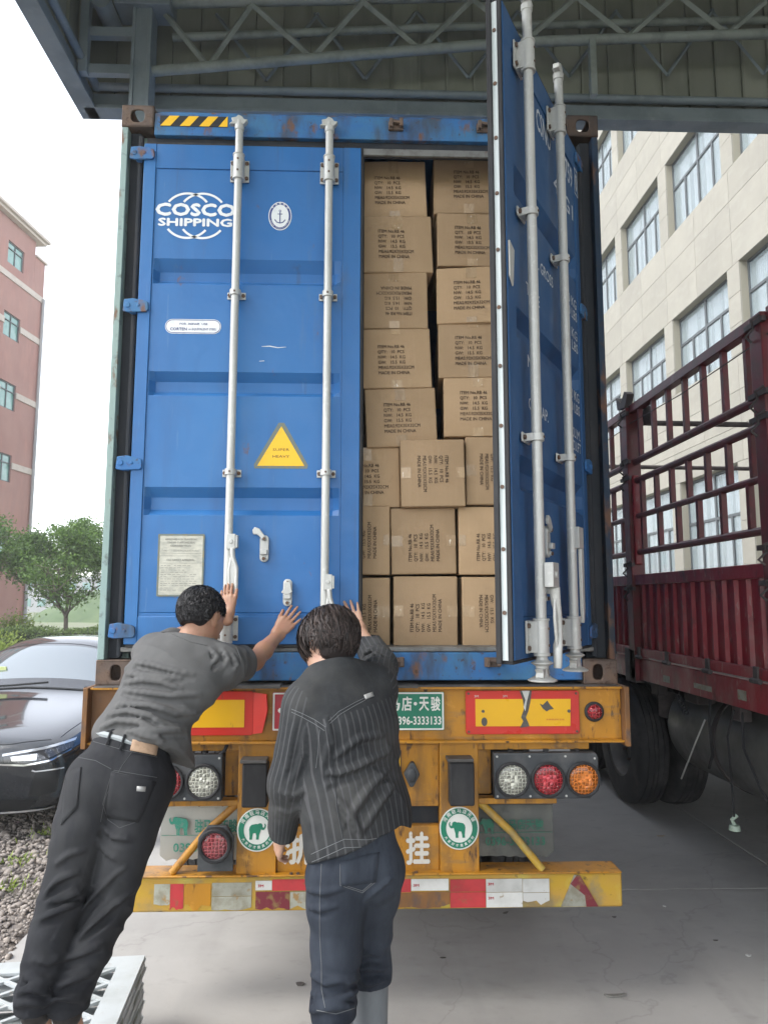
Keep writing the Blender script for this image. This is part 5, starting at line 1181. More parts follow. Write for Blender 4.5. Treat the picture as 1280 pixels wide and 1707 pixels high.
CAR = empty('parked_car', (-3.02, 2.22, 0), rz=R(4), label='glossy black car facing the camera on the gravel left of the trailer', cat='car')
# stations: y, list of half profile points (x, z) from sill to roof centre
ST = [(-.02, [(0,.22),(.50,.22),(.66,.30),(.70,.48),(.66,.60),(.56,.68),(.36,.71),(.18,.72),(0,.725)]),
      (.10, [(0,.18),(.66,.18),(.80,.30),(.84,.50),(.82,.64),(.72,.74),(.46,.77),(.22,.785),(0,.79)]),
      (.42, [(0,.17),(.78,.17),(.89,.32),(.92,.54),(.905,.70),(.80,.82),(.52,.84),(.24,.855),(0,.86)]),
      (1.05, [(0,.17),(.80,.17),(.90,.34),(.925,.56),(.915,.76),(.80,.91),(.56,.915),(.26,.93),(0,.935)]),
      (1.38, [(0,.17),(.80,.17),(.90,.34),(.925,.56),(.92,.79),(.82,.95),(.66,.955),(.32,.975),(0,.985)]),
      (1.46, [(0,.17),(.80,.17),(.90,.34),(.925,.56),(.92,.80),(.83,.96),(.70,1.0),(.34,1.03),(0,1.04)]),
      (2.16, [(0,.17),(.80,.17),(.90,.34),(.925,.56),(.925,.83),(.86,.98),(.61,1.34),(.36,1.425),(0,1.445)]),
      (2.60, [(0,.17),(.80,.17),(.90,.34),(.925,.56),(.925,.84),(.87,.99),(.60,1.37),(.36,1.46),(0,1.475)]),
      (3.40, [(0,.17),(.80,.17),(.90,.34),(.925,.56),(.925,.86),(.87,1.0),(.59,1.34),(.36,1.43),(0,1.445)]),
      (4.20, [(0,.17),(.80,.17),(.90,.36),(.92,.58),(.915,.86),(.84,1.0),(.62,1.06),(.34,1.10),(0,1.11)]),
      (4.75, [(0,.22),(.70,.22),(.82,.40),(.86,.60),(.85,.84),(.76,.98),(.56,1.0),(.3,1.02),(0,1.02)]),
      (4.85, [(0,.30),(.5,.30),(.62,.42),(.66,.60),(.66,.80),(.6,.9),(.45,.92),(.22,.93),(0,.93)])]
vs = []; fs = []; mi = []; nP = 9; full = 2*nP-2
for y, P in ST:
    ring = [(-x, y, z) for x, z in P] + [(x, y, z) for x, z in P[-2:0:-1]]
    vs += ring
for i in range(len(ST)-1):
    for k in range(full):
        k2 = (k+1) % full; fs.append((i*full+k, i*full+k2, (i+1)*full+k2, (i+1)*full+k))
        seg = k if k < nP-1 else full-1-k     # half-profile segment index
        glass = (i == 5 and seg in (5, 6, 7)) or (i in (6, 7) and seg == 5) or (i == 8 and seg in (5, 6, 7))
        mi.append(1 if glass else (2 if i == 0 or (i == 1 and seg < 4) else 0))
fs.append(tuple(range(full))); mi.append(2); fs.append(tuple((len(ST)-1)*full+k for k in range(full))[::-1]); mi.append(0)
m = MB(); m.v = vs; m.f = fs; m.m = mi; m.v = [(x, y, z*.965) for x, y, z in m.v]; body = m.build('body', [M['carpaint'], M['carglass'], M['carfront']], CAR, smooth=180)
ss = body.modifiers.new('smooth', 'SUBSURF'); ss.levels = 3; ss.render_levels = 3
bpy.context.view_layer.update(); dg = bpy.context.evaluated_depsgraph_get(); em = body.evaluated_get(dg).to_mesh()
bv = BVHTree.FromPolygons([v.co.copy() for v in em.vertices], [tuple(p.vertices) for p in em.polygons]); body.evaluated_get(dg).to_mesh_clear()
def drape(poly_top, poly_bot, name, mt, parent, off=.004, rows=6, cols=24, thick=.0):
    """strip between two polylines (x, z) laid on the front of the body"""
    def pl(P, t):
        d = [0]
        for a, b in zip(P, P[1:]): d.append(d[-1]+math.hypot(b[0]-a[0], b[1]-a[1]))
        s = t*d[-1]
        for k in range(len(P)-1):
            if s <= d[k+1]+1e-9: u = (s-d[k])/(d[k+1]-d[k]+1e-9); return (P[k][0]+(P[k+1][0]-P[k][0])*u, P[k][1]+(P[k+1][1]-P[k][1])*u)
        return P[-1]
    g = []
    for j in range(rows+1):
        for i in range(cols+1):
            a, b = pl(poly_top, i/cols), pl(poly_bot, i/cols); v = j/rows; x, z = a[0]+(b[0]-a[0])*v, a[1]+(b[1]-a[1])*v
            h = bv.ray_cast(Vector((x, -2, z)), Vector((0, 1, 0)))
            if h[0] is None: h = (Vector((x, .3, z)), Vector((0, -1, 0)))
            g.append(tuple(h[0]+h[1].normalized()*off) if h[1].y < 0 else tuple(h[0]+Vector((0, -off, 0))))
    mb = MB(); mb.add(g, [(j*(cols+1)+i, j*(cols+1)+i+1, (j+1)*(cols+1)+i+1, (j+1)*(cols+1)+i) for j in range(rows) for i in range(cols)])
    return mb.build(name, mt, parent, smooth=60)
for s in (-1, 1):
    top = [(s*.36, .655), (s*.50, .672), (s*.66, .690), (s*.80, .715)]; bot = [(s*.38, .585), (s*.52, .585), (s*.68, .61), (s*.80, .66)]
    hl = drape(top, bot, 'headlight', M['lampglass'], CAR, .006)
    drape([(x, z-.004) for x, z in top], [(x, z-.020) for x, z in top], 'light_strip', M['drl'], hl, .010, 2)
    drape([(s*.42, .63), (s*.60, .645)], [(s*.43, .60), (s*.60, .60)], 'projector', M['chrome'], hl, .011, 2, 8)
    drape([(s*.34, .585), (s*.52, .572), (s*.70, .60), (s*.80, .648)], [(s*.34, .572), (s*.52, .560), (s*.70, .588), (s*.80, .640)], 'trim', M['chrome'], CAR, .007, 2)
    drape([(s*.60, .52), (s*.76, .53)], [(s*.56, .34), (s*.74, .36)], 'air_intake', M['grille'], CAR, .005)
    drape([(s*.58, .535), (s*.60, .525), (s*.78, .535)], [(s*.57, .525), (s*.60, .515), (s*.78, .525)], 'trim', M['drl'], CAR, .010, 2)
    m = MB(); m.sphere((s*.98, 1.62, .99), .10, 14, 8, sc=(1, .6, .62)); mr = m.build('mirror', M['carpaint'], CAR)
    for y in (.85, 3.85): wheel('wheel', CAR, s*.80, y, .33, .33, .22, s)
drape([(-.33, .64), (0, .655), (.33, .64)], [(-.26, .44), (0, .43), (.26, .44)], 'grille', M['grille'], CAR, .004)
for k in range(4): z = .475+k*.042; w = .26+k*.018; drape([(-w, z+.008), (0, z+.006), (w, z+.008)], [(-w, z), (0, z-.002), (w, z)], 'grille_bar', M['chrome'], CAR, .010, 1)
drape([(-.62, .32), (0, .33), (.62, .32)], [(-.56, .24), (0, .23), (.56, .24)], 'lower_grille', M['grille'], CAR, .004)
drape([(-.72, .25), (0, .225), (.72, .25)], [(-.70, .235), (0, .21), (.70, .235)], 'trim', M['drl'], CAR, .012, 1)
drape([(-.20, .42), (.20, .42)], [(-.20, .335), (.20, .335)], 'number_plate', mat('blue_plate', (.03,.12,.42), .4), CAR, .010, 2, 6)
m = MB(); m.tube([(-.55, 1.32, .99), (-.1, 1.36, 1.01), (.2, 1.40, 1.03)], .010, 6); m.tube([(.55, 1.32, .985), (.75, 1.36, .985)], .010, 6); m.build('wiper', M['grille'], CAR)
def line(P, name='shut_line', r=.0035):
    pts = []
    for (x0, y0, z0), (x1, y1, z1) in zip(P, P[1:]):
        for k in range(8):
            t = k/8; q = Vector((x0+(x1-x0)*t, y0+(y1-y0)*t, z0+(z1-z0)*t)); h = bv.find_nearest(q)
            if h[0] is not None: pts.append(h[0]+h[1]*.0)
    m = MB(); m.tube(pts, r, 5); m.build(name, M['grille'], CAR)
line([(-.70, .16, .76), (-.40, .04, .735), (0, .0, .72), (.40, .04, .735), (.70, .16, .76)])          # front edge of the bonnet
for s in (-1, 1): line([(s*.72, .20, .78), (s*.80, .7, .86), (s*.80, 1.30, .93)]); line([(s*.62, 2.14, 1.29), (s*.60, 2.6, 1.33), (s*.59, 3.4, 1.30)], 'roof_rail', .006); line([(s*.90, 1.35, .75), (s*.92, 1.36, .5), (s*.9, 1.38, .3)])
line([(-.60, 2.14, 1.30), (-.3, 2.15, 1.375), (0, 2.16, 1.39), (.3, 2.15, 1.375), (.60, 2.14, 1.30)]); line([(-.78, 1.40, .95), (0, 1.42, .99), (.78, 1.40, .95)], 'cowl', .012)
m = MB(); m.box(-.46, -.30, 1.70, 1.72, 1.10, 1.15); m.build('windscreen_sticker', mat('pale_yellow_sticker', (.55,.60,.25), .6), CAR)
m = MB(); m.tube([(-.06, .012, .60), (.06, .012, .60)], .012, 8); m.tube([(-.05, .012, .64), (0, .0, .57), (.05, .012, .64)], .009, 8); m.build('emblem', M['chrome'], CAR)
# ================================================================== people: implicit surfaces meshed by surface nets
class Field:
    def __init__(s, lo, hi, h):
        s.lo = np.array(lo, float); s.h = h; s.n = np.ceil((np.array(hi)-s.lo)/h).astype(int)+1; s.d = np.full(s.n, .06, 'f')
    def region(s, lo, hi, pad=.06):
        a = np.clip(np.floor((np.minimum(lo, hi)-pad-s.lo)/s.h).astype(int), 0, s.n-1); b = np.clip(np.ceil((np.maximum(lo, hi)+pad-s.lo)/s.h).astype(int)+1, 1, s.n)
        ax = [(s.lo[i]+np.arange(a[i], b[i])*s.h).astype('f') for i in range(3)]
        return tuple(slice(a[i], b[i]) for i in range(3)), ax
    def put(s, sl, d, k, op='u'):
        o = s.d[sl]
        if op == 'u':
            if k > 0: hh = np.clip(.5+.5*(o-d)/k, 0, 1); s.d[sl] = o*(1-hh)+d*hh-k*hh*(1-hh)
            else: s.d[sl] = np.minimum(o, d)
        else:
            d = -d
            if k > 0: hh = np.clip(.5-.5*(o-d)/k, 0, 1); s.d[sl] = o*(1-hh)+d*hh+k*hh*(1-hh)
            else: s.d[sl] = np.maximum(o, d)
    def seg(s, a, b, ra, rb, k=.02, side=None, op='u'):
        """tapered limb; ra, rb = radius or (half width along side, half depth)"""
        a = np.array(a, float); b = np.array(b, float); r0 = np.atleast_1d(np.array(ra, float)); r1 = np.atleast_1d(np.array(rb, float)); m = max(r0.max(), r1.max())
        sl, ax = s.region(np.minimum(a, b)-m, np.maximum(a, b)+m)
        X, Y, Z = ax[0][:, None, None]-a[0], ax[1][None, :, None]-a[1], ax[2][None, None, :]-a[2]; ab = b-a; L2 = max((ab*ab).sum(), 1e-9)
        t = np.clip((X*ab[0]+Y*ab[1]+Z*ab[2])/L2, 0, 1).astype('f'); X = X-t*ab[0]; Y = Y-t*ab[1]; Z = Z-t*ab[2]
        if len(r0) == 1 and len(r1) == 1: d = np.sqrt(X*X+Y*Y+Z*Z)-(r0[0]+t*(r1[0]-r0[0]))
        else:
            w = np.array(side, float); u_ = ab/math.sqrt(L2); w = w-u_*(w@u_) if L2 > 1e-8 else w; w /= np.linalg.norm(w)
            u = X*w[0]+Y*w[1]+Z*w[2]; v2 = np.maximum(X*X+Y*Y+Z*Z-u*u, 0); wa = r0[0]+t*(r1[0]-r0[0]); wb = r0[-1]+t*(r1[-1]-r0[-1])
            d = (np.sqrt((u/wa)**2+v2/(wb*wb))-1)*np.minimum(wa, wb)
        s.put(sl, d.astype('f'), k, op); return s
    def chain(s, pts, k=.02, side=None):
        for p, q in zip(pts, pts[1:]): s.seg(p[0], q[0], p[1], q[1], k, side)
        return s
    def ell(s, c, r, k=.02, rot=None, op='u'):
        c = np.array(c, float); r = np.array(r, float); m = r.max(); sl, ax = s.region(c-m, c+m)
        P = [ax[0][:, None, None]-c[0], ax[1][None, :, None]-c[1], ax[2][None, None, :]-c[2]]
        if rot is not None: P = [P[0]*rot[0][i]+P[1]*rot[1][i]+P[2]*rot[2][i] for i in range(3)]      # rot columns = local axes
        d = (np.sqrt((P[0]/r[0])**2+(P[1]/r[1])**2+(P[2]/r[2])**2)-1)*r.min(); s.put(sl, d.astype('f'), k, op); return s
    def cut(s, p, n, c, R_, k=.004):
        """remove what lies beyond the plane (p, n) within R_ of c"""
        c = np.array(c, float); sl, ax = s.region(c-R_, c+R_, 0); n = np.array(n, float); n /= np.linalg.norm(n)
        d = (ax[0][:, None, None]-p[0])*n[0]+(ax[1][None, :, None]-p[1])*n[1]+(ax[2][None, None, :]-p[2])*n[2]
        w = np.sqrt((ax[0][:, None, None]-c[0])**2+(ax[1][None, :, None]-c[1])**2+(ax[2][None, None, :]-c[2])**2)-R_
        s.put(sl, np.maximum(-d, w).astype('f'), k, 'cut'); return s
    def wrinkle(s, fn, lim=.03):
        idx = np.argwhere(np.abs(s.d) < lim); P = s.lo+idx*s.h; s.d[idx[:, 0], idx[:, 1], idx[:, 2]] -= fn(P).astype('f'); return s
    def mesh(s):
        d = s.d; ins = d < 0; n = s.n; c = np.zeros(n-1, np.uint8)
        for i in (0, 1):
            for j in (0, 1):
                for k in (0, 1): c += ins[i:n[0]-1+i, j:n[1]-1+j, k:n[2]-1+k]
        cell = np.argwhere((c > 0) & (c < 8)); N = len(cell); idm = np.full(n-1, -1, np.int32); idm[cell[:, 0], cell[:, 1], cell[:, 2]] = np.arange(N)
        acc = np.zeros((N, 3)); cnt = np.zeros(N); crn = [(i, j, k) for i in (0, 1) for j in (0, 1) for k in (0, 1)]
        val = {q: d[cell[:, 0]+q[0], cell[:, 1]+q[1], cell[:, 2]+q[2]].astype(float) for q in crn}
        for q in crn:
            for axn in range(3):
                if q[axn] == 0:
                    q2 = tuple(1 if i == axn else q[i] for i in range(3)); a, b = val[q], val[q2]; m = (a < 0) != (b < 0)
                    t = np.where(m, a/np.where(m, a-b, 1), 0); p = np.tile(np.array(q, float), (N, 1)); p[:, axn] += t; acc += p*m[:, None]; cnt += m
        V = s.lo+(cell+acc/cnt[:, None])*s.h; F = []
        for axn in range(3):
            o = [i for i in range(3) if i != axn]; sl1 = [slice(None)]*3; sl2 = [slice(None)]*3; sl1[axn] = slice(0, n[axn]-1); sl2[axn] = slice(1, n[axn])
            A, B = ins[tuple(sl1)], ins[tuple(sl2)]; e = np.argwhere(A != B); e = e[(e[:, o[0]] > 0) & (e[:, o[1]] > 0) & (e[:, o[0]] < n[o[0]]-1) & (e[:, o[1]] < n[o[1]]-1)]
            f = []
            for du, dv in ((0, 0), (-1, 0), (-1, -1), (0, -1)):
                g = e.copy(); g[:, o[0]] += du; g[:, o[1]] += dv; f.append(idm[g[:, 0], g[:, 1], g[:, 2]])
            f = np.stack(f, 1); flip = A[e[:, 0], e[:, 1], e[:, 2]]
            if axn == 1: flip = ~flip
            f[~flip] = f[~flip][:, ::-1]; F.append(f)
        F = np.concatenate(F); F = F[(F >= 0).all(1)]; return V, F
def vnoise(P, seed=0):
    r = np.random.default_rng(seed); T = r.random((32, 32, 32)); i = np.floor(P).astype(int); f = P-i; f = f*f*(3-2*f); o = 0
    for a in (0, 1):
        for b in (0, 1):
            for c in (0, 1):
                w = (f[:, 0] if a else 1-f[:, 0])*(f[:, 1] if b else 1-f[:, 1])*(f[:, 2] if c else 1-f[:, 2]); o = o+w*T[(i[:, 0]+a) % 32, (i[:, 1]+b) % 32, (i[:, 2]+c) % 32]
    return o*2-1
def folds(P, ax, f_hi, f_lo, amp, seed, ax2=None, warp=.03, sharp=1.6):
    """sharp creases running across the direction ax"""
    ax = np.array(ax, float); ax /= np.linalg.norm(ax); o = np.array(ax2 if ax2 is not None else [ax[1], -ax[0], .01], float); o -= ax*(o@ax); o /= np.linalg.norm(o); q = np.cross(ax, o)
    W = vnoise(P*7, seed+5)*warp; L = np.stack([(P@ax+W)*f_hi, (P@o)*f_lo, (P@q)*f_lo], 1)
    n = vnoise(L, seed); n2 = vnoise(L*np.array([2.1, 1.5, 1.5])+7, seed+1)
    return amp*((1-np.abs(n))**sharp*1.4-.8 + .35*n2)
def field_obj(F, name, mt, parent, off, smooth_it=1):
    V, Q = F.mesh(); o = link(name, np_mesh(name, V-np.array(off), Q, mt, smooth=True), parent)
    if smooth_it: m = o.modifiers.new('relax', 'SMOOTH'); m.factor = .5; m.iterations = smooth_it
    return o, V, Q
def v3(*a): return np.array(at(*a)[:])
def hand(F, wrist, d, back, thumb, spread=.10, curl=.15, L=.185, tcurl=.2, tspread=.75, k=.006, fist=0):
    """d: towards the fingers, back: out of the back of the hand, thumb: side of the thumb"""
    d = np.array(d, float); d /= np.linalg.norm(d); b = np.array(back, float); b -= d*(b@d); b /= np.linalg.norm(b); t = np.cross(d, b); t *= np.sign(t@np.array(thumb, float)); q = L/.185
    w = np.array(wrist, float); P = lambda u, v, z=0: w+d*u*q+t*v*q+b*z*q
    F.seg(P(-.03, 0), P(.01, 0), (.029*q, .021*q), (.029*q, .019*q), .012, t)
    F.seg(P(.008, .002), P(.080, .004), (.030*q, .017*q), (.039*q, .0125*q), .012, t)
    F.seg(P(.015, .020, -.006), P(.062, .034, -.008), .015*q, .011*q, .014)      # ball of the thumb
    fingers = [(.086, .029, .072, .0082, .9), (.091, .010, .080, .0086, .25), (.087, -.009, .074, .0080, -.35), (.078, -.027, .058, .0072, -1.1)]
    for i, (u, v, fl, r, sp) in enumerate(fingers):
        a = sp*spread; dd = d*math.cos(a)+t*math.sin(a); p = P(u, v, .001); c = 0; F.seg(P(u-.03, v*.85, .001), p, .0085*q, (r+.0012)*q, .008)
        for j, (seg_, c_) in enumerate(((.44, curl*.8), (.31, curl*1.3), (.25, curl))):
            c += c_+fist*(.9, 1.1, .6)[j]; e = p+(dd*math.cos(c)-b*math.sin(c))*fl*seg_*q; F.seg(p, e, (r-.0007*j)*q, (r-.0007*(j+1))*q, k*.6 if j else k); p = e
    p = P(.050, .036, -.006); a = tspread; dd = d*math.cos(a)+t*math.sin(a); c = 0
    for j, fl in enumerate((.036, .028)):
        c += tcurl; e = p+(dd*math.cos(c)-b*math.sin(c)*.6+d*.3*j)*fl*q; F.seg(p, e, (.0105-.001*j)*q, (.0093-.001*j)*q, .007); p = e
def head(F, c, fwd, up, s=1.0, ear_k=.004):
    f = np.array(fwd, float); f /= np.linalg.norm(f); u = np.array(up, float); u -= f*(u@f); u /= np.linalg.norm(u); r = np.cross(f, u); c = np.array(c, float); A = np.stack([r, f, u], 1)
    P = lambda x, y, z: c+(r*x+f*y+u*z)*s
    F.ell(P(0, -.012, .022), np.array([.074, .092, .086])*s, .02, A); F.ell(P(0, .022, -.020), np.array([.064, .074, .088])*s, .03, A)
    F.ell(P(0, .040, -.070), np.array([.044, .045, .036])*s, .03, A)          # jaw, chin
    for q in (-1, 1): F.ell(P(q*.046, .030, -.055), np.array([.020, .035, .034])*s, .025, A); F.ell(P(q*.043, .066, -.012), np.array([.022, .018, .020])*s, .02, A)
    F.ell(P(0, .086, .030), np.array([.048, .014, .016])*s, .02, A)           # brow
    F.seg(P(0, .092, .016), P(0, .112, -.020), .008*s, .012*s, .010); F.ell(P(0, .104, -.026), np.array([.017, .013, .009])*s, .008, A)
    for q in (-1, 1): F.ell(P(q*.031, .090, .012), np.array([.015, .010, .009])*s, .006, A, 'cut'); F.ell(P(q*.031, .080, .012), np.array([.012, .012, .011])*s, .003, A)
    F.ell(P(0, .093, -.052), np.array([.024, .010, .006])*s, .006, A); F.ell(P(0, .091, -.063), np.array([.020, .010, .007])*s, .006, A); F.ell(P(0, .103, -.0575), np.array([.022, .008, .0015])*s, .002, A, 'cut')
    for q in (-1, 1):
        er = np.array([.010, .019, .031])*s; F.ell(P(q*.078, -.004, -.006), er, ear_k, A); F.ell(P(q*.085, .001, -.004), np.array([.007, .010, .018])*s, .003, A, 'cut'); F.ell(P(q*.076, .004, -.030), np.array([.007, .010, .010])*s, .005, A)
    return P, A
def chain_coord(V, segs):
    """nearest segment id, running length and angle round it for every vertex"""
    best = np.full(len(V), 9e9); sid = np.zeros(len(V), int); ss = np.zeros(len(V)); aa = np.zeros(len(V))
    for i, (a, b, ref, r) in enumerate(segs):
        a, b = np.array(a, float), np.array(b, float); ab = b-a; L = np.linalg.norm(ab); t = np.clip(((V-a)@ab)/L**2, 0, 1); q = V-a-t[:, None]*ab; dist = np.linalg.norm(q, axis=1)/r
        e = ab/L; w = np.array(ref, float); w -= e*(w@e); w /= np.linalg.norm(w); z = np.cross(e, w); m = dist < best; best[m] = dist[m]; sid[m] = i; ss[m] = (t*L)[m]; aa[m] = (np.arctan2(q@z, q@w)*r)[m]
    return sid, ss, aa
def hair_strands(name, P, A, s, mt, parent, off, n, L, seed, crown, drop, lift=.012, cover=None, jitter=.25, width=.0022, rad=(.083, .100, .095), cen=(0, -.012, .024)):
    """locks combed away from the crown over the skull"""
    r = np.random.default_rng(seed); dirs = r.normal(size=(n*3, 3)); dirs /= np.linalg.norm(dirs, axis=1)[:, None]; dirs = dirs[cover(dirs)][:n]; n = len(dirs)
    rad = np.array(rad)*s; cn = np.array(crown, float); cn /= np.linalg.norm(cn); g = 6; pts = np.zeros((n, g, 3)); LL = L*r.uniform(.6, 1.25, n)*(.75+.5*vnoise(dirs*3, seed))
    lay = r.uniform(0, lift, n); jd = r.normal(size=(n, 3))*jitter; clump = np.stack([vnoise(dirs*7+k*9, seed+k) for k in range(3)], 1)*.7
    d = dirs.copy(); pos = d*(rad+lay[:, None]*.6); pts[:, 0] = d*rad*.97
    v = d-cn*(d@cn)[:, None]; v /= np.linalg.norm(v, axis=1)[:, None]+1e-6; v = v+jd+clump*.5; vel = v
    for k in range(1, g):
        nd = pos/rad; nl = np.linalg.norm(nd, axis=1)[:, None]; nd = nd/nl
        vel = vel + np.array(drop)[None]*.35 + jd*.1; vel = vel-nd*(vel*nd).sum(1)[:, None]; vel /= np.linalg.norm(vel, axis=1)[:, None]+1e-6
        pos = pos+vel*(LL/(g-1))[:, None]; nd = pos/rad; nl = np.linalg.norm(nd, axis=1)[:, None]; tgt = 1+(lay/rad.mean())[:, None]+.05*k/g*r.uniform(0, 1.6, (n, 1)); pos = nd/nl*rad*np.maximum(tgt, .99); pts[:, k] = pos
    nd = pts/np.linalg.norm(pts, axis=2, keepdims=True); tan = np.gradient(pts, axis=1); sd = np.cross(tan, nd); sd /= np.linalg.norm(sd, axis=2, keepdims=True)+1e-9
    w = width*np.array([.9, 1, 1, .9, .6, .12])[None, :, None]*r.uniform(.7, 1.4, (n, 1, 1)); tw = nd*r.uniform(-1, 1, (n, 1, 1))*.6
    Lf, Rt = pts+(sd+tw)*w, pts-(sd+tw)*w; V = np.stack([Lf, Rt], 2).reshape(n, g*2, 3)+np.array(cen)*s
    F = np.concatenate([np.arange(n)[:, None]*g*2+np.array([[2*k, 2*k+1, 2*k+3, 2*k+2]]) for k in range(g-1)]); c = P(0, 0, 0)
    W = c+V.reshape(-1, 3)@A.T; return link(name, np_mesh(name, W-np.array(off), F, mt, smooth=True), parent)
def ridges(F, off, lines, mt=None):
    """raises long folds on a garment along sight lines taken from the photograph"""
    V, Q = F.mesh(); D = Drape(V, Q, off)
    for pts, r in lines:
        P = []
        for (x0, y0), (x1, y1) in zip(pts, pts[1:]):
            k = max(2, int(math.hypot(x1-x0, y1-y0)/9))
            P += [D.pt(x0+(x1-x0)*i/k, y0+(y1-y0)*i/k, 0) for i in range(k)]
        P.append(D.pt(*pts[-1], 0)); P = [np.array(p)+off for p in P if p is not None]; n = len(P)
        for i in range(n-1):
            if np.linalg.norm(P[i]-P[i+1]) > .06: continue
            w = lambda j: r*(.25+.75*math.sin(math.pi*(j+.5)/n)); dv = np.array([0, .35, 0])
            F.seg(P[i]+np.array([0, .002, 0]), P[i+1]+np.array([0, .002, 0]), w(i), w(i+1), .016)
            dn = np.array([0, -.010, -.017]); F.seg(P[i]+dn, P[i+1]+dn, w(i)*.95, w(i+1)*.95, .014, op='cut')
class Drape:
    """lays thin cords and patches on a garment where a sight line from the photograph meets it"""
    def __init__(s, V, Q, off): s.t = BVHTree.FromPolygons([Vector(v) for v in V], [tuple(int(i) for i in q) for q in Q]); s.off = Vector(off)
    def pt(s, px, py, lift=.001):
        d = (at(px, py, 0)-CAMP).normalized(); h = s.t.ray_cast(CAMP, d)
        if h[0] is None:
            return None
        n = h[1] if h[1].dot(d) < 0 else -h[1]; return h[0]+n*lift-s.off
    def cord(s, pts, r=.0011, name='stitching', mt=None, parent=None, mb=None, lift=.0006, dash=False):
        P = []
        for (x0, y0), (x1, y1) in zip(pts, pts[1:]):
            k = max(2, int(math.hypot(x1-x0, y1-y0)/3))
            P += [s.pt(x0+(x1-x0)*i/k, y0+(y1-y0)*i/k, lift) for i in range(k)]
        P.append(s.pt(*pts[-1], lift)); P = [p for p in P if p is not None]
        run = [[P[0]]] if P else []
        for a, b in zip(P, P[1:]):
            if (a-b).length > .05: run.append([])
            run[-1].append(b)
        m = mb or MB()
        for q in run:
            if len(q) > 1: m.tube(q, r, 5)
        return m if mb is not None else m.build(name, mt, parent)
    def patch(s, quad, name, mt, parent, lift=.003, n=8):
        """quad: 4 pixel corners tl, tr, br, bl"""
        g = []; ok = True
        for j in range(n+1):
            for i in range(n+1):
                u, v = i/n, j/n; a = [quad[0][k]*(1-u)+quad[1][k]*u for k in (0, 1)]; b = [quad[3][k]*(1-u)+quad[2][k]*u for k in (0, 1)]; p = s.pt(a[0]*(1-v)+b[0]*v, a[1]*(1-v)+b[1]*v, lift)
                if p is None: p = g[-1] if g else Vector((0, 0, 0))
                g.append(tuple(p))
        m = MB(); m.add(g, [(j*(n+1)+i, j*(n+1)+i+1, (j+1)*(n+1)+i+1, (j+1)*(n+1)+i) for j in range(n) for i in range(n)]); o = m.build(name, mt, parent, smooth=180)
        sm = o.modifiers.new('thick', 'SOLIDIFY'); sm.thickness = .002; sm.offset = 0; return o

M['skin'] = mat('tanned_skin', (.34,.185,.115), .48, sss=.12, layers=[((.38,.17,.115), (22,22,22), .45,.65,.5), ((.22,.11,.07), (70,70,70), .55,.7,.4)], bump=[(160,.15,.002)])
M['skin_pale'] = mat('light_skin', (.43,.26,.18), .45, sss=.12, layers=[((.47,.24,.18), (22,22,22), .45,.65,.5), ((.32,.18,.12), (70,70,70), .55,.7,.3)], bump=[(160,.15,.002)])
def hair_mat(name, a, b):
    m = mat(name, a, .5, spec=.3); N = m.node_tree.nodes; L = m.node_tree.links; g = N.new('ShaderNodeNewGeometry'); r = N.new('ShaderNodeValToRGB')
    r.color_ramp.elements[0].color = (*a, 1); r.color_ramp.elements[1].color = (*b, 1); r.color_ramp.elements[0].position = .3; L.new(g.outputs['Random Per Island'], r.inputs[0]); L.new(r.outputs[0], N['Principled BSDF'].inputs['Base Color']); return m
M['locks'] = hair_mat('black_hair_locks', (.008,.008,.009), (.050,.048,.050)); M['locks2'] = hair_mat('dark_brown_hair_locks', (.014,.010,.009), (.075,.056,.050))
M['hair'] = mat('black_hair', (.012,.011,.012), .6, spec=.2, bump=[((150,150,35),.8,.004)]); M['hair2'] = mat('dark_brown_hair', (.020,.015,.014), .6, spec=.2, bump=[((150,150,35),.8,.004)])
M['tshirt'] = mat('grey_tshirt_cloth', (.105,.105,.104), .85, layers=[((.085,.085,.085), (3,3,3), .42,.65,.5), ((.13,.128,.124), (14,14,14), .5,.7,.4)], bump=[(420,.25,.001),(22,.22,.006)], spec=.25)
M['jeans_black'] = mat('faded_black_jeans', (.012,.013,.016), .85, layers=[((.045,.046,.048), (2.6,2.6,1.5), .46,.72,.85), ((.024,.025,.030), (30,30,8), .5,.66,.6)], bump=[(500,.3,.001),(26,.25,.006)], spec=.3)
M['jeans_blue'] = mat('dark_blue_jeans', (.013,.017,.026), .85, layers=[((.055,.066,.084), (3.2,3.2,1.8), .45,.70,.85), ((.024,.030,.042), (60,60,12), .5,.66,.7)], bump=[(480,.35,.001),(26,.3,.006)], spec=.3)
M['belt'] = mat('pale_grey_belt', (.33,.36,.37), .6); M['leather'] = mat('worn_leather_patch', (.36,.245,.16), .7, layers=[((.25,.16,.10), (40,40,40), .45,.62,.8)])
M['thread'] = mat('grey_thread', (.075,.078,.08), .8); M['thread_light'] = mat('light_thread', (.13,.135,.14), .8); M['label'] = mat('silver_label', (.36,.36,.35), .45, .2)
M['boot'] = mat('grey_rubber_boot', (.16,.175,.185), .5, layers=[((.11,.12,.13), (9,9,4), .45,.65,.7)], bump=[((90,90,14),.1,.002)]); M['shoe'] = mat('dark_brown_shoe', (.011,.009,.008), .5)
M['jacket_dark'] = mat('washed_black_denim', (.02,.022,.025), .85, bump=[(500,.3,.001)])
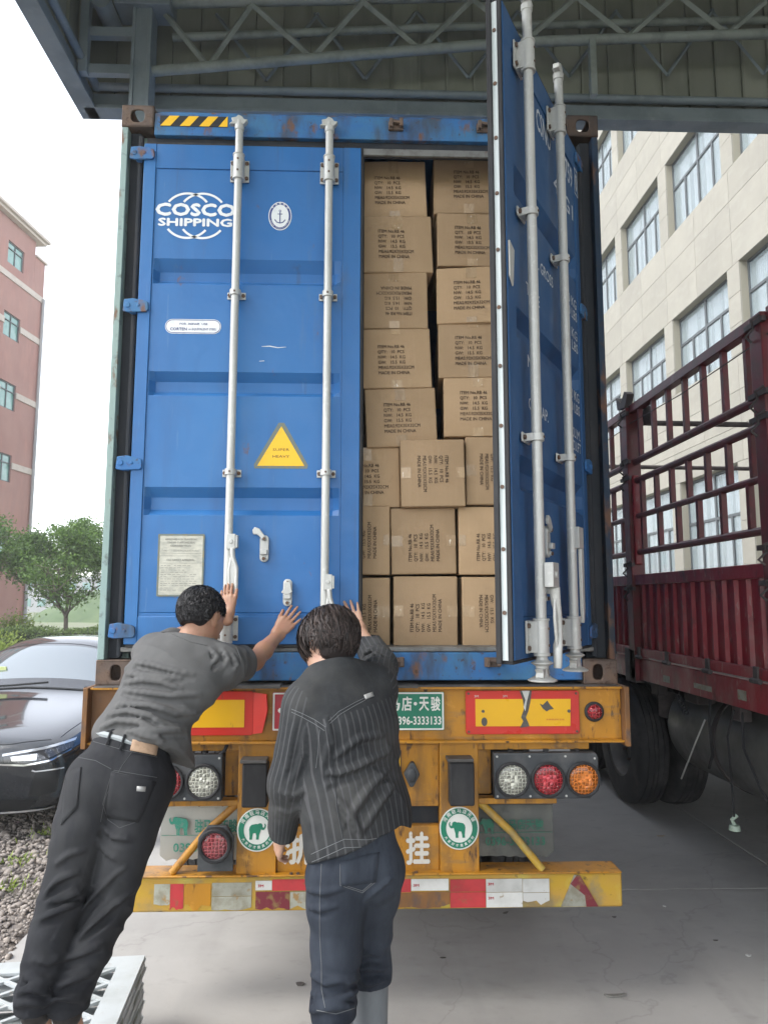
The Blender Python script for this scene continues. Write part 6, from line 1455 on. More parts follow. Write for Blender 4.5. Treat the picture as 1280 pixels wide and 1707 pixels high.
def striped(name, base, line, fade):
    m = mat(name, base, .85, layers=[(fade, (4,4,4), .44,.66,.8), (tuple(c*1.5 for c in base), (50,50,50), .5,.66,.5)], bump=[(480,.35,.001),(24,.25,.006)], spec=.3); nt = m.node_tree; N = nt.nodes; L = nt.links; b = N['Principled BSDF']
    at_ = N.new('ShaderNodeAttribute'); at_.attribute_name = 'stripe'; f = N.new('ShaderNodeMath'); f.operation = 'FRACT'; L.new(at_.outputs['Fac'], f.inputs[0])
    c = N.new('ShaderNodeMath'); c.operation = 'COMPARE'; c.inputs[1].default_value = .5; c.inputs[2].default_value = .12; L.new(f.outputs[0], c.inputs[0])
    y = N.new('ShaderNodeAttribute'); y.attribute_name = 'plain'; inv = N.new('ShaderNodeMath'); inv.operation = 'MULTIPLY_ADD'; inv.inputs[1].default_value = -.62; inv.inputs[2].default_value = .62; L.new(y.outputs['Fac'], inv.inputs[0])
    mu = N.new('ShaderNodeMath'); mu.operation = 'MULTIPLY'; L.new(c.outputs[0], mu.inputs[0]); L.new(inv.outputs[0], mu.inputs[1])
    old = b.inputs['Base Color'].links[0].from_socket; mx = N.new('ShaderNodeMix'); mx.data_type = 'RGBA'; L.new(mu.outputs[0], mx.inputs['Factor']); L.new(old, mx.inputs['A']); mx.inputs['B'].default_value = (*line, 1)
    L.new(mx.outputs['Result'], b.inputs['Base Color']); return m
M['jacket'] = striped('striped_black_denim', (.024,.026,.028), (.080,.080,.084), (.060,.060,.058))

# ------------------------------------------------------------------ man in the grey t-shirt (left)
def man_left():
    off = np.array([-1.05, -.95, .31]); root = empty('person', off, label='man in grey t-shirt and black jeans leaning both hands on the closed blue door', cat='person', group=None)
    hip = v3(203, 1290, -.75); hl, hr = hip+[-.085, -.01, .0], hip+[.085, .01, -.01]
    kl, kr = v3(112, 1468, -.84), v3(186, 1500, -.80); al, ar = v3(62, 1666, -1.00), v3(114, 1668, -.97)
    waist = v3(232, 1222, -.68); chest = v3(290, 1130, -.56); sl_, sr = v3(258, 1092, -.44), v3(372, 1112, -.50); nb = v3(318, 1072, -.47)
    hc = v3(336, 1029, -.44); el, wl = v3(302, 1062, -.16), v3(379, 1026, -.125); er, wr = v3(424, 1102, -.27), v3(462, 1060, -.075)
    fwd = np.array([.36, .78, -.42]); up = np.array([.10, .35, .93])
    lo = np.minimum.reduce([hip, al, ar, sl_, hc])-[.2, .25, .2]; hi = np.array([v3(505, 1000, 0)[0]+.05, .03, hc[2]+.17]); lo[2] = .28
    F = Field(lo, hi, .0042)
    side = (sr-sl_)/np.linalg.norm(sr-sl_)
    P, A = head(F, hc, fwd, up, 1.0)
    F.seg(hc-np.array([0, .015, .05]), nb, .052, .060, .03)
    F.seg(nb+[0, 0, -.05], chest, (.11, .07), (.14, .085), .04, side); F.seg(chest, waist, (.135, .080), (.12, .075), .04, side); F.seg(waist, hip, (.12, .08), (.12, .085), .04, side)
    for s_, e_, w_ in ((sl_, el, wl), (sr, er, wr)): F.seg(chest*.3+s_*.7, s_, .06, .056, .03); F.seg(s_, e_, .052, .041, .02); F.seg(e_, e_*.6+w_*.4, .040, .040, .02); F.seg(e_*.6+w_*.4, w_, .040, .027, .015)
    for a, b, c in ((hl, kl, al), (hr, kr, ar)): F.seg(a, b, .072, .045, .03); F.seg(b, c, .045, .027, .02); F.seg(c, [c[0]+.03, c[1]+.08, .335], .027, .018, .02)
    dr = v3(489, 1022, -.035)-wr; hand(F, wr, dr+np.array([.012, 0, .0]), (-.1, -1, -.1), (-1, 0, .5), spread=.15, curl=.05, L=.180, tspread=.35)
    dl = v3(374, 975, -.115)-wl; hand(F, wl, dl+np.array([0, .03, 0]), (-.35, -.9, .1), (1, 0, .2), spread=.03, curl=.12, L=.175, tspread=.30, tcurl=.1)
    body, V, Q = field_obj(F, 'body', M['skin'], root, off)
    # hair
    Fh = Field(hc-.17, hc+.17, .004); Fh.ell(P(0, -.016, .032), np.array([.080, .097, .084]), .01, A); Fh.ell(P(0, -.050, -.012), np.array([.070, .052, .062]), .02, A)
    Fh.ell(P(0, .075, -.035), np.array([.09, .055, .075]), .01, A, 'cut'); Fh.ell(P(.090, .020, -.045), np.array([.042, .048, .055]), .008, A, 'cut'); Fh.ell(P(-.085, .012, -.045), np.array([.03, .035, .050]), .008, A, 'cut'); Fh.ell(P(0, -.07, -.100), np.array([.10, .07, .045]), .008, A, 'cut')
    Fh.wrinkle(lambda p: .002*vnoise(p*60, 3)); hair, _, _ = field_obj(Fh, 'hair', M['hair'], root, off)
    hair_strands('hair_locks', P, A, 1.0, M['locks'], hair, off, 8000, .040, 5, (.1, -.35, .9), (0, -.25, -.4), lift=.014, cover=lambda d: (((d[:, 2] > np.where(d[:, 1] < -.2, -.62, -.30)) & (d[:, 1] < .55)) | (d[:, 2] > .25)) & ~((d[:, 0] > .5) & (d[:, 2] < .1) & (d[:, 1] > -.45)), jitter=.5, width=.0019, rad=(.081, .098, .090))
    # t-shirt
    F = Field(np.minimum(waist, sl_)-.30, np.maximum(sr, er)+.22, .0042)
    F.seg(nb+[.0, -.02, -.035], chest, (.148, .090), (.180, .118), .05, side); F.seg(chest, waist, (.178, .120), (.160, .110), .05, side)
    hem = v3(225, 1252, -.70); F.seg(waist, hem+[.02, 0, .01], (.158, .112), (.162, .114), .05, side)
    F.seg(waist+side*.10, v3(290, 1272, -.70), (.07, .11), (.045, .12), .05, side)
    se = sr+(er-sr)*.62; F.seg(sr*.75+chest*.25, sr, .088, .084, .05); F.seg(sr, se, .082, .074, .03); sle = sl_+(el-sl_)*.70; F.seg(sl_*.75+chest*.25, sl_, .084, .080, .05); F.seg(sl_, sle, .076, .068, .03)
    F.seg(nb+[0, 0, -.01], nb+[.0, .01, .012], .080, .066, .025); F.cut(nb+[.006, .0, .016], [.15, .35, 1], nb+[0, 0, .08], .12, .004)
    F.cut(se, er-sr, se+(er-sr)*.35, .13); F.cut(sle, el-sl_, sle+(el-sl_)*.35, .12)
    axis = (nb-waist)/np.linalg.norm(nb-waist); hn = -axis*.95+np.array([.22, 0, -.12])
    F.cut(hem+[0, 0, -.008], hn, hem+hn*.2, .30)
    def wr_(p):
        t = (p-waist)@axis; f = folds(p, axis*.96+side*.25, 13, 1.8, .0050, 11, ax2=side, warp=.035, sharp=2.6)*np.clip(1.25-np.abs(t-.14)*2.2, .25, 1.1)
        g = folds(p, er-sr, 30, 6, .006, 12, warp=.02)*(np.linalg.norm(p-sr-(er-sr)*.2, axis=1) < .14); return f+g+.0015*vnoise(p*25, 7)
    F.wrinkle(wr_)
    ridges(F, off, [([(218,1102),(251,1108),(296,1120),(322,1124)],.008), ([(212,1123),(251,1127),(300,1131)],.007), ([(209,1137),(242,1134),(270,1138),(300,1148)],.008), ([(207,1150),(242,1155),(284,1161),(333,1158)],.008),
        ([(200,1172),(251,1177),(293,1191),(345,1188)],.010), ([(182,1190),(214,1186),(251,1194),(272,1209)],.009), ([(170,1212),(197,1202),(232,1205),(265,1221)],.010), ([(214,1218),(251,1220),(298,1218),(322,1219)],.008), ([(228,1224),(261,1232),(282,1252)],.009),
        ([(352,1082),(362,1096),(356,1108)],.005), ([(372,1082),(380,1100),(374,1118)],.005), ([(388,1092),(396,1108),(388,1124)],.004)])
    shirt, V, Q = field_obj(F, 'tshirt', M['tshirt'], root, off, 2); Ds = Drape(V, Q, off)
    m = MB(); Ds.cord([(263, 1042), (290, 1058), (318, 1070), (345, 1076)], .0022, mb=m); Ds.cord([(390, 1070), (402, 1098), (398, 1130)], .0016, mb=m); m.build('seam', M['tshirt'], shirt)
    # jeans
    lo = np.minimum.reduce([hip, al, ar])-[.16, .2, .14]; hi = np.maximum.reduce([waist, hip, kr])+[.22, .22, .08]; F = Field(lo, hi, .0045); wb = v3(222, 1240, -.70)
    F.seg(wb, hip+[0, 0, .0], (.148, .108), (.152, .112), .04, side); F.ell(hip+[-.070, -.055, -.03], (.088, .082, .10), .045); F.ell(hip+[.072, -.045, -.035], (.092, .084, .105), .045)
    for a, b, c, q in ((hl, kl, al, 0), (hr, kr, ar, 1)):
        mid = a*.5+b*.5+[0, -.008, 0]; F.seg(a+[0, 0, -.02], mid, .106, .092, .022); F.seg(mid, b, .092, .080, .018); F.seg(b, b*.5+c*.5+[0, -.018, 0], .080, .073, .012); F.seg(b*.5+c*.5+[0, -.018, 0], c+[0, 0, .015], .073, .062, .010); F.seg(c+[0, 0, .03], c+[0, 0, -.02], .062, .063, .008)
        F.cut(c+[0, 0, -.022], (0, .1, -1), c+[0, .0, -.135], .16)
    F.cut(wb+axis*.035, axis*.9+np.array([-.1, 0, 0]), wb+axis*.2, .25)
    def wj(p):
        f = 0
        for a, b, c, sd in ((hl, kl, al, 21), (hr, kr, ar, 31)):
            dk = np.linalg.norm(p-b, axis=1); da = np.linalg.norm(p-c, axis=1); ck = np.linalg.norm(p-(a+[0, .0, -.07]), axis=1); ax = (c-b)/np.linalg.norm(c-b)
            m_ = (np.abs((p-(a+b)/2)@side) < np.abs((p-(kl+hl if sd == 31 else kr+hr)/2)@side))
            f = f+m_*(folds(p, ax+side*.45, 15, 3, .0075, sd, warp=.03, sharp=2.2)*np.clip(1.25-dk*4.5, 0, 1)+folds(p, ax-side*.2, 24, 3.5, .0085, sd+1, warp=.03, sharp=2.0)*np.clip(1.3-da*5.2, 0, 1)+folds(p, side+ax*.5, 14, 3, .005, sd+2, warp=.03)*np.clip(1-ck*5, 0, 1))
        return f+folds(p, side*.7+np.array([0, 0, .7]), 9, 2.5, .0028, 40)
    F.wrinkle(wj)
    ridges(F, off, [([(80,1487),(101,1469),(128,1455)],.012), ([(86,1502),(112,1499),(136,1485)],.011), ([(72,1530),(100,1520),(130,1506)],.010), ([(131,1538),(154,1502),(208,1446)],.011), ([(140,1556),(178,1524),(226,1482)],.010), ([(96,1440),(118,1425),(140,1418)],.008),
        ([(42,1628),(70,1640),(92,1636)],.012), ([(32,1655),(54,1650),(84,1658)],.012), ([(26,1676),(48,1672),(76,1676)],.010), ([(74,1676),(100,1664),(140,1668)],.012), ([(96,1646),(128,1634),(156,1622)],.011), ([(60,1600),(84,1606),(104,1596)],.009), ([(104,1600),(140,1590),(170,1576)],.009),
        ([(172,1378),(190,1396),(222,1400)],.009), ([(164,1400),(180,1424),(200,1436)],.008)])
    jeans, V, Q = field_obj(F, 'jeans', M['jeans_black'], root, off, 1); Dj = Drape(V, Q, off)
    m = MB(); C_ = lambda p, r=.0011: Dj.cord(p, r, mb=m)
    C_([(222, 1252), (205, 1275), (190, 1300), (176, 1330), (168, 1370)]); C_([(128, 1262), (160, 1268), (186, 1282)]); C_([(190, 1284), (225, 1290), (262, 1296)])
    C_([(188, 1286), (258, 1304)]); C_([(189, 1291), (257, 1308)]); C_([(187, 1288), (172, 1340), (180, 1366), (200, 1380), (228, 1370), (258, 1306)]); C_([(114, 1283), (136, 1280), (128, 1345), (104, 1374)]); C_([(116, 1290), (134, 1287)])
    C_([(156, 1236), (205, 1250), (262, 1262)]); C_([(166, 1218), (212, 1230)]); m.build('stitching', M['thread'], jeans)
    Dj.patch([(186, 1286), (261, 1303), (231, 1371), (176, 1362)], 'back_pocket', M['jeans_black'], jeans, .003); Dj.patch([(113, 1282), (137, 1279), (130, 1346), (103, 1376)], 'back_pocket', M['jeans_black'], jeans, .003)
    Dj.patch([(229, 1310), (243, 1311), (242, 1319), (228, 1318)], 'silver_label', M['label'], jeans, .0065, 2)
    m = MB(); Dj.cord([(163, 1222), (190, 1228), (222, 1238), (262, 1250)], .012, mb=m, lift=-.004); m.v = [(x, y, z) for x, y, z in m.v]; m.build('belt', M['belt'], jeans)
    Dj.patch([(222, 1234), (262, 1242), (258, 1262), (218, 1253)], 'leather_patch', M['leather'], jeans, .011, 6)
    for p in ([(188, 1220), (180, 1243)], [(210, 1226), (202, 1252)]): m = MB(); Dj.cord(p, .005, mb=m, lift=.008); m.build('belt_loop', M['jeans_black'], jeans)
    # shoes
    for c, d in ((al, (-.02, 1, 0)), (ar, (.62, .8, 0))):
        F = Field(c-[.10, .12, .12], c+[.26, .30, .06], .005); d = np.array(d)/np.linalg.norm(d); z = .31+.032-c[2]
        F.seg(c+[0, -.005, z], c+d*.215+[0, 0, z-.002], (.046, .046), (.050, .036), .02, (1, 0, 0)); F.seg(c+[0, .0, .02], c+[0, .0, -.04], .040, .045, .02); F.cut([0, 0, .312], (0, 0, -1), c+[0, 0, -.2], .25, .003); field_obj(F, 'shoe', M['shoe'], root, off)
    return root
# ------------------------------------------------------------------ man in the striped denim jacket (right)
def man_right():
    off = np.array([-.05, -.80, .05]); root = empty('person', off, label='man in striped dark denim jacket and rolled-up jeans with one hand raised', cat='person')
    hip = v3(592, 1432, -.86); hl, hr = hip+[-.07, -.035, -.02], hip+[.075, .035, -.02]
    kl, kr = v3(562, 1572, -.90), v3(612, 1550, -.76); al, ar = v3(560, 1725, -.98), v3(617, 1708, -.78)
    waist = v3(592, 1340, -.83); chest = v3(578, 1215, -.80); sl_, sr = v3(511, 1178, -.84), v3(622, 1150, -.68); nb = v3(563, 1121, -.76); hc = v3(547, 1074, -.70)
    el, wl = v3(484, 1300, -.84), v3(472, 1392, -.76); er, wr = v3(634, 1108, -.40), v3(599, 1050, -.10)
    fwd = np.array([-.62, .66, -.50]); up = np.array([-.12, .38, .9]); side = np.array([.86, .42, 0]); side /= np.linalg.norm(side)
    lo = np.minimum.reduce([hip, al, wl, hc])-[.18, .2, .0]; lo[2] = .04; lo[0] = min(lo[0], wl[0]-.12); hi = np.array([er[0]+.12, .03, hc[2]+.17])
    F = Field(lo, hi, .0042); P, A = head(F, hc, fwd, up, .98)
    F.seg(hc-np.array([0, .02, .05]), nb, .054, .062, .03); F.seg(nb+[0, 0, -.05], chest, (.12, .09), (.15, .10), .04, side); F.seg(chest, waist, (.145, .10), (.125, .095), .04, side); F.seg(waist, hip, (.125, .09), (.135, .10), .04, side)
    for s_, e_, w_ in ((sl_, el, wl), (sr, er, wr)): F.seg(chest*.3+s_*.7, s_, .058, .052, .03); F.seg(s_, e_, .050, .040, .02); F.seg(e_, w_, .040, .027, .015)
    for a, b, c in ((hl, kl, al), (hr, kr, ar)): F.seg(a, b, .070, .045, .03); F.seg(b, c, .045, .032, .02); F.seg(c, [c[0]-.02, c[1]+.12, .08], .034, .024, .02)
    dr = v3(583, 1012, -.03)-wr; hand(F, wr, dr, (-.05, -1, 0), (-1, 0, .2), spread=.20, curl=.03, L=.190, tspread=.42)
    hand(F, wl, v3(460, 1428, -.70)-wl, (-.9, -.45, .1), (.2, .9, 0), spread=.05, curl=.45, L=.178, tspread=.5)
    body, V, Q = field_obj(F, 'body', M['skin_pale'], root, off)
    Fh = Field(hc-.18, hc+.18, .004); Fh.ell(P(0, -.016, .034), np.array([.088, .104, .088]), .01, A); Fh.ell(P(0, -.046, -.040), np.array([.076, .050, .070]), .02, A)
    Fh.ell(P(0, .085, -.045), np.array([.10, .055, .080]), .01, A, 'cut'); Fh.ell(P(-.095, .018, -.045), np.array([.045, .048, .058]), .008, A, 'cut'); Fh.ell(P(.095, .015, -.045), np.array([.03, .028, .045]), .008, A, 'cut'); Fh.ell(P(0, -.06, -.150), np.array([.12, .08, .045]), .008, A, 'cut')
    Fh.wrinkle(lambda p: .002*vnoise(p*55, 3)); hair, _, _ = field_obj(Fh, 'hair', M['hair2'], root, off)
    hair_strands('hair_locks', P, A, 1.0, M['locks2'], hair, off, 9000, .125, 6, (.05, -.05, 1), (0, -.1, -.8), lift=.022, cover=lambda d: (d[:, 2] > np.where(d[:, 1] < -.2, -.68, -.42)) & ((d[:, 1] < .45) | (d[:, 2] > .2)) & ~((d[:, 0] < -.35) & (d[:, 2] < .30) & (d[:, 1] > -.30)), jitter=.10, width=.0026, rad=(.092, .110, .100))
    # jacket
    lo = np.minimum.reduce([hip, wl, sl_])-[.13, .22, .10]; hi = np.maximum.reduce([sr, er, wr, hc])+[.16, .10, -.02]; F = Field(lo, hi, .0042)
    F.seg(nb+[0, 0, -.04], chest, (.150, .105), (.185, .135), .05, side); F.seg(chest, waist, (.185, .138), (.182, .145), .05, side); hemc = v3(593, 1405, -.86); F.seg(waist, hemc, (.182, .145), (.186, .150), .05, side)
    F.seg(waist+side*.1+[0, -.02, -.02], hemc+side*.10+[0, -.02, .05], .09, .085, .05)
    F.seg(sl_*.7+chest*.3, sl_+[0, 0, .0], .095, .080, .05); F.seg(sl_, el, .082, .072, .03); F.seg(el, wl+[0, 0, .03], .072, .052, .03); F.seg(wl+[0, 0, .03], wl+[0, .005, -.005], .050, .046, .01)
    F.seg(sr*.7+chest*.3, sr, .095, .088, .05); F.seg(sr, er, .085, .072, .035); F.seg(er, er*.25+wr*.75, .070, .058, .03); F.seg(er*.25+wr*.75, wr, .054, .046, .015)
    F.seg(nb+[0, 0, -.01], nb+[-.006, .015, .030], .088, .072, .02); F.cut(nb+[0, .01, .034], [-.2, .45, 1], nb+[0, 0, .11], .13, .004); F.cut(wl+[0, 0, -.008], wl-el, wl+(wl-el)*.4, .10); F.cut(wr+(wr-er)*-.03, wr-er, wr+(wr-er)*.35, .09)
    F.seg(nb+[-.075, .02, .018], nb+[.07, -.03, .02], .012, .012, .012)
    hn = np.array([.36, -.15, -1]); F.cut(hemc+[0, 0, .0], hn, hemc+[0, 0, -.24], .34)
    def wk(p):
        w = lambda c, r: np.clip(1.2-np.linalg.norm(p-c, axis=1)/r, 0, 1)
        f = folds(p, np.array([.75, .1, .55]), 11, 2.0, .0105, 51, warp=.03, sharp=2.2)*w(waist+[.06, 0, .03], .30)
        f += folds(p, np.array([.5, .3, -.7]), 13, 2.5, .007, 52, warp=.03)*w(chest+[.05, 0, -.08], .2)
        f += folds(p, el-sl_, 17, 3, .007, 53, warp=.03)*np.maximum(w(el, .18), w(sl_+[0, 0, -.06], .10)); f += folds(p, er-sr, 26, 5, .010, 54, warp=.03)*w(er, .16); f += folds(p, wr-er, 34, 5, .008, 55, warp=.02)*w(wr, .14)
        return f+folds(p, side, 8, 2, .0025, 57)
    F.wrinkle(wk)
    ridges(F, off, [([(651,1251),(610,1272),(548,1307)],.012), ([(649,1280),(614,1318),(577,1374)],.013), ([(656,1310),(630,1345),(607,1384)],.012), ([(597,1278),(566,1290),(540,1288)],.010), ([(640,1225),(600,1232),(560,1262)],.010), ([(560,1330),(580,1356),(600,1392)],.010),
        ([(492,1210),(488,1250),(478,1290)],.010), ([(510,1216),(508,1256),(492,1300)],.010), ([(470,1320),(488,1330),(506,1318)],.010), ([(466,1350),(484,1356),(500,1346)],.009), ([(545,1200),(552,1240),(540,1280)],.009),
        ([(600,1092),(618,1084),(634,1094)],.010), ([(606,1106),(624,1098),(638,1110)],.009)])
    # hem band and cuffs
    J, V, Q = field_obj(F, 'jacket', M['jacket'], root, off, 1)
    sid, ss, aa = chain_coord(V, [(nb, chest, side, .16), (chest, waist, side, .16), (waist, hemc, side, .16), (sl_, el, (1, 0, 0), .08), (el, wl, (1, 0, 0), .08), (sr, er, (0, 0, 1), .085), (er, wr, (0, 0, 1), .07)])
    stripe = np.where(sid < 3, (V@side)+ (V[:, 2]-1.2)*.10, aa)*100/1.55*(.66)
    dz = np.array([v3(520, 1230, -.8)[2]]); yoke = (sid < 3) & (V[:, 2] > (1.40 - .0 + .22*(V[:, 0]+.12)))
    for nm, vals in (('stripe', stripe), ('plain', yoke.astype(float))):
        a = J.data.attributes.new(nm, 'FLOAT', 'POINT'); a.data.foreach_set('value', np.asarray(vals, 'f'))
    Dk = Drape(V, Q, off); m = MB(); C_ = lambda p, r=.0011: Dk.cord(p, r, mb=m)
    C_([(548, 1202), (565, 1186), (590, 1172), (620, 1157)]); C_([(550, 1206), (568, 1190), (592, 1176), (620, 1161)]); C_([(486, 1182), (505, 1190), (525, 1200), (543, 1212)]); C_([(486, 1187), (503, 1195), (523, 1206), (541, 1218)]); C_([(533, 1216), (530, 1255), (527, 1280)])
    C_([(519, 1424), (545, 1412), (572, 1400), (574, 1399), (612, 1400), (640, 1396), (664, 1380)]); C_([(520, 1437), (546, 1426), (574, 1413), (612, 1412), (642, 1406), (668, 1392)]); m.build('stitching', M['thread_light'], J)
    m = MB(); Dk.cord([(544, 1212), (552, 1260), (558, 1300), (563, 1350), (572, 1398)], .0016, mb=m); m.build('seam', M['jacket_dark'], J)
    Dk.patch([(606, 1159), (620, 1154), (623, 1161), (609, 1166)], 'silver_label', M['label'], J, .002, 3)
    # jeans rolled up
    lo = np.minimum.reduce([hip, al, ar])-[.14, .18, -.02]; hi = np.maximum.reduce([waist, hip])+[.22, .2, .02]; F = Field(lo, hi, .0045)
    F.seg(hip+[0, 0, .10], hip, (.140, .108), (.146, .112), .04, side); F.ell(hip+[-.05, -.06, -.03], (.084, .080, .10), .05); F.ell(hip+[.075, -.02, -.03], (.080, .080, .10), .05)
    cl, cr = v3(556, 1680, -.95), v3(617, 1628, -.77)
    for a, b, c in ((hl, kl, cl), (hr, kr, cr)): F.seg(a+[0, 0, -.03], (a+b)/2, .098, .090, .04); F.seg((a+b)/2, b, .090, .082, .03); F.seg(b, c, .082, .076, .03)
    F.seg(cl+[.0, 0, .02], cl+[.0, 0, -.01], .078, .077, .004); F.cut(cl+[0, 0, -.035], (.1, 0, -1), cl+[0, 0, -.16], .15); F.seg(cr+[.0, 0, .03], cr+[.0, 0, .0], .072, .072, .004); F.cut(cr+[0, 0, -.02], (.1, 0, -1), cr+[0, 0, -.12], .12)
    def wp_(p):
        w = lambda c, r: np.clip(1.2-np.linalg.norm(p-c, axis=1)/r, 0, 1); dn = np.array([.25, .1, 1])
        return folds(p, dn, 17, 2.6, .009, 61, ax2=(1, 0, 0), warp=.04, sharp=2.2)*w(cl+[0, 0, .09], .15)+folds(p, dn, 20, 3, .009, 62, ax2=(1, 0, 0), warp=.04, sharp=2.2)*w(cr+[0, 0, .05], .16)+folds(p, dn, 11, 2.4, .005, 63, ax2=(1, 0, 0), warp=.03)*np.maximum(w((kl+hl)/2, .2), w(kr, .2))+folds(p, (1, 0, .3), 9, 2, .003, 64)
    F.wrinkle(wp_)
    ridges(F, off, [([(509,1652),(532,1660),(561,1650),(598,1628)],.012), ([(514,1668),(537,1675),(565,1668),(594,1654)],.011), ([(518,1686),(551,1682),(588,1678)],.010), ([(594,1620),(618,1614),(638,1617)],.011), ([(598,1640),(622,1640),(638,1632)],.010), ([(514,1484),(542,1489),(570,1482)],.008),
        ([(516,1512),(536,1517),(560,1510)],.008), ([(598,1600),(616,1588),(632,1592)],.009), ([(520,1626),(545,1640),(575,1632)],.010), ([(610,1500),(636,1480),(655,1462)],.009)])
    Jn, V, Q = field_obj(F, 'jeans', M['jeans_blue'], root, off, 1); Dp = Drape(V, Q, off); m = MB(); C_ = lambda p, r=.0012: Dp.cord(p, r, mb=m)
    C_([(536, 1440), (533, 1500), (533, 1560), (536, 1610), (536, 1650), (542, 1680)]); C_([(567, 1440), (567, 1476), (604, 1488), (626, 1470), (632, 1420)]); C_([(569, 1440), (569, 1474), (604, 1485), (624, 1468)]); C_([(528, 1684), (560, 1690), (592, 1680)]); m.build('stitching', M['thread_light'], Jn)
    Dp.patch([(567, 1436), (632, 1420), (626, 1470), (569, 1478)], 'back_pocket', M['jeans_blue'], Jn, .003, 6)
    for c, b, nm in ((al, cl, 0), (ar, cr, 1)):
        F = Field([c[0]-.13, c[1]-.14, .03], [c[0]+.13, c[1]+.24, b[2]+.04], .005); g = np.array([c[0], c[1]+.0, .05]); F.seg(g+[0, 0, .045], b+[0, 0, .0], .056, .064, .02); F.seg(g+[0, -.02, .038], g+[-.03, .15, .035], (.042, .038), (.048, .034), .03, (1, 0, 0)); F.cut([0, 0, .054], (0, 0, -1), g+[0, 0, -.25], .31, .003)
        field_obj(F, 'rubber_boot', M['boot'], root, off)
    return root
man_left(); man_right()
# ================================================================== plastic crates under the left man
M['crate'] = mat('white_plastic_crate', (.47,.50,.50), .45, layers=[((.37,.39,.375), (6,6,6), .45,.65,.7), ((.36,.33,.28), (30,30,30), .6,.72,.6)], bump=[(40,.1,.002)])
def crate_mesh(lattice=True):
    m = MB(); w, d, h = .86, .66, .058
    m.box(-w, 0, -d, 0, h-.010, h) if False else None
    b = .095
    m.box(-w, 0, -b, 0, h-.012, h); m.box(-w, 0, -d, -d+b, h-.012, h); m.box(-w, -w+b, -d+b, -b, h-.012, h); m.box(-b, 0, -d+b, -b, h-.012, h)
    m.box(-w, 0, -.006, 0, 0, h-.012); m.box(-w, 0, -d, -d+.006, 0, h-.012); m.box(-w, -w+.006, -d+.006, -.006, 0, h-.012); m.box(-.006, 0, -d+.006, -.006, 0, h-.012)
    for g, z0, z1 in ((.006, 0, .010), (.004, h-.018, h-.013)):
        m.box(-w-g, g, -.001, g, z0, z1); m.box(-w-g, g, -d-g, -d+.001, z0, z1); m.box(-w-g, -w+.001, -d, 0, z0, z1); m.box(-.001, g, -d, 0, z0, z1)
    n = 9; st = .165
    x0, x1, y0, y1 = -w+b-.005, -b+.005, -d+b-.005, -b+.005
    def clip(p, q):
        t0, t1 = 0, 1; dx, dy = q[0]-p[0], q[1]-p[1]
        for pp, qq in ((-dx, p[0]-x0), (dx, x1-p[0]), (-dy, p[1]-y0), (dy, y1-p[1])):
            if pp == 0:
                if qq < 0: return None
            else:
                r = qq/pp
                if pp < 0: t0 = max(t0, r)
                else: t1 = min(t1, r)
        return None if t0 >= t1 else ((p[0]+dx*t0, p[1]+dy*t0), (p[0]+dx*t1, p[1]+dy*t1))
    for s in ((-1, 1) if lattice else ()):
        for k in range(-14, 15):
            c = clip((-w/2-2+k*st, -d/2-s*1.5), (-w/2+2+k*st, -d/2+s*1.5))
            if c:
                (ax, ay), (bx, by) = c; L = math.hypot(bx-ax, by-ay); 
                if L < .03: continue
                Mx = Matrix.Translation((ax, ay, 0)) @ Matrix.Rotation(math.atan2(by-ay, bx-ax), 4, 'Z'); m.box(0, L, -.008, .008, h-.014-.001*s, h-.003-.001*s, Mx)
    return m.mesh('crate_body', M['crate'])
cm = crate_mesh(); cm2 = crate_mesh(False)
lab = ['white lattice-topped crate the left man stands on, topmost of its stack', 'white crate second from the top under the left man', 'white crate third from the top under the left man', 'white crate lowest of the stack under the left man']
for i in range(4):
    e = empty('plastic_crate', (-.905+(.004, -.006, .003, -.003)[i], -.165+(0, .006, -.004, .002)[i], .31-.065*(i+1)), R(5+(0, .8, -.6, .4)[i]), label=lab[i], cat='crate', group='white crates stacked under the left man'); link('crate_body', cm if i == 0 else cm2, e)
    for s in (-1, 1): m = MB(); m.box(.0062, .0075, -.33+s*.16-.05, -.33+s*.16+.05, .022, .040); m.build('hand_hole', M['greyedge'], e)
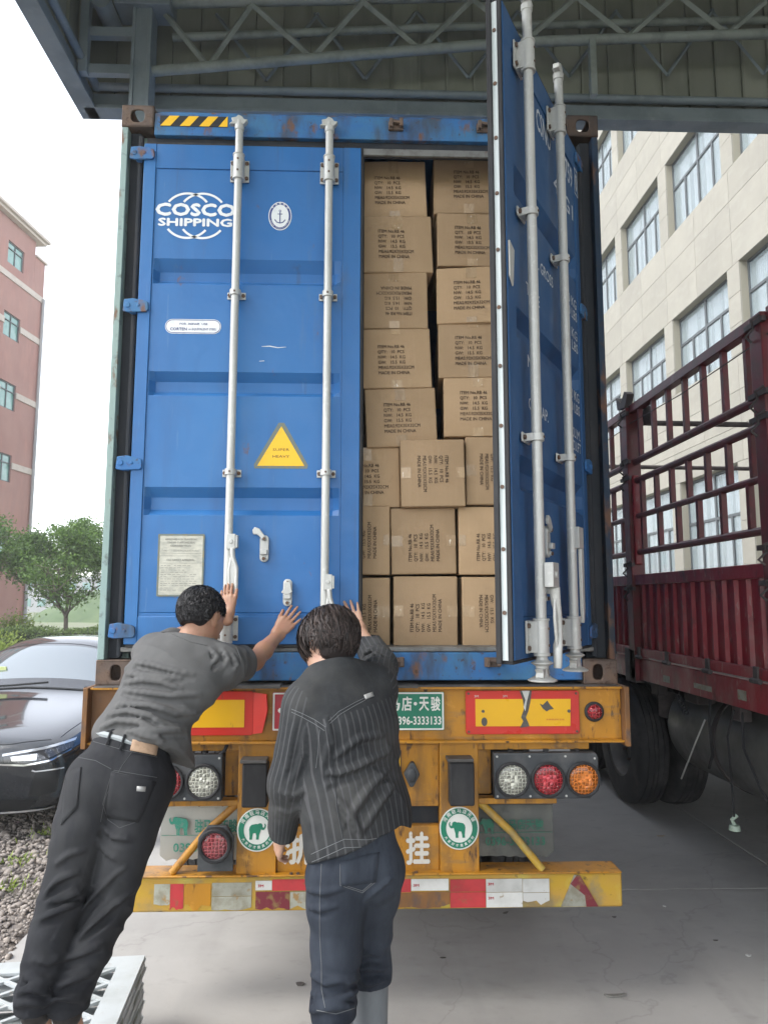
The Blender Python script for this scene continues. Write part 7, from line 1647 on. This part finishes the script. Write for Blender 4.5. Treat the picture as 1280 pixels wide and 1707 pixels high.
# ================================================================== litter on the yard
def litter(name, px, py, w, h, col, label, cat='litter', rot=0, thick=.004):
    d = (at(px, py, 0)-CAMP); t = -(CAMP.z-.001)/d.z; p = CAMP+d*t; r_ = random.Random(px)
    pts = [(w*.5*math.cos(a)*r_.uniform(.7, 1.1), h*.5*math.sin(a)*r_.uniform(.6, 1.1)) for a in [k*2*math.pi/9 for k in range(9)]]
    m = MB(); m.prism(pts, .001, thick, 'xy'); m.v = [(x, y, z+(.25*x*x/w if w else 0)) for x, y, z in m.v]; o = m.build(name, mat('litter_'+str(px), col, .7, layers=[(tuple(c*.6 for c in col), (60,60,60), .45,.6,.7)]))
    o.location = (p.x, p.y, 0); o.rotation_euler = (0, 0, rot); tag(o, label, cat)
litter('twig', 1026, 1661, .13, .022, (.20,.19,.17), 'grey splinter of wood on the concrete at the lower right', 'twig', .1, .008)
litter('dry_leaf', 1100, 1394, .07, .03, (.38,.30,.20), 'dry tan leaf on the concrete in front of the truck tyre', 'leaf')
litter('dry_leaf', 1247, 1593, .03, .03, (.65,.65,.62), 'small white scrap on the concrete near the right edge', 'scrap')
litter('dry_leaf', 1107, 1511, .02, .02, (.6,.6,.58), 'tiny pale scrap on the concrete below the joint', 'scrap')
litter('dry_leaf', 1192, 1568, .03, .012, (.10,.09,.08), 'small dark scrap on the concrete right of centre', 'scrap')
litter('dry_leaf', 738, 1597, .03, .012, (.07,.06,.05), 'small dark leaf on the concrete right of the rubber boots', 'leaf')
litter('dry_leaf', 842, 1522, .045, .018, (.16,.15,.13), 'curled grey leaf in the shadow below the bumper', 'leaf', .6)
litter('dry_leaf', 1023, 1529, .03, .014, (.12,.11,.10), 'small grey leaf beside the right end of the bumper', 'leaf')
litter('dry_leaf', 500, 1641, .045, .05, (.12,.11,.10), 'dark dropping on the concrete left of the rolled up jeans', 'scrap')
litter('dry_leaf', 482, 1514, .02, .01, (.06,.05,.05), 'tiny dark crumb under the bumper left of the jacket man', 'scrap')
litter('dry_leaf', 25, 1372, .09, .06, (.62,.45,.47), 'pink crumpled wrapper on the gravel in front of the car', 'wrapper')
litter('dry_leaf', 78, 1361, .08, .015, (.60,.48,.36), 'tan wood chip on the gravel under the car bumper', 'wood chip')
